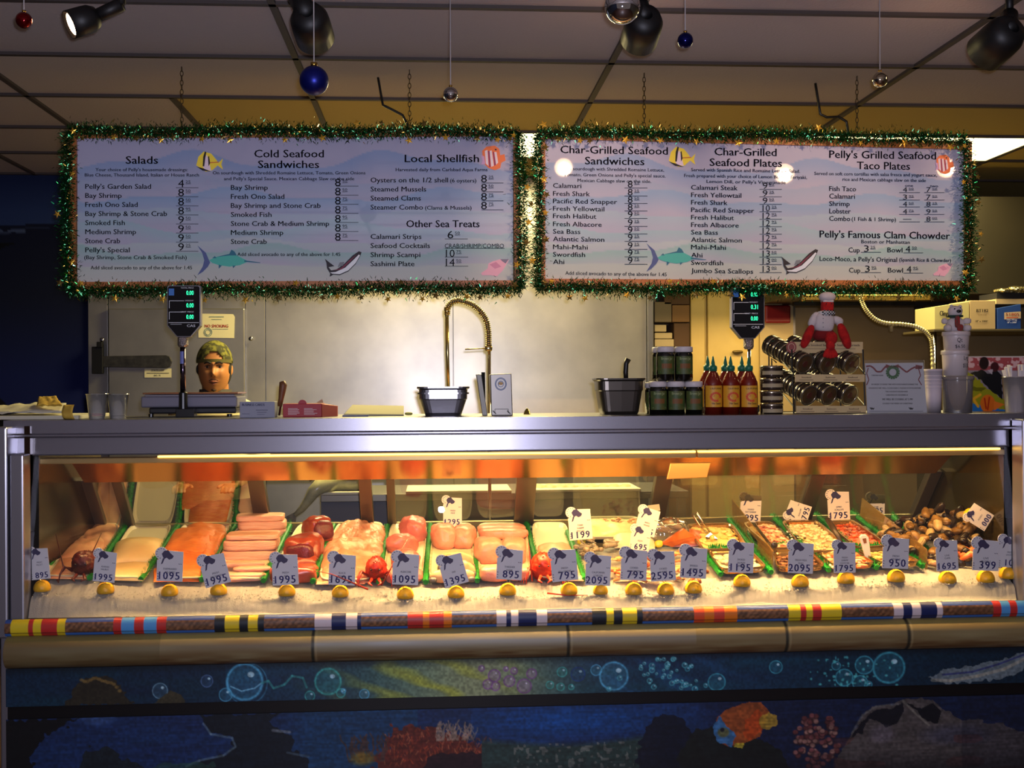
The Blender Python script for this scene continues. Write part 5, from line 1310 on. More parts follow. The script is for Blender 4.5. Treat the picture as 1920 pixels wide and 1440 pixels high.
for (px, Yq) in ((1488, Yk + .004), (1622, Yk + .012)):
    a = cz(px, Yq); wire([a, Vector((a.x, a.y + .02, zrow(655, Yq, px)))]); b = cz(px - 46, Yq + .27); wire([b + Vector((0, 0, 0)), Vector((b.x, b.y, zrow(640, b.y, px)))])
    for r in (762, 702): wire([at(px, r, Yq), at(px - 50, r - 58, Yq + .27)]); 
wire([cz(1488, Yk), cz(1622, Yk)]); wire([cz(1442, Yk + .27), cz(1576, Yk + .27)])
wire([at(1447, 690, Yk + .1), at(1447, 672, Yk + .1), at(1456, 680, Yk + .1)])
m.build('wire_frame', WIRE, t)
proto = None
JF = mat('jar_face', (104, 74, 44), rough=.2, metal=.3, var=(84, 70, 52), vscale=60)
for row in range(2):
    for colk in range(3):
        cx = [(1518, 1556, 1594), (1510, 1553, 1598)][0 if row == 0 else 1][colk] if True else 0
        cyy = (742 if row == 0 else 683)
        for dpt in range(6):
            if row == 1 and colk == 1 and False: continue
            base = Vector(at(cx, cyy, Yk + .032)); axis = Vector((-.38, .84, .38)).normalized()
            c = base + axis * (.037 * dpt)
            if proto is None:
                q = Vector((0, 0, 1)).rotation_difference(-axis).to_matrix()
                proto = thing('flat_jar', 'x', 'jar', c, 'flat jars lying in the wire rack')
                rj = .041
                mm = MB(); mm.lathe([(rj * .9, -.034), (rj, -.030), (rj, -.010), (rj * .96, -.008)], c, 26, q); mm.build('glass_body', TD, proto, smooth=True)
                mm = MB(); mm.lathe([(rj * .99, -.008), (rj * 1.03, -.006), (rj * 1.03, -.001), (rj * .98, .0), (rj * .82, .0), (rj * .80, -.0015)], c, 26, q, cap=False); mm.build('metal_rim', TL, proto, smooth=True)
                mm = MB(); mm.lathe([(rj * .99, -.006), (rj * .80, -.0013), (rj * .3, -.001), (.0001, -.001)], c, 26, q); mm.build('lid_face', JF, proto)
                mm = MB(); mm.lathe([(rj * .32, -.0008), (rj * .3, .0004), (.0001, .0006)], c, 16, q); mm.build('lid_emblem', mat('emblem_brown', (84, 44, 34), rough=.4), proto)
                o = proto
            else: o = dup(proto, c)
            rn = ['bottom', 'upper'][row]; cn = ['left', 'middle', 'right'][colk]
            dn = ['frontmost', 'second from the front', 'third from the front', 'fourth from the front', 'fifth from the front', 'rearmost'][dpt]
            o['label'] = 'flat jar, %s, %s column, %s row of the rack' % (dn, cn, rn)

# --- plush lobster in a chef outfit sitting on the rack
Y = 4.2
P = lambda a, b, dy=0: Vector(at(a, b, Y + dy))
k = mpp(1545, Y)
t = thing('plush_lobster', 'red plush lobster in a white chef hat and coat sitting on the jar rack', 'plush toy', P(1550, 640))
RD = mat('red_plush', (200, 26, 20), rough=.95, var=(150, 14, 14), vscale=50, bump=.3, bscale=200); WP = mat('white_plush', (206, 196, 196), rough=.95, bump=.2, bscale=200)
def blob(name, mt, parts, smooth=True):
    m = MB()
    for (c, s, n, rt) in parts: m.rb(c, s, n, Matrix.Rotation(rt, 3, 'Y') if rt else None, na=.0008, ns=60, div=8)
    return m.build(name, mt, t, smooth=smooth)
blob('head', RD, [(P(1551, 574), (22 * k, 20 * k, 34 * k), 3, 0)])
blob('chef_hat', WP, [(P(1551, 557), (30 * k, 28 * k, 19 * k), 2.1, 0), (P(1551, 565), (21 * k, 20 * k, 6 * k), 4, 0)])
blob('coat', WP, [(P(1544, 605, .0), (37 * k, 30 * k, 35 * k), 3.2, .12)])
blob('sleeve', WP, [(P(1526, 599), (15 * k, 15 * k, 30 * k), 2.6, .55)]); blob('sleeve', WP, [(P(1570, 601), (22 * k, 15 * k, 15 * k), 2.4, .4), (P(1574, 606), (12 * k, 13 * k, 14 * k), 2.2, 0)])
blob('claw', RD, [(P(1514, 631, -.01), (16 * k, 16 * k, 46 * k), 2.4, .42)]); blob('claw', RD, [(P(1583, 630, -.01), (17 * k, 16 * k, 50 * k), 2.4, -.36)])
blob('lap', mat('dark_red_plush', (120, 16, 18), rough=.95), [(P(1544, 628, .01), (40 * k, 34 * k, 22 * k), 2.6, 0)])
blob('tail', RD, [(P(1558, 634, -.02), (22 * k, 22 * k, 24 * k), 2.5, 0), (P(1557, 648, -.03), (15 * k, 16 * k, 22 * k), 2.5, 0)])
m = MB()
for a in (-.5, -.25, 0, .25, .5): m.rb(P(1557 + 20 * math.sin(a) * .8, 663 - 3 * abs(a), -.035), (9 * k, 7 * k, 19 * k), 2.4, Matrix.Rotation(-a, 3, 'Y'), div=5)
m.build('tail_fan', RD, t, smooth=True)
m = MB(); f = lambda u, v: P(u, v) + Vector((0, -15.5 * k * math.sqrt(max(0, 1 - ((u - 1549) / 17) ** 2)) - .002, 0))
sc = MB(); sc.rb(P(1549, 587), (31 * k, 28 * k, 9 * k), 3, div=6); sc.build('neckerchief', mat('white_cotton', (220, 216, 214), rough=.9), t, smooth=True)
for i in range(9):
    for j in range(4):
        if (i + j) % 2: m.poly([(1537 + i * 2.7, 582 + j * 2.7), (1539.7 + i * 2.7, 582 + j * 2.7), (1539.7 + i * 2.7, 584.7 + j * 2.7), (1537 + i * 2.7, 584.7 + j * 2.7)], f)
m.build('black_checks', BLACK, t)
m = MB()
for a in (1546, 1556): m.rb(P(a, 570) + Vector((0, -10 * k, 0)), (2.4 * k, 2 * k, 2.4 * k), 2, div=3)
m.build('eyes', BLACK, t)
m = MB()
for b in (598, 606, 614): m.rb(P(1538, b) + Vector((0, -15.5 * k, 0)), (1.8 * k, 2 * k, 1.8 * k), 2, div=3)
m.build('coat_buttons', mat('grey_button', (110, 110, 120), rough=.5), t)

# --- acrylic notice, cups, tubs
Y = 4.17
t = thing('closing_notice', 'acrylic framed christmas notice with red ribbon and green wreath print', 'sign', cz(1680, Y))
f = fn_at(Y + .003)
m = MB(); m.prism([at(1622, 681, Y + .005), cz(1626, Y + .005), cz(1738, Y + .005), at(1731, 680, Y + .005)], (0, .003, 0)); m.build('paper', mat('notice_paper', (206, 204, 210), rough=.7), t)
m = MB(); rb_ = []
def rib(pts): m.line(pts, 3, f)
rib([(1624, 687), (1632, 686), (1638, 690), (1644, 697), (1652, 697), (1658, 690), (1663, 685)]); rib([(1685, 686), (1692, 692), (1700, 698), (1708, 692), (1716, 688), (1726, 690)])
m.line([(1628, 690), (1625, 700), (1629, 712), (1625, 722)], 1.8, f); m.line([(1722, 690), (1726, 704), (1722, 712), (1728, 722)], 1.8, f); m.poly([(1661, 683), (1673, 687), (1685, 683), (1685, 690), (1673, 689), (1661, 690)], f); m.poly([(1717, 684), (1730, 686), (1728, 692), (1716, 692)], f)
m.build('red_ribbon_print', mat('ribbon_red', (130, 30, 40), rough=.6), t)
m = MB(); m.line([(1674 + 10 * math.cos(q * PI / 8), 698 + 10 * math.sin(q * PI / 8)) for q in range(17)], 6.5, f); m.build('wreath_print', mat('wreath_green', (50, 120, 60), rough=.6, var=(30, 80, 40), vscale=200), t)
m = MB(); f3 = fn_at(Y + .0035)
for s, a, b, r, c in (('CHRISTMAS HOURS', 1634, 1656, 705, 2.4), ('IN ORDER TO SPEND TIME WITH OUR FAMILIES DURING THE', 1634, 1721, 722, 2.6), ('HOLIDAYS WE WILL CLOSE EARLY, PLEASE STOP IN BEFORE', 1629, 1727, 729, 2.6), ('THE HOLIDAYS BEGIN AND', 1660, 1702, 735.5, 2.6), ('CHRISTMAS EVE, DECEMBER 24', 1661, 1702, 742, 2.6), ('WE WILL BE CLOSING AT 5 PM', 1654, 1711, 750.5, 3.6), ('CLOSED THE WEEK OF CHRISTMAS', 1655, 1711, 758, 2.8)):
    m.text(s, a, b, r, c, f3, .02)
for a, b in ((1631, 1660), (1704, 1733)):
    for q in range(4): m.line([(a + q * 1.5, 764 + (q % 2) * 3), (a + 4 + q * 1.5, 768 - (q % 2) * 3)], 1.6, f3)
    a = b
m.line([(1630, 771), (1731, 771)], .7, f3); m.build('lettering', INK, t)
m = MB(); m.prism([at(1620, 675, Y), cz(1625, Y), cz(1740, Y), at(1733, 675, Y)], (0, .002, 0)); m.box(xcol(1625, Y), Y, ZT + .0005, xcol(1740, Y), Y + .05, ZT + .003); m.build('acrylic_holder', glass_mat('acrylic', refl=.8, haze=.05), t)
t = thing('styrofoam_cup_stack', 'tall stack of white styrofoam cups standing right of the notice', 'cups', cz(1750, 4.2))
m = MB(); lp(m, 1750, 4.2, [(12.5, None), (13, 778), (14, 740), (15.5, 696), (16.3, 696), (16.3, 692), (14.5, 692), (13, 700)], 24); m.build('cups', mat('styrofoam', (214, 200, 206), rough=.8), t, smooth=True)
m = MB()
for r in (704, 711, 718, 725): lp(m, 1750, 4.2, [(15.6, r + 1.5), (15.9, r + .8), (15.4, r)], 24, cap=False)
m.build('rim', MATS['styrofoam'], t, smooth=True)
def tub(cx, Y, hw, r0, r1, label, mt, writing=None, group=None):
    t = thing('plastic_tub', label, 'tub', Vector((xcol(cx, Y), Y, ZT + .0005 if r1 is None else zrow(r1, Y, cx))), group)
    m = MB(); lp(m, cx, Y, [(hw * .86, r1), (hw * .93, r0 + 7), (hw * .93, r0 + 6)], 28); m.build('tub_body', mt, t, smooth=True)
    m = MB(); lp(m, cx, Y, [(hw * .97, r0 + 8), (hw, r0 + 7.5), (hw, r0 + 1), (hw * .96, r0), (.05, r0 + .5)], 28); m.build('lid', mt, t, smooth=True)
    if writing:
        f = cylfn(cx, Y, hw * .93); m = MB()
        for s, a, b, r, c in writing: m.text(s, a, b, r, c, f, .0)
        m.build('marker_writing', HAND, t)
TUBW = mat('white_tub', (208, 196, 196), rough=.35)
tub(1795, 4.2, 29, 705, None, 'clear plastic tub at the bottom of the tub stack', glass_mat('clear_tub', refl=1, haze=.45, hcol=(170, 160, 160), rough=.15))
tub(1791, 4.2, 24.5, 657, 704.6, 'white plastic tub in the middle of the stack with black marker writing', TUBW, [('Lrg', 1797, 1808, 675, 7), ('$5.50', 1795, 1808, 689, 7)])
tub(1793, 4.2, 24.5, 622, 656.6, 'white plastic tub on top of the stack under the teddy bear', TUBW, [('Qt', 1785, 1794, 642, 8), ('$6.50', 1782, 1799, 653, 6)])
# bear
Y = 4.2; k = mpp(1795, Y)
P = lambda a, b, dy=0: Vector(at(a, b, Y + dy))
t = thing('teddy_bear', 'white teddy bear with a red and green scarf sitting on the stacked tubs', 'plush toy', P(1795, 622))
blob('body', WP, [(P(1791, 609), (32 * k, 28 * k, 28 * k), 2.4, 0)]); blob('head', WP, [(P(1791, 584, -.01), (25 * k, 22 * k, 21 * k), 2.3, 0)])
blob('ear', WP, [(P(1784, 574.5), (7 * k, 6 * k, 7 * k), 2, 0)]); blob('ear', WP, [(P(1800, 575), (7 * k, 6 * k, 7 * k), 2, 0)])
blob('arm', WP, [(P(1771, 602, -.02), (11 * k, 12 * k, 11 * k), 2.2, 0)]); blob('arm', WP, [(P(1813, 602, -.02), (15 * k, 12 * k, 12 * k), 2.2, 0)])
blob('leg', WP, [(P(1777, 615, -.03), (13 * k, 18 * k, 13 * k), 2.2, 0)]); blob('leg', WP, [(P(1813, 615, -.03), (14 * k, 18 * k, 13 * k), 2.2, 0)])
blob('nose', BLACK, [(P(1798, 583.5, -.037), (9 * k, 6 * k, 6 * k), 2, 0)]); blob('eye', BLACK, [(P(1790, 579, -.034), (2.4 * k, 2 * k, 2.4 * k), 2, 0)]); blob('eye', BLACK, [(P(1801, 577, -.034), (2.2 * k, 2 * k, 2.2 * k), 2, 0)])
blob('scarf', mat('green_knit', (30, 60, 50), rough=.9), [(P(1791, 593, -.004), (26 * k, 26 * k, 6 * k), 2.6, 0)])
blob('scarf_end', mat('red_knit', (170, 30, 34), rough=.9, var=(30, 70, 60), vscale=60), [(P(1795, 603, -.036), (9 * k, 5 * k, 22 * k), 3.4, 0)]); blob('scarf_end', MATS['red_knit'], [(P(1800, 614, -.040), (11 * k, 5 * k, 12 * k), 3.2, 0)])

# --- poster and fork cup at the far right
Y = 4.36
t = thing('picture_card', 'picture card of two people and an orange fish at the right end', 'poster', cz(1868, Y))
cv = Canvas(1814, 669, 1925, 781, 1)
cv.mix(np.ones_like(cv.X), (140, 130, 140)); cv.mix(cv.Y < 695, (170, 80, 84)); cv.mix((cv.Y < 690) * (vnoise(cv.h, cv.w, 4, 5, 3) > .5), (220, 180, 180))
cv.mix(cv.Y < 671, (200, 180, 180)); cv.mix((cv.X > 1890) * (cv.Y > 695) * .8, (190, 180, 190))
cv.poly([(1812, 698), (1822, 700), (1860, 735), (1892, 755), (1880, 781), (1812, 781)], (150, 150, 30), 1, 2); cv.poly([(1814, 724), (1850, 728), (1840, 734), (1814, 731)], (90, 90, 20), .8, 1)
cv.poly([(1812, 752), (1840, 760), (1900, 770), (1900, 781), (1812, 781)], (36, 110, 180), 1, 2)
cv.poly([(1820, 700), (1838, 694), (1856, 700), (1868, 692), (1878, 705), (1880, 750), (1860, 735), (1838, 712)], (24, 26, 30), 1, 2)
cv.ell(1845, 681, 9, 12, (40, 26, 26)); cv.ell(1865, 688, 8, 9, (70, 30, 34)); cv.poly([(1852, 694), (1860, 702), (1862, 692)], (180, 170, 180), 1)
cv.ell(1852, 757, 14, 17, (220, 110, 30)); cv.poly([(1864, 752), (1884, 758), (1864, 770)], (230, 120, 40), 1); cv.line([(1846, 747), (1849, 766)], 2.5, (170, 40, 20)); cv.line([(1855, 745), (1852, 768)], 2.5, (170, 40, 20)); cv.line([(1838, 740), (1825, 748), (1834, 762)], 5, (230, 170, 40))
cv.build('picture', lambda U, V: at_np(U, V, Y), vcol_mat('poster_print', rough=.25), t)
m = MB(); m.box(xcol(1814, Y), Y + .002, ZT + .0005, xcol(1925, Y), Y + .008, zrow(668, Y, 1868)); m.build('backing_card', WHITE, t)
t = cup(1904, 4.17, 17, 23, 706, 'clear cup crammed with white plastic cutlery at the right end of the counter', None, glass_mat('fork_cup', refl=1, haze=.5, hcol=(200, 190, 190), rough=.15), 'cutlery_cup')
rq = random.Random(5)
for q in range(12):
    a = rq.uniform(0, 2 * PI); c0 = cz(1904, 4.17) + Vector((math.cos(a) * .02, math.sin(a) * .02, .01)); c1 = cz(1904, 4.17) + Vector((math.cos(a) * .045, math.sin(a) * .035, rq.uniform(.155, .185)))
    m = MB(); m.tube([c0, c0.lerp(c1, .8), c1], [.0025, .004, .007], 5); o = tag(m.build('plastic_fork', mat('white_cutlery', (220, 212, 214), rough=.3)), 'white plastic fork standing in the clear cup at the right end', 'fork', 'plastic forks in the cup')

# --- boxes on the kitchen shelf
Y = 5.92
zsh = zrow(617, 5.9, 1830) + .001
def kbox(a, b, r0, mt, name, lb, texts, yd=.25, Yb=Y, r0b=None, col=INK):
    t = thing(name, lb, 'box', Vector((xcol((a + b) / 2, Yb), Yb + .1, zsh)), None)
    A, B = xcol(a, Yb), xcol(b, Yb); za = zrow(r0, Yb, a); zb_ = zrow(r0b or r0, Yb, b)
    m = MB(); m.hexa([Vector((A, Yb, zsh)), Vector((B, Yb, zsh)), Vector((B, Yb + yd, zsh)), Vector((A, Yb + yd, zsh)), Vector((A, Yb, za)), Vector((B, Yb, zb_)), Vector((B, Yb + yd, zb_)), Vector((A, Yb + yd, za))]); m.build('carton', mt, t, bevel=.002)
    f = fn_at(Yb - .003)
    for s, x0, x1, r, c, cl in texts:
        m = MB(); m.text(s, x0, x1, r, c, f, .02); m.build('print', cl, t)
    return t
kbox(1753, 1818, 575, mat('cream_carton', (196, 186, 130), rough=.7), 'wrap_box', 'cream cling wrap box behind the teddy bear on the kitchen shelf', [('ClingCo', 1762, 1786, 592, 9, INK)], r0b=565)
kbox(1819.5, 1867, 563.5, mat('tan_carton', (188, 164, 122), rough=.7), 'wrap_box', 'tan carton printed BT182 between the cream and the blue boxes', [('BT182', 1831, 1853, 585, 5.5, INK), ('18" x 2000\'', 1829, 1852, 604, 3.5, INK), ('====', 1834, 1850, 592, 3, mat('brown_print', (120, 76, 30)))])
t = kbox(1871, 1915, 578, mat('blue_carton', (36, 72, 150), rough=.5), 'wrap_box', 'blue carton printed 51805 on a white panel at the right end of the shelf', [('Film Wrap', 1888, 1907, 601, 3.2, mat('pale_print', (200, 200, 210))), ('18" x 2000\'', 1889, 1906, 606, 3.2, mat('pale_print', (200, 200, 210)))], r0b=570)
m = MB(); f = fn_at(Y - .003); m.poly([(1883, 586), (1914, 584), (1914, 597), (1883, 599)], f); m.build('white_panel', mat('cream_panel', (206, 180, 150), rough=.6), t)
m = MB(); f = fn_at(Y - .005); m.text('51805', 1886, 1911, 592, 5, f, .03); m.line([(1887, 595.5), (1909, 595)], 1.5, f); m.build('red_print', mat('orange_red_ink', (200, 70, 40), rough=.6), t)
t = thing('foil_roll', 'crumpled foil and film lying on top of the boxes on the kitchen shelf', 'foil', at(1900, 556, 5.98))
m = MB(); m.rb(at(1885, 546, 5.98), (.12, .12, .03), 2.2, na=.012, ns=30, div=10); m.rb(at(1908, 544, 5.98), (.12, .12, .04), 2.2, na=.012, ns=30, div=10); m.build('foil', mat('foil', (170, 160, 120), rough=.25, metal=.9), t)
m = MB(); m.box(xcol(1870, 5.95), 5.95, zrow(560, 5.95, 1890), xcol(1922, 5.95), 6.15, zrow(549, 5.95, 1890)); m.build('dark_box', mat('dark_box', (24, 24, 30), rough=.6), t)
m = MB(); m.box(xcol(1869, 5.94), 5.94, zrow(570, 5.94, 1890), xcol(1925, 5.94), 6.15, zrow(560.5, 5.94, 1890)); m.build('cream_box', MATS['tan_carton'], t)
# gas hose hanging from the hood
t_ = [(1612, 553), (1617, 568), (1625, 583), (1640, 598), (1660, 606), (1690, 608), (1715, 612), (1735, 622), (1745, 636), (1748, 655), (1749, 700), (1749, 780)]
PP = [Vector(at(a, b, 5.6)) for a, b in t_]; Q = []
for i in range(len(PP) - 1):
    p0, p1, p2, p3 = PP[max(i - 1, 0)], PP[i], PP[i + 1], PP[min(i + 2, len(PP) - 1)]
    for s in range(10):
        u = s / 10; Q.append(.5 * ((2 * p1) + (-p0 + p2) * u + (2 * p0 - 5 * p1 + 4 * p2 - p3) * u * u + (-p0 + 3 * p1 - 3 * p2 + p3) * u ** 3))
Q += [Q[-1] + Vector((0, 0, -.02 * j)) for j in range(1, 200) if Q[-1].z - .02 * j > .0]
m = MB(); m.tube(Q, [.0118 if i % 2 else .0088 for i in range(len(Q))], 10)
tag(m.build('corrugated_hose', mat('brass_hose', (200, 190, 140), rough=.4, metal=.4)), 'pale corrugated metal gas hose curving down from the hood', 'hose')
# ================================================================== the man behind the counter
def make_person():
    Yp = 6.15; c = at(402, 690, Yp); X0 = c.x; zc = c.z            # face centre
    t = thing('person', 'man in a backwards camouflage cap and white shirt standing behind the left scale', 'person', (X0, Yp, 0))
    HW = 30 * mpp(402, Yp); HH = 52 * mpp(402, Yp)   # half width / half height of the head
    turn = Matrix.Rotation(math.radians(8), 3, 'Z')
    def headw(p):
        # p on ellipsoid, local; front is -y
        x, y, z = p; r = Vector(p)
        u = x / HW; v = z / HH; fr = max(0, -y / (HW * 1.15))
        g = lambda a, b, s, s2=None: math.exp(-((u - a) / s) ** 2 - ((v - b) / (s2 or s)) ** 2) * (1 if y < 0 else 0)
        # jaw taper
        k = 1 - .17 * max(0, -v - .25) ** 1.1
        x *= k; 
        d = .026 * g(0, -.24, .19, .12) + .013 * g(0, -.08, .13, .20) + .010 * g(0, .16, .7, .09) - .016 * g(.36, .03, .2, .10) - .016 * g(-.36, .03, .2, .10) \
            + .008 * g(.5, -.2, .22) + .008 * g(-.5, -.2, .22) + .010 * g(0, -.50, .3, .06) + .008 * g(0, -.60, .26, .05) - .006 * g(0, -.55, .3, .022) + .012 * g(0, -.82, .28, .16) - .004 * g(0, -.38, .06, .08)
        y -= d
        y *= 1 + .0 * fr
        return Vector((x, y, z))
    m = MB()
    m.rb(Vector((X0, Yp, zc)), (2 * HW, 2.35 * HW, 2 * HH), 2.25, turn, div=34, warp=headw)
    for s in (-1, 1):
        m.rb(Vector((X0 + s * HW * 1.0, Yp + .012, zc - .01)), (.022, .035, .062), 2.2, Matrix.Rotation(s * -.25, 3, 'Z'), div=6)
    zs = 1.47                                                          # shoulder height
    m.tube([(X0, Yp + .02, zc - HH * .55), (X0, Yp + .03, zs + .03), (X0, Yp + .035, zs - .04)], [HW * .82, HW * .84, HW * 1.15], 20)
    body = [(zs + .03, .085, .065), (zs + .005, .15, .085), (zs - .02, .195, .10), (zs - .10, .20, .12), (1.15, .175, .125), (1.0, .165, .12), (.92, .175, .125), (.84, .18, .13)]
    def ring(z, a, b, cx=0): return [Vector((X0 + cx + a * math.cos(q * PI / 12), Yp + .03 + b * math.sin(q * PI / 12), z)) for q in range(24)]
    def loft(mm, R_):
        vs = sum(R_, []); fs = [(j * 24 + q, (j + 1) * 24 + q, (j + 1) * 24 + (q + 1) % 24, j * 24 + (q + 1) % 24) for j in range(len(R_) - 1) for q in range(24)]
        fs += [tuple(range(24)), tuple((len(R_) - 1) * 24 + q for q in range(23, -1, -1))]; mm.add(vs, fs)
    loft(m, [ring(*b) for b in body])
    def armpts(s): return [Vector((X0 + s * .165, Yp + .03, zs - .05)), Vector((X0 + s * .215, Yp + .03, zs - .17)), Vector((X0 + s * .235, Yp + .02, zs - .32)), Vector((X0 + s * .20, Yp - .08, zs - .40)), Vector((X0 + s * .14, Yp - .19, zs - .44))]
    for s in (-1, 1):
        m.tube(armpts(s), [.055, .052, .042, .038, .027], 14)
        h = armpts(s)[-1]
        m.rb(h + Vector((-s * .015, -.045, -.004)), (.075, .09, .03), 2.6, div=6)
        for q in range(4):
            b0 = h + Vector((-s * .015 + (q - 1.5) * .019, -.08, -.004)); ln = [.062, .074, .070, .056][q]
            m.tube([b0, b0 + Vector((0, -ln * .5, -.006)), b0 + Vector((-s * .003, -ln * .85, -.028))], [.0095, .009, .0075], 8)
        b0 = h + Vector((-s * .04, -.02, 0)); m.tube([b0, b0 + Vector((-s * .028, -.03, -.004)), b0 + Vector((-s * .034, -.058, -.01))], [.012, .0105, .0085], 8)
        m.tube([(X0 + s * .09, Yp + .03, .88), (X0 + s * .095, Yp + .02, .5), (X0 + s * .10, Yp + .04, .08)], [.088, .062, .04], 16)
        m.rb(Vector((X0 + s * .10, Yp - .03, .045)), (.09, .25, .08), 2.6, div=6)
    skin = mat('tan_skin', (180, 120, 70), rough=.55, sss=.0, var=(164, 106, 60), vscale=9)
    b = m.build('body', skin, t, smooth=True)
    md = b.modifiers.new('r', 'REMESH'); md.mode = 'VOXEL'; md.voxel_size = .0055; md.use_smooth_shade = True
    sm = b.modifiers.new('s', 'SMOOTH'); sm.factor = .5; sm.iterations = 2
    # shirt over torso and arms
    m = MB(); loft(m, [ring(z, a + .016, b_ + .016) for z, a, b_ in [(zs + .04, .078, .062)] + body[:-1]])
    for s in (-1, 1): m.tube(armpts(s)[:3], [.075, .068, .062], 14)
    o = m.build('shirt', mat('white_shirt', (206, 196, 158), rough=.85), t, smooth=True)
    md = o.modifiers.new('r', 'REMESH'); md.mode = 'VOXEL'; md.voxel_size = .01; md.use_smooth_shade = True; o.modifiers.new('s', 'SMOOTH').iterations = 3
    m = MB(); m.lathe([(HW * 1.06, zs + .01), (HW * 1.0, zs + .06), (HW * .95, zs + .06), (HW * .99, zs + .01)], (X0, Yp + .03, 0), 24, cap=False); m.build('collar', mat('dark_collar', (50, 46, 46), rough=.8), t, smooth=True)
    m = MB(); loft(m, [ring(.94, .195, .145), ring(.80, .20, .15)])
    for s in (-1, 1): m.tube([(X0 + s * .095, Yp + .03, .84), (X0 + s * .10, Yp + .02, .5), (X0 + s * .10, Yp + .04, .10)], [.105, .085, .07], 16)
    m.build('trousers', mat('dark_trousers', (30, 32, 40), rough=.9), t, smooth=True)
    m = MB()
    for s in (-1, 1): m.rb(Vector((X0 + s * .10, Yp - .035, .05)), (.105, .28, .10), 2.8, div=8)
    m.build('shoes', BLACK, t, smooth=True)
    # hair, cap
    m = MB(); m.rb(Vector((X0, Yp + .022, zc + .006)), (2.14 * HW, 2.3 * HW, 1.72 * HH), 2.3, turn, div=12)
    for s in (-1, 1): m.rb(Vector((X0 + s * HW * .98, Yp - .02, zc - HH * .05)), (.018, .04, .05), 2, div=4)
    m.build('hair', mat('black_hair', (16, 13, 11), rough=.8), t, smooth=True)
    m = MB()
    kc = 1.14
    def capf(u, v):
        a = PI * 2 * u; th = v * PI / 2 * .96
        z = math.sin(th); r = math.cos(th)
        p = Vector((math.cos(a) * r * HW * kc, math.sin(a) * r * HW * 1.32, zc + HH * .20 + z * HH * .82))
        if math.sin(a) < 0: p.z += .010 * (1 - v) * abs(math.sin(a))
        return Vector((X0, Yp + .008, 0)) + turn @ Vector((p.x, p.y, 0)) + Vector((0, 0, p.z))
    m.sheet(capf, 48, 14)
    # opening over the forehead: drop faces in the arch region
    keep = []; 
    for f_ in m.f:
        cc = sum((m.v[i] for i in f_), Vector()) / len(f_)
        lx = (turn.transposed() @ (cc - Vector((X0, Yp + .008, 0)))); 
        zz_ = (cc.z - zc) / HH
        if lx.y < 0 and (abs(lx.x) / (HW * .62)) ** 2 + ((zz_ - .27) / .30) ** 2 < 1 and zz_ > .27: continue
        keep.append(f_)
    m.f = keep; m.mi = [0] * len(keep)
    camo = mat('camouflage_cloth', (110, 108, 40), rough=.9, var=(52, 52, 22), vscale=34, vamt=4)
    o = m.build('cap', camo, t, smooth=True); o.modifiers.new('t', 'SOLIDIFY').thickness = .004
    m = MB(); pts = []
    for q in range(-12, 13):
        a = -PI / 2 + q / 12 * 1.25; d_ = turn @ Vector((math.cos(a) * HW * 1.13, math.sin(a) * HW * 1.31, 0))
        pts.append(Vector((X0, Yp + .006, 0)) + d_ + Vector((0, 0, zc + HH * (.235 + .02 * math.cos(q / 12 * PI / 2)))))
    for a_, b_ in zip(pts[:-1], pts[1:]): m.hexa([a_ + Vector((0, -.002, -.009)), b_ + Vector((0, -.002, -.009)), b_ + Vector((0, .003, -.009)), a_ + Vector((0, .003, -.009)), a_ + Vector((0, -.002, .009)), b_ + Vector((0, -.002, .009)), b_ + Vector((0, .003, .009)), a_ + Vector((0, .003, .009))])
    m.build('cap_strap', mat('olive_strap', (84, 78, 34), rough=.9), t)
    m = MB(); m.rb(Vector((X0 + .0, Yp + HW * 1.5, zc + HH * .2)), (.15, .13, .015), 2.4, div=8); m.build('cap_brim', camo, t, smooth=True)
    # face details on the surface of the head
    def face(u, v, lift=0.0):
        "u,v in head half sizes -> point on the warped surface"
        n = 2.25
        yv = -(max(0, 1 - abs(u) ** n - abs(v) ** n)) ** (1 / n) * HW * 1.175
        p = headw(Vector((u * HW, yv, v * HH))); p.y -= lift
        return Vector((X0, Yp, zc)) + turn @ p
    EY = mat('eye_white', (190, 176, 160), rough=.3); DK = mat('eye_dark', (24, 14, 10), rough=.2); LIP = mat('lips', (128, 66, 50), rough=.5); BRW = MATS['black_hair']
    for s in (-1, 1):
        m = MB(); m.rb(face(s * .36, .02, -.002), (.031, .012, .015), 2, div=6); o = m.build('eye', EY, t, smooth=True)
        m = MB(); m.rb(face(s * .36, .02, .0035), (.0145, .006, .0135), 2, div=5); m.build('iris', DK, o, smooth=True)
        m = MB(); m.tube([face(s * .18, .075, .002), face(s * .36, .085, .003), face(s * .53, .045, .003)], [.002, .0028, .0015], 6); m.build('eyelid', mat('lash_line', (44, 24, 16), rough=.7), t, smooth=True)
        m = MB(); m.tube([face(s * .15, .16, .002), face(s * .36, .215, .002), face(s * .56, .15, .002)], [.005, .0065, .003], 6); m.build('eyebrow', BRW, t, smooth=True)
    m = MB(); m.tube([face(-.32, -.525, .001), face(-.1, -.50, .002), face(0, -.51, .002), face(.12, -.50, .002), face(.35, -.49, .001)], [.001, .0048, .0042, .0048, .001], 6); m.build('upper_lip', LIP, t, smooth=True)
    m = MB(); m.tube([face(-.22, -.555, .001), face(0, -.60, .002), face(.26, -.545, .001)], [.001, .0055, .001], 6); m.build('lower_lip', mat('lower_lip', (150, 84, 66), rough=.45), t, smooth=True)
    m = MB(); m.tube([face(-.26, -.54, .003), face(0, -.555, .004), face(.29, -.52, .003)], [.0008, .0018, .0008], 5); m.build('mouth_line', DK, t, smooth=True)
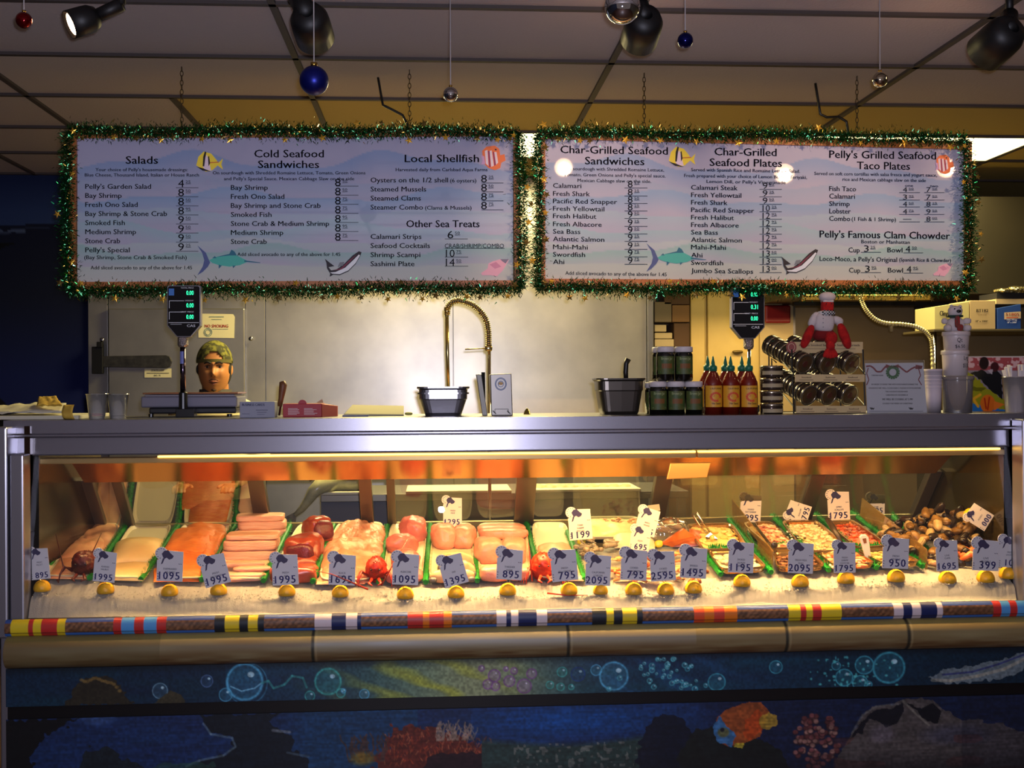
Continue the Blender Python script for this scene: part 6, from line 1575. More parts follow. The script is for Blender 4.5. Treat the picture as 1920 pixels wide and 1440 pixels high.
    m = MB(); m.tube([face(-.28, -.47, .0), face(-.1, -.42, .001), face(.1, -.42, .001), face(.30, -.46, .0)], [.002, .003, .003, .002], 6); m.build('moustache', mat('stubble', (84, 52, 30), rough=.9), t, smooth=True)
    m = MB(); m.tube([face(-.16, -.80, .0), face(0, -.82, .002), face(.16, -.80, .0)], [.003, .008, .003], 8); m.build('goatee', mat('goatee', (50, 32, 20), rough=.9), t, smooth=True)
    for s in (-1, 1):
        m = MB(); m.rb(face(s * .10, -.30, -.0005), (.009, .006, .005), 2, div=4); m.build('nostril', mat('nostril', (70, 36, 22), rough=.8), t, smooth=True)
make_person()
# ================================================================== seafood on the ice
def oz(x, y): return deckz(x, y)
def D(px, py, l=0.0):
    p = ondeck(px, py, l)
    if p.y < 4.088:
        x = xcol(px, 4.088); p = Vector((x, 4.088, deckz(x, 4.088) + l))
    return p
def solo(m, name, mt, label, cat, group=None, smooth=True, **k):
    return tag(m.build(name, mt, smooth=smooth, **k), label, cat, group)
# --- materials
SALMON = mat('salmon_flesh', (232, 106, 30), rough=.32, var=(248, 146, 66), vscale=22, stretch=(1, 6, 1), bump=.4, bscale=60, sss=.1)
SWORD = mat('swordfish_flesh', (226, 156, 126), rough=.42, var=(238, 184, 156), vscale=16, stretch=(.6, 1, 8), bump=.5, bscale=40, sss=.1)
TUNA = mat('tuna_flesh', (136, 50, 36), rough=.28, var=(170, 76, 52), vscale=14, sss=.1); TUNAD = mat('tuna_dark', (84, 22, 34), rough=.3, var=(112, 34, 44), vscale=40, bump=.2, bscale=200)
BASS = mat('bass_flesh', (230, 176, 136), rough=.4, var=(206, 120, 88), vscale=16, bump=.5, bscale=40, sss=.05)
ALBA = mat('albacore_flesh', (196, 98, 92), rough=.32, var=(216, 128, 112), vscale=12, bump=.3, bscale=40, sss=.1)
SHARKF = mat('shark_flesh', (218, 132, 108), rough=.35, var=(232, 158, 130), vscale=14, bump=.4, bscale=40, sss=.1)
HALI = mat('halibut_flesh', (236, 204, 142), rough=.38, var=(226, 186, 122), vscale=12, bump=.12, bscale=40, sss=.1)
PINKF = mat('pink_fillet', (222, 144, 102), rough=.36, var=(236, 180, 132), vscale=12, bump=.2, bscale=40, sss=.1)
TRAY = mat('white_tray', (226, 212, 172), rough=.3)
GRASS = mat('green_plastic_grass', (14, 150, 40), rough=.5, var=(8, 104, 26), vscale=60)

def tray(q, label, n=24):
    "rounded white tray seen through the four corners q (photo px, back-left, back-right, front-right, front-left)"
    q = [(a, b - (7 if b > 1080 else 0)) for a, b in q]
    P = [D(*a) for a in q]
    t = thing('display_tray', label, 'tray', sum(P, Vector()) / 4, 'white display trays')
    def pt(u, v, l): return (P[0] * (1 - u) + P[1] * u) * (1 - v) + (P[3] * (1 - u) + P[2] * u) * v + Vector((0, 0, l))
    def ring(s, l):
        o = []
        for k in range(32):
            a = 2 * PI * k / 32; c, d = math.cos(a), math.sin(a); e = .3
            o.append(pt(.5 + .5 * s * math.copysign(abs(c) ** e, c), .5 + .5 * s * math.copysign(abs(d) ** e, d), l))
        return o
    R_ = [ring(.92, .001), ring(1.0, .014), ring(1.0, .017), ring(.965, .016), ring(.90, .005)]
    m = MB(); fs = [(j * 32 + k, j * 32 + (k + 1) % 32, (j + 1) * 32 + (k + 1) % 32, (j + 1) * 32 + k) for j in range(4) for k in range(32)] + [tuple(128 + k for k in range(32))]
    m.add(sum(R_, []), fs); m.build('tray_body', TRAY, t)
    return t
def pillow(q, th, lift=0.004, n=3.0, na=.003, ns=14, nu=26, nv=18, bend=0.0, skew=0.0):
    "slab of flesh over the quad q (photo px on the deck)"
    P = [D(a, b, lift) for a, b in q]; sd = Vector((R.random() * 40, R.random() * 40, R.random() * 40)); m = MB()
    def base(u, v): return (P[0] * (1 - u) + P[1] * u) * (1 - v) + (P[3] * (1 - u) + P[2] * u) * v
    def top(u, v):
        a, b = 2 * u - 1, 2 * v - 1
        su = math.copysign(abs(math.sin(a * PI / 2)) , a); 
        uu, vv = (math.sin(a * PI / 2) + 1) / 2, (math.sin(b * PI / 2) + 1) / 2
        h = (max(0, 1 - abs(2 * uu - 1) ** n) * max(0, 1 - abs(2 * vv - 1) ** n)) ** (1 / n)
        p = base(uu, vv); nz = noise.fractal(p * ns + sd, .8, 2, 3) * 1.7
        e = Vector((noise.noise(p * ns * .6 + sd), noise.noise(p * ns * .6 - sd), 0)) * na * 2.2
        return p + e + Vector((0, 0, h * (th + nz * na * 2 + bend * math.sin(uu * PI * 2 + sd.x))))
    m.sheet(top, nu, nv); 
    n0 = len(m.v)
    return m
def blk(c0, w, h, d, n=5, rz=0, rx=0, ry=0, na=.003, ns=18, div=12, lift=0, mi=None, m=None):
    "rounded block standing on the deck: c0 = photo px of the middle of its front bottom edge, w,h in px, d metres deep"
    b = D(*c0); k = mpp(c0[0], b.y); m = m or MB()
    rot = Matrix.Rotation(rz, 3, 'Z') @ Matrix.Rotation(rx, 3, 'X') @ Matrix.Rotation(ry, 3, 'Y')
    m.rb(b + Vector((0, d / 2, h * k / 2 + lift)), (w * k, d, h * k), n, rot, na=na * 1.6, ns=ns * 1.2, div=div, mi=mi)
    return m
# --- trays
tray([(170, 988), (226, 988), (170, 1102), (70, 1100)], 'white tray of pink fillets at the far left of the case')
tray([(246, 988), (326, 988), (270, 1100), (182, 1100)], 'white tray under the two cream coloured halibut loins')
tray([(344, 986), (440, 986), (388, 1100), (284, 1100)], 'white tray under the orange salmon')
tray([(446, 990), (540, 990), (496, 1104), (394, 1104)], 'white tray under the stacked swordfish')
tray([(560, 988), (622, 988), (588, 1102), (500, 1104)], 'white tray under the dark red tuna')
tray([(632, 985), (722, 985), (700, 1102), (592, 1104)], 'white tray under the pale bass fillets')
tray([(732, 987), (802, 987), (792, 1102), (716, 1102)], 'white tray under the rose red albacore')
tray([(812, 987), (888, 987), (888, 1100), (802, 1102)], 'white tray with banded fish steaks behind the tilted price sign')
tray([(894, 987), (984, 987), (1000, 1098), (898, 1100)], 'white tray under the peach shark loins')
tray([(996, 986), (1062, 986), (1088, 1096), (1008, 1098)], 'mostly empty white tray right of the shark loins')
tray([(1072, 976), (1196, 974), (1222, 1012), (1090, 1014)], 'wide white tray of pale fish at the back behind the shrimp')
# --- green grass dividers
def grass(p0, p1, label, w=.024, h=.026, n=420):
    A, B = D(*p0, .002), D(*p1, .002); d = (B - A).normalized(); s_ = d.cross(Vector((0, 0, 1))).normalized(); m = MB(); L_ = (B - A).length
    m.tube([A + Vector((0, 0, h * .3)), A.lerp(B, .5) + Vector((0, 0, h * .35)), B + Vector((0, 0, h * .3))], w * .42, 8)
    r = random.Random(int(p0[0]))
    for k in range(int(n * max(.4, L_ / .5))):
        c = A.lerp(B, r.random()); th = r.uniform(-.1, PI + .1)
        o = s_ * math.cos(th) * w * .62 + Vector((0, 0, 1)) * (abs(math.sin(th)) * h * .9 + .002)
        b = c + Vector((0, 0, h * .25)); t_ = c + o * r.uniform(.9, 1.25) + d * r.uniform(-.006, .006) + Vector((0, 0, .002)); wd = d * .0022
        m.add([b - wd, b + wd, t_ + wd * .5, t_ - wd * .5], [(0, 1, 2, 3)])
    solo(m, 'grass_divider', GRASS, label, 'divider', 'green plastic grass dividers', smooth=False)
for a, b, l in [((160, 992), (90, 1066), 'green grass divider slanting at the far left end of the case'), ((236, 990), (166, 1090), 'green grass divider between the pink fillets and the halibut'),
                ((336, 988), (262, 1104), 'green grass divider between the halibut and the orange salmon'), ((441, 988), (376, 1104), 'green grass divider between the orange salmon and the swordfish'),
                ((545, 986), (492, 1106), 'green grass divider between the swordfish and the dark tuna'), ((626, 988), (584, 1102), 'green grass divider between the dark tuna and the bass fillets'),
                ((727, 989), (708, 1096), 'green grass divider behind the middle lobster'), ((807, 987), (796, 1102), 'green grass divider between the albacore and the banded steaks'),
                ((890, 1010), (893, 1102), 'green grass divider between the banded steaks and the shark loins'), ((987, 984), (1010, 1075), 'green grass divider between the shark loins and the empty tray'),
                ((1064, 1000), (1094, 1100), 'green grass divider between the yellowtail and the shrimp'), ((1364, 974), (1444, 1092), 'green grass divider along the left acrylic partition'),
                ((1446, 970), (1552, 1090), 'green grass divider sprinkled with white crumbs between two steel pans'), ((1528, 968), (1642, 1088), 'green grass divider left of the black tongs'),
                ((1596, 964), (1728, 1084), 'green grass divider left of the right acrylic partition'), ((1672, 970), (1762, 1056), 'green grass divider under the heap of shellfish'),
                ((1328, 1034), (1378, 1033), 'short green grass divider between the two left pans'), ((1458, 1029), (1500, 1027), 'short green grass divider behind the shrimp pan sign'), ((1600, 1031), (1672, 1027), 'short green grass divider beside the white handled scoop'),
                ((1316, 1038), (1350, 1094), 'green grass divider left of the front white salad pan')]: grass(a, b, l)
# --- pink fillets (far left)
solo(pillow([(168, 984), (225, 986), (205, 1030), (140, 1030)], .022, n=2.4), 'fish_fillet', PINKF, 'pink fillet at the back of the far left tray', 'fish')
solo(pillow([(145, 1008), (205, 1004), (186, 1046), (110, 1052)], .020, lift=.008, n=2.4), 'fish_fillet', PINKF, 'pink fillet in the middle of the far left tray', 'fish')
solo(pillow([(112, 1046), (180, 1044), (168, 1094), (86, 1098)], .020, n=2.4), 'fish_fillet', PINKF, 'pink fillet at the front of the far left tray beside the dark lobster', 'fish')
# --- halibut
solo(pillow([(218, 1018), (312, 1014), (300, 1052), (204, 1056)], .046, n=2.0, na=.0015), 'fish_loin', HALI, 'rounded cream halibut loin, rear of two', 'fish', 'halibut loins')
solo(pillow([(204, 1062), (290, 1060), (266, 1100), (184, 1100)], .026, n=2.6, na=.0015), 'fish_loin', HALI, 'flat cream halibut loin, front of two', 'fish', 'halibut loins')
# --- salmon
for q, th, l, lb in (([(350, 986), (424, 986), (420, 1010), (345, 1012)], .022, .004, 'orange salmon fillet at the back of its tray'),
                     ([(330, 994), (412, 998), (398, 1050), (300, 1046)], .040, .008, 'biggest orange salmon fillet draped over the tray'),
                     ([(380, 1004), (428, 1000), (404, 1052), (374, 1056)], .034, .006, 'folded orange salmon piece at the right of its tray'),
                     ([(300, 1040), (392, 1040), (376, 1082), (290, 1082)], .036, .008, 'orange salmon fillet in front of the biggest one'),
                     ([(290, 1066), (382, 1068), (372, 1106), (286, 1106)], .018, .002, 'salmon pieces lowest at the front of the orange salmon')):
    solo(pillow(q, th, lift=l, n=2.4, na=.003, bend=.005), 'salmon_fillet', SALMON, lb, 'fish', 'orange salmon fillets')
# --- swordfish loins: boards of flesh stacked up
for (cx, cy), w, h, d, rz, l, lb in (((487, 1010), 92, 17, .14, .10, 0, 'swordfish block at the back, lowest layer'), ((487, 1010), 91, 17, .14, .12, .034, 'swordfish block at the back, second layer'),
                                     ((484, 1010), 89, 12, .13, .09, .068, 'thin swordfish block topmost at the back'),
                                     ((463, 1053), 104, 20, .15, .05, 0, 'swordfish block in the middle, lowest layer'), ((466, 1053), 102, 21, .15, .05, .038, 'swordfish block in the middle, second layer'),
                                     ((470, 1053), 98, 11, .14, .08, .080, 'swordfish block topmost in the middle under the back ones')):
    solo(blk((cx, cy), w, h, d, n=7, rz=rz, na=.0025, ns=22, lift=l), 'swordfish_block', SWORD, lb, 'fish', 'stacked swordfish blocks')
for (cx, cy), w, h, rz, l, lb in (((452, 1075), 84, 12, .05, .018, 'curved swordfish strip right above the front strips'), ((452, 1090), 92, 11, -.04, .006, 'long swordfish strip lying near the ice'), ((446, 1104), 84, 10, .03, 0, 'swordfish strip lowest of all on the ice edge'), ((470, 1085), 70, 10, .12, .022, 'short swordfish strip right of the tilted price sign')):
    solo(blk((cx, cy), w, h, .06, n=3.2, rz=rz, na=.003, ns=20, lift=l), 'swordfish_strip', SWORD, lb, 'fish', 'swordfish strips')
# --- tuna
def tuna(c0, w, h, d, rz, rx, l, lb, na=.006):
    o = thing('tuna_block', lb, 'fish', D(*c0), 'dark red tuna blocks')
    m = blk(c0, w, h, d, n=3.4, rz=rz, rx=rx, na=na, ns=14, lift=l, div=14); m.build('flesh', TUNA, o, smooth=True)
    b = D(*c0); k = mpp(c0[0], b.y); rot = Matrix.Rotation(rz, 3, 'Z') @ Matrix.Rotation(rx, 3, 'X')
    m = MB(); cc = b + Vector((0, d / 2, h * k / 2 + l)) + rot @ Vector((w * k * .04, -d * .34, -h * k * .04)); m.rb(cc, (w * k * .8, d * .5, h * k * .74), 3, rot, na=.004, ns=16, div=10); m.build('dark_centre', TUNAD, o, smooth=True)
tuna((592, 1026), 50, 54, .13, .5, -.25, 0, 'dark red tuna block at the back of its tray')
tuna((565, 1060), 68, 54, .14, -.25, .1, 0, 'big tuna block with dark purple centre in the middle')
solo(pillow([(545, 1036), (606, 1034), (594, 1062), (536, 1064)], .04, n=2.6), 'tuna_piece', TUNA, 'smooth red tuna piece leaning between the two dark blocks', 'fish')
solo(blk((562, 1080), 66, 20, .08, n=3, na=.004), 'tuna_piece', mat('tuna_orange', (186, 84, 50), rough=.35, var=(206, 110, 66), vscale=16), 'orange red tuna piece below the big dark block', 'fish')
solo(blk((545, 1106), 88, 32, .08, n=4, na=.003), 'tuna_piece', TUNA, 'flat red tuna piece at the front right behind the price sign', 'fish')
# --- bass
for q, th, l, lb in (([(636, 984), (722, 986), (722, 1006), (626, 1004)], .034, .010, 'pale bass fillet folded at the back of the pile'),
                     ([(624, 1000), (690, 1000), (684, 1022), (614, 1022)], .030, .008, 'pale bass fillet second from the back on the left'),
                     ([(660, 998), (724, 998), (722, 1024), (660, 1024)], .032, .010, 'pale bass fillet second from the back on the right'),
                     ([(612, 1018), (722, 1018), (718, 1044), (606, 1044)], .036, .012, 'wide pale bass fillet across the middle'),
                     ([(606, 1036), (714, 1038), (708, 1074), (598, 1072)], .040, .006, 'large pale bass fillet behind the black bass sign'),
                     ([(598, 1066), (700, 1068), (692, 1092), (592, 1090)], .026, .002, 'pale bass fillet below the large one'),
                     ([(592, 1084), (690, 1086), (682, 1108), (590, 1108)], .018, 0, 'pale bass fillet lowest at the ice')):
    solo(pillow(q, th, lift=l, n=2.0, na=.0055, ns=24, bend=.006), 'bass_fillet', BASS, lb, 'fish', 'pale bass fillets')
# --- albacore
solo(blk((774, 1022), 50, 52, .14, n=2.3, rz=.3, rx=.2, na=.006), 'albacore_loin', ALBA, 'rose red albacore loin standing at the back', 'fish')
solo(blk((752, 1046), 56, 40, .15, n=2.4, rz=-.3, rx=-.25, na=.006), 'albacore_loin', ALBA, 'rose red albacore loin leaning left in front', 'fish')
solo(blk((760, 1072), 54, 38, .12, n=2.6, rz=-.2, rx=-.3, na=.005), 'albacore_loin', ALBA, 'rose red albacore loin behind the sign with price 1095', 'fish')
solo(blk((756, 1104), 72, 28, .09, n=3, na=.004), 'albacore_loin', ALBA, 'flat albacore piece in front at the ice beside the middle lobster', 'fish')
# --- wahoo / steaks
solo(blk((832, 1036), 46, 50, .15, n=3.2, rz=.15, na=.004), 'shark_loin', SHARKF, 'pink loin at left behind the sign hit by the flash', 'fish')
solo(blk((872, 1034), 44, 46, .15, n=3.2, rz=-.15, na=.004), 'shark_loin', SHARKF, 'pink loin at right behind the sign hit by the flash', 'fish')
def steak(c0, w, h, lb):
    o = thing('fish_steak', lb, 'fish', D(*c0), 'banded fish steaks')
    blk(c0, w, h, .035, n=2.5, na=.003, m=None).build('flesh', mat('steak_flesh', (232, 186, 130), rough=.4, var=(214, 150, 100), vscale=20), o, smooth=True)
    b = D(*c0); k = mpp(c0[0], b.y); m = MB()
    for s in (-1, 1): m.rb(b + Vector((s * w * k * .43, .016, h * k * .30)), (w * k * .2, .042, h * k * .44), 2.6, div=6)
    m.build('dark_skin', mat('fish_skin', (60, 56, 58), rough=.3, var=(120, 116, 110), vscale=60, stretch=(8, 1, 1)), o, smooth=True)
steak((856, 1082), 68, 46, 'upper banded fish steak with dark skin behind the tilted 1395 sign'); steak((846, 1102), 84, 28, 'lower banded fish steak with dark skin near the ice'); steak((862, 1090), 60, 36, 'rear banded fish steak leaning on the upper one')
# --- shark loins
for (c0, w, h, d, rz, l, lb) in (((942, 1008), 92, 22, .12, .0, 0, 'long peach shark loin at the back'), ((946, 1018), 92, 20, .10, -.05, .012, 'peach shark loin lying in front of the rear one'), ((918, 1062), 54, 50, .15, .1, 0, 'squarish peach shark loin on the left'), ((966, 1062), 48, 48, .15, -.06, 0, 'squarish peach shark loin on the right behind the 895 sign'),
                                 ((926, 1100), 58, 30, .08, .05, 0, 'small peach shark piece at the front left by the ice'), ((972, 1098), 40, 26, .08, -.05, 0, 'small peach shark piece at the front right by the lobster')):
    solo(blk(c0, w, h, d, n=3.6, rz=rz, na=.003, ns=12, lift=l), 'shark_loin', SHARKF, lb, 'fish', 'peach shark loins')
# --- yellowtail
for q, th, lb in (([(1008, 1026), (1068, 1022), (1080, 1050), (1012, 1052)], .026, 'pinkish yellowtail fillet below the empty part of the tray'), ([(1014, 1050), (1080, 1048), (1090, 1078), (1016, 1080)], .026, 'yellowtail fillet behind its price sign'), ([(1030, 1076), (1090, 1074), (1094, 1102), (1030, 1104)], .020, 'yellowtail fillet at the ice right of the red lobster')):
    solo(pillow(q, th, n=2.6), 'yellowtail_fillet', mat('yellowtail_flesh', (226, 150, 112), rough=.4, var=(236, 182, 146), vscale=16), lb, 'fish', 'yellowtail fillets')
# --- spiny lobsters
def lobster(cx, cy, w, h, body, label, ant, turn=0):
    b = D(cx, cy); k = mpp(cx, b.y); o = thing('lobster', label, 'lobster', b)
    sd = R.random() * 9
    m = MB(); c = b + Vector((0, .06, h * k * .5)); rot = Matrix.Rotation(turn, 3, 'Z') @ Matrix.Rotation(-.5, 3, 'X')
    m.rb(c, (w * k, .14, h * k * 1.0), 2.2, rot, na=.004, ns=70, div=16)
    r = random.Random(int(cx))
    for q in range(70):
        a = r.uniform(0, 2 * PI); e = r.uniform(.0, 1.3); dv = Vector((math.cos(a) * math.cos(e) * w * k * .5, math.sin(a) * math.cos(e) * .07, math.sin(e) * h * k * .5)); p = c + rot @ dv
        m.tube([p * 1, p + (rot @ dv).normalized() * .006], [.0022, .0004], 5)
    m.build('carapace', body, o, smooth=True)
    tl = MB()
    for q in range(5): tl.rb(c + Vector((0, .08 + q * .022, -.004 - q * .005)), (w * k * (.85 - .07 * q), .032, h * k * (.7 - .07 * q)), 2.2, div=6)
    tl.build('tail', body, o, smooth=True)
    for s in (-1, 1):
        for q in range(4):
            m = MB(); p0 = b + Vector((s * w * k * .35, .01 + q * .022, h * k * .35)); kn = b + Vector((s * (w * k * .62 + q * .004), -.005 + q * .02, h * k * (.58 - .06 * q))); e = b + Vector((s * (w * k * .78 + q * .008), -.02 + q * .018, -.004))
            m.tube([p0, kn, kn.lerp(e, .5) + Vector((s * .004, 0, 0)), e], [.0045, .0042, .0032, .0016], 7); m.build('leg', body, o, smooth=True)
        m = MB(); m.rb(b + Vector((s * w * k * .2, -.004, h * k * .62)), (.007, .008, .007), 2, div=4); m.build('eye', BLACK, o, smooth=True)
    for pts in ant:
        P_ = [Vector(at(a, r_, yy)) for a, r_, yy in pts]; m = MB(); m.tube(P_, [.0036 - .0026 * i / (len(P_) - 1) for i in range(len(P_))], 6); m.build('antenna', body, o, smooth=True)
    m = MB()
    for s in (-1, 1):
        m.tube([b + Vector((s * .012, -.006, h * k * .25)), b + Vector((s * .022, -.026, h * k * .10)), b + Vector((s * .010, -.038, .004))], [.006, .005, .002], 6)
    m.build('mouth_legs', body, o, smooth=True)
lobster(150, 1098, 50, 50, mat('dark_lobster', (96, 26, 16), rough=.45, var=(60, 14, 12), vscale=40), 'dark brown red spiny lobster on the far left tray', [[(122, 1080, 4.14), (116, 1050, 4.16), (104, 1000, 4.2)], [(165, 1052, 4.14), (176, 1030, 4.2), (190, 1000, 4.3)]])
lobster(702, 1100, 40, 46, mat('red_lobster', (196, 44, 20), rough=.4, var=(130, 20, 14), vscale=50), 'red spiny lobster between the black bass and albacore signs', [[(690, 1105, 4.05), (650, 1088, 4.035), (620, 1076, 4.03), (590, 1070, 4.03)], [(715, 1098, 4.06), (735, 1062, 4.06), (765, 1010, 4.08)]])
lobster(1018, 1098, 44, 48, mat('orange_lobster', (232, 62, 18), rough=.4, var=(190, 36, 14), vscale=50), 'bright orange red spiny lobster left of the sign with price 795', [[(998, 1090, 4.06), (993, 1040, 4.07), (988, 1000, 4.1)], [(1026, 1112, 4.035), (1060, 1116, 4.03), (1102, 1116, 4.03)]])
# --- shrimp with shells
SHR = mat('raw_shrimp', (140, 124, 96), rough=.35, var=(176, 160, 130), vscale=50, stretch=(6, 6, 1)); 
def shrimp(c, s, rz, mt, name, label, group, lie=.2):
    m = MB(); pts = []; rs = []
    rot = Matrix.Rotation(rz, 3, 'Z') @ Matrix.Rotation(lie, 3, 'X')
    for q in range(10):
        a = q / 9 * 3.4; r_ = s * (.5 - .015 * q); pts.append(c + rot @ Vector((math.cos(a) * r_, math.sin(a) * r_ * .8, s * .2))); rs.append(s * (.20 - .013 * q) * (1.0 if q % 2 else .92))
    m.tube(pts, rs, 8); e = pts[-1]; d_ = (pts[-1] - pts[-2]).normalized()
    for w_ in (-.5, 0, .5): m.tube([e, e + Matrix.Rotation(w_, 3, 'Z') @ d_ * s * .25], [s * .05, s * .02], 5)
    return solo(m, name, mt, label, 'shrimp', group)
rq = random.Random(8)
for k in range(16):
    px, py = rq.uniform(1084, 1150), rq.uniform(1014, 1044)
    shrimp(D(px, py, rq.uniform(.004, .03)), rq.uniform(.045, .06), rq.uniform(0, 6), SHR, 'raw_shrimp', 'raw grey brown shrimp in the heap under the sign with price 1199', 'raw shrimp heap', rq.uniform(-.6, .6))
m = MB()
def flesh_bits(m, q, n, s0, s1, th, sd, lift=0.004, el=1.0):
    r = random.Random(sd); P = [D(*a, lift) for a in q]
    for k in range(n):
        u, v = r.random(), r.random(); p = (P[0] * (1 - u) + P[1] * u) * (1 - v) + (P[3] * (1 - u) + P[2] * u) * v + Vector((0, 0, r.random() * th * (1 - abs(2 * u - 1) ** 3) * (1 - abs(2 * v - 1) ** 3)))
        s = r.uniform(s0, s1); m.rb(p, (s * r.uniform(1, 1 + el), s, s * .6), 2.3, Matrix.Rotation(r.uniform(0, 6), 3, 'Z') @ Matrix.Rotation(r.uniform(-.6, .6), 3, 'X'), div=3, mi=r.choice([0, 0, 1]))
    return m
# pale squid tubes
for q, th, lb in (([(1150, 1006), (1200, 1004), (1190, 1026), (1152, 1028)], .03, 'pale cream squid tube left of the hidden price sign'), ([(1176, 1004), (1232, 1008), (1228, 1030), (1180, 1030)], .035, 'pale cream squid tube under the tall double sign')):
    solo(pillow(q, th, n=2.2, na=.002), 'squid', mat('squid_white', (240, 226, 180), rough=.3), lb, 'squid')
solo(pillow([(1092, 978), (1196, 976), (1214, 1004), (1100, 1008)], .022, lift=.01, n=2.4, na=.004), 'fish_fillet', mat('cod_flesh', (226, 212, 150), rough=.4, var=(212, 190, 130), vscale=20, bump=.2, bscale=40), 'pale yellowish white fillet filling the wide tray at the back', 'fish')
m = flesh_bits(MB(), [(1120, 974), (1196, 974), (1200, 988), (1130, 986)], 60, .008, .014, .02, 4, .02); solo(m, 'minced_fish', [mat('mince_pink', (206, 160, 110), rough=.5), mat('mince_tan', (186, 140, 100), rough=.5)], 'pinkish minced fish scattered over the white fillet at the back', 'fish', kind=None) if False else tag(m.build('minced_fish', [mat('mince_pink', (206, 160, 110), rough=.5), mat('mince_tan', (186, 140, 100), rough=.5)], smooth=True), 'pinkish minced fish scattered over the white fillet at the back', 'fish', kind='stuff')
# --- crab claws, legs and smoked pieces
CR = mat('cooked_crab', (226, 84, 24), rough=.35, var=(240, 160, 96), vscale=24); CRP = mat('pale_crab', (236, 200, 140), rough=.35, var=(226, 140, 80), vscale=30)
def crab_claw(c, s, rz, mt, label, group):
    o = thing('crab_claw', label, 'crab', c, group); rot = Matrix.Rotation(rz, 3, 'Z')
    m = MB(); m.rb(c + Vector((0, 0, s * .2)), (s * 1.0, s * .55, s * .42), 2.3, rot, na=s * .03, ns=50, div=7); m.build('palm', mt, o, smooth=True)
    m = MB(); m.tube([c + rot @ Vector((s * .4, s * .1, s * .2)), c + rot @ Vector((s * .75, s * .18, s * .24)), c + rot @ Vector((s * 1.0, s * .02, s * .2))], [s * .15, s * .10, s * .02], 7); m.build('fixed_finger', mt, o, smooth=True)
    m = MB(); m.tube([c + rot @ Vector((s * .4, -s * .14, s * .2)), c + rot @ Vector((s * .74, -s * .22, s * .22)), c + rot @ Vector((s * .98, -s * .06, s * .2))], [s * .12, s * .08, s * .02], 7); m.build('moving_finger', mt, o, smooth=True)
    m = MB(); m.tube([c + rot @ Vector((-s * .45, 0, s * .2)), c + rot @ Vector((-s * .9, s * .1, s * .25)), c + rot @ Vector((-s * 1.4, -s * .05, s * .1))], [s * .14, s * .15, s * .10], 7); m.build('arm', mt, o, smooth=True)
rq = random.Random(21)
for k in range(13):
    px, py = [(1160, 1052), (1178, 1064), (1150, 1072), (1168, 1084), (1215, 1040), (1226, 1060), (1222, 1080), (1284, 1040), (1290, 1056), (1276, 1074), (1200, 1092), (1232, 1090), (1268, 1088)][k]
    crab_claw(D(px, py, rq.uniform(.002, .02)), rq.uniform(.036, .05), rq.uniform(0, 6.2), CR if k % 3 else CRP, 'orange cooked crab claw in the heap behind the middle price signs', 'crab claw heap')
for k in range(26):
    px, py = rq.uniform(1136, 1308), rq.uniform(1040, 1096); c = D(px, py, rq.uniform(.004, .02)); a = rq.uniform(0, 6.2); L_ = rq.uniform(.03, .055); dv = Vector((math.cos(a) * L_, math.sin(a) * L_, .012))
    m = MB(); m.tube([c - dv, c + Vector((0, 0, .01)), c + dv], [.005, .008, .004], 7); solo(m, 'crab_piece', CR if rq.random() < .55 else CRP, 'jointed orange and cream crab leg piece in the heap behind the middle signs', 'crab', 'crab leg pieces')
rq = random.Random(5)
SMO = mat('smoked_salmon', (176, 74, 26), rough=.25, var=(206, 110, 44), vscale=20)
m = MB(); m.prism([D(1238, 1020, .012), D(1262, 1026, .004), D(1302, 1006, .06), D(1282, 992, .075)], (0, .012, .004)); solo(m, 'smoked_fish', SMO, 'thin amber smoked salmon side standing tilted beside the yellow lemon wedge', 'fish', smooth=False, bevel=.002)
solo(pillow([(1262, 1002), (1320, 1000), (1324, 1024), (1260, 1026)], .034, n=2.3, na=.005), 'smoked_fish', mat('smoked_orange', (226, 120, 56), rough=.3, var=(186, 84, 40), vscale=20), 'orange smoked fish lying right of the tilted amber side', 'fish')
for (px, py, sx, lb) in ((1242, 990, .10, 'whole smoked fish inside the clear bag, left one'), (1262, 984, .11, 'whole smoked fish inside the clear bag, right one')):
    m = MB(); m.rb(D(px, py, .035), (sx, .05, .035), 2.1, Matrix.Rotation(.5, 3, 'Y'), na=.003, ns=30, div=9); solo(m, 'smoked_fish', mat('silver_brown_fish', (150, 110, 70), rough=.2, var=(226, 200, 150), vscale=18, stretch=(1, 1, 5)), lb, 'fish')
m = MB(); m.rb(D(1250, 996, .045), (.17, .11, .11), 3, na=.012, ns=22, div=16); solo(m, 'plastic_bag', glass_mat('bag_film', refl=1.8, base=.04, rough=.08, haze=.05), 'crinkled clear plastic bag wrapped around the smoked fish', 'bag')
m = MB(); m.rb(D(1235, 1020, .012), (.035, .025, .03), 2.4, na=.003, ns=60, div=6); solo(m, 'lemon_wedge', mat('bright_lemon', (240, 210, 50), rough=.4), 'bright yellow lemon wedge beside the amber smoked salmon', 'lemon')
m = MB(); m.rb(D(1090, 1014, .02), (.035, .03, .028), 3.5, na=.002, ns=60, div=6); solo(m, 'lemon_wedge', MATS['bright_lemon'], 'yellow lemon wedge on the raw shrimp under the 1199 sign', 'lemon')
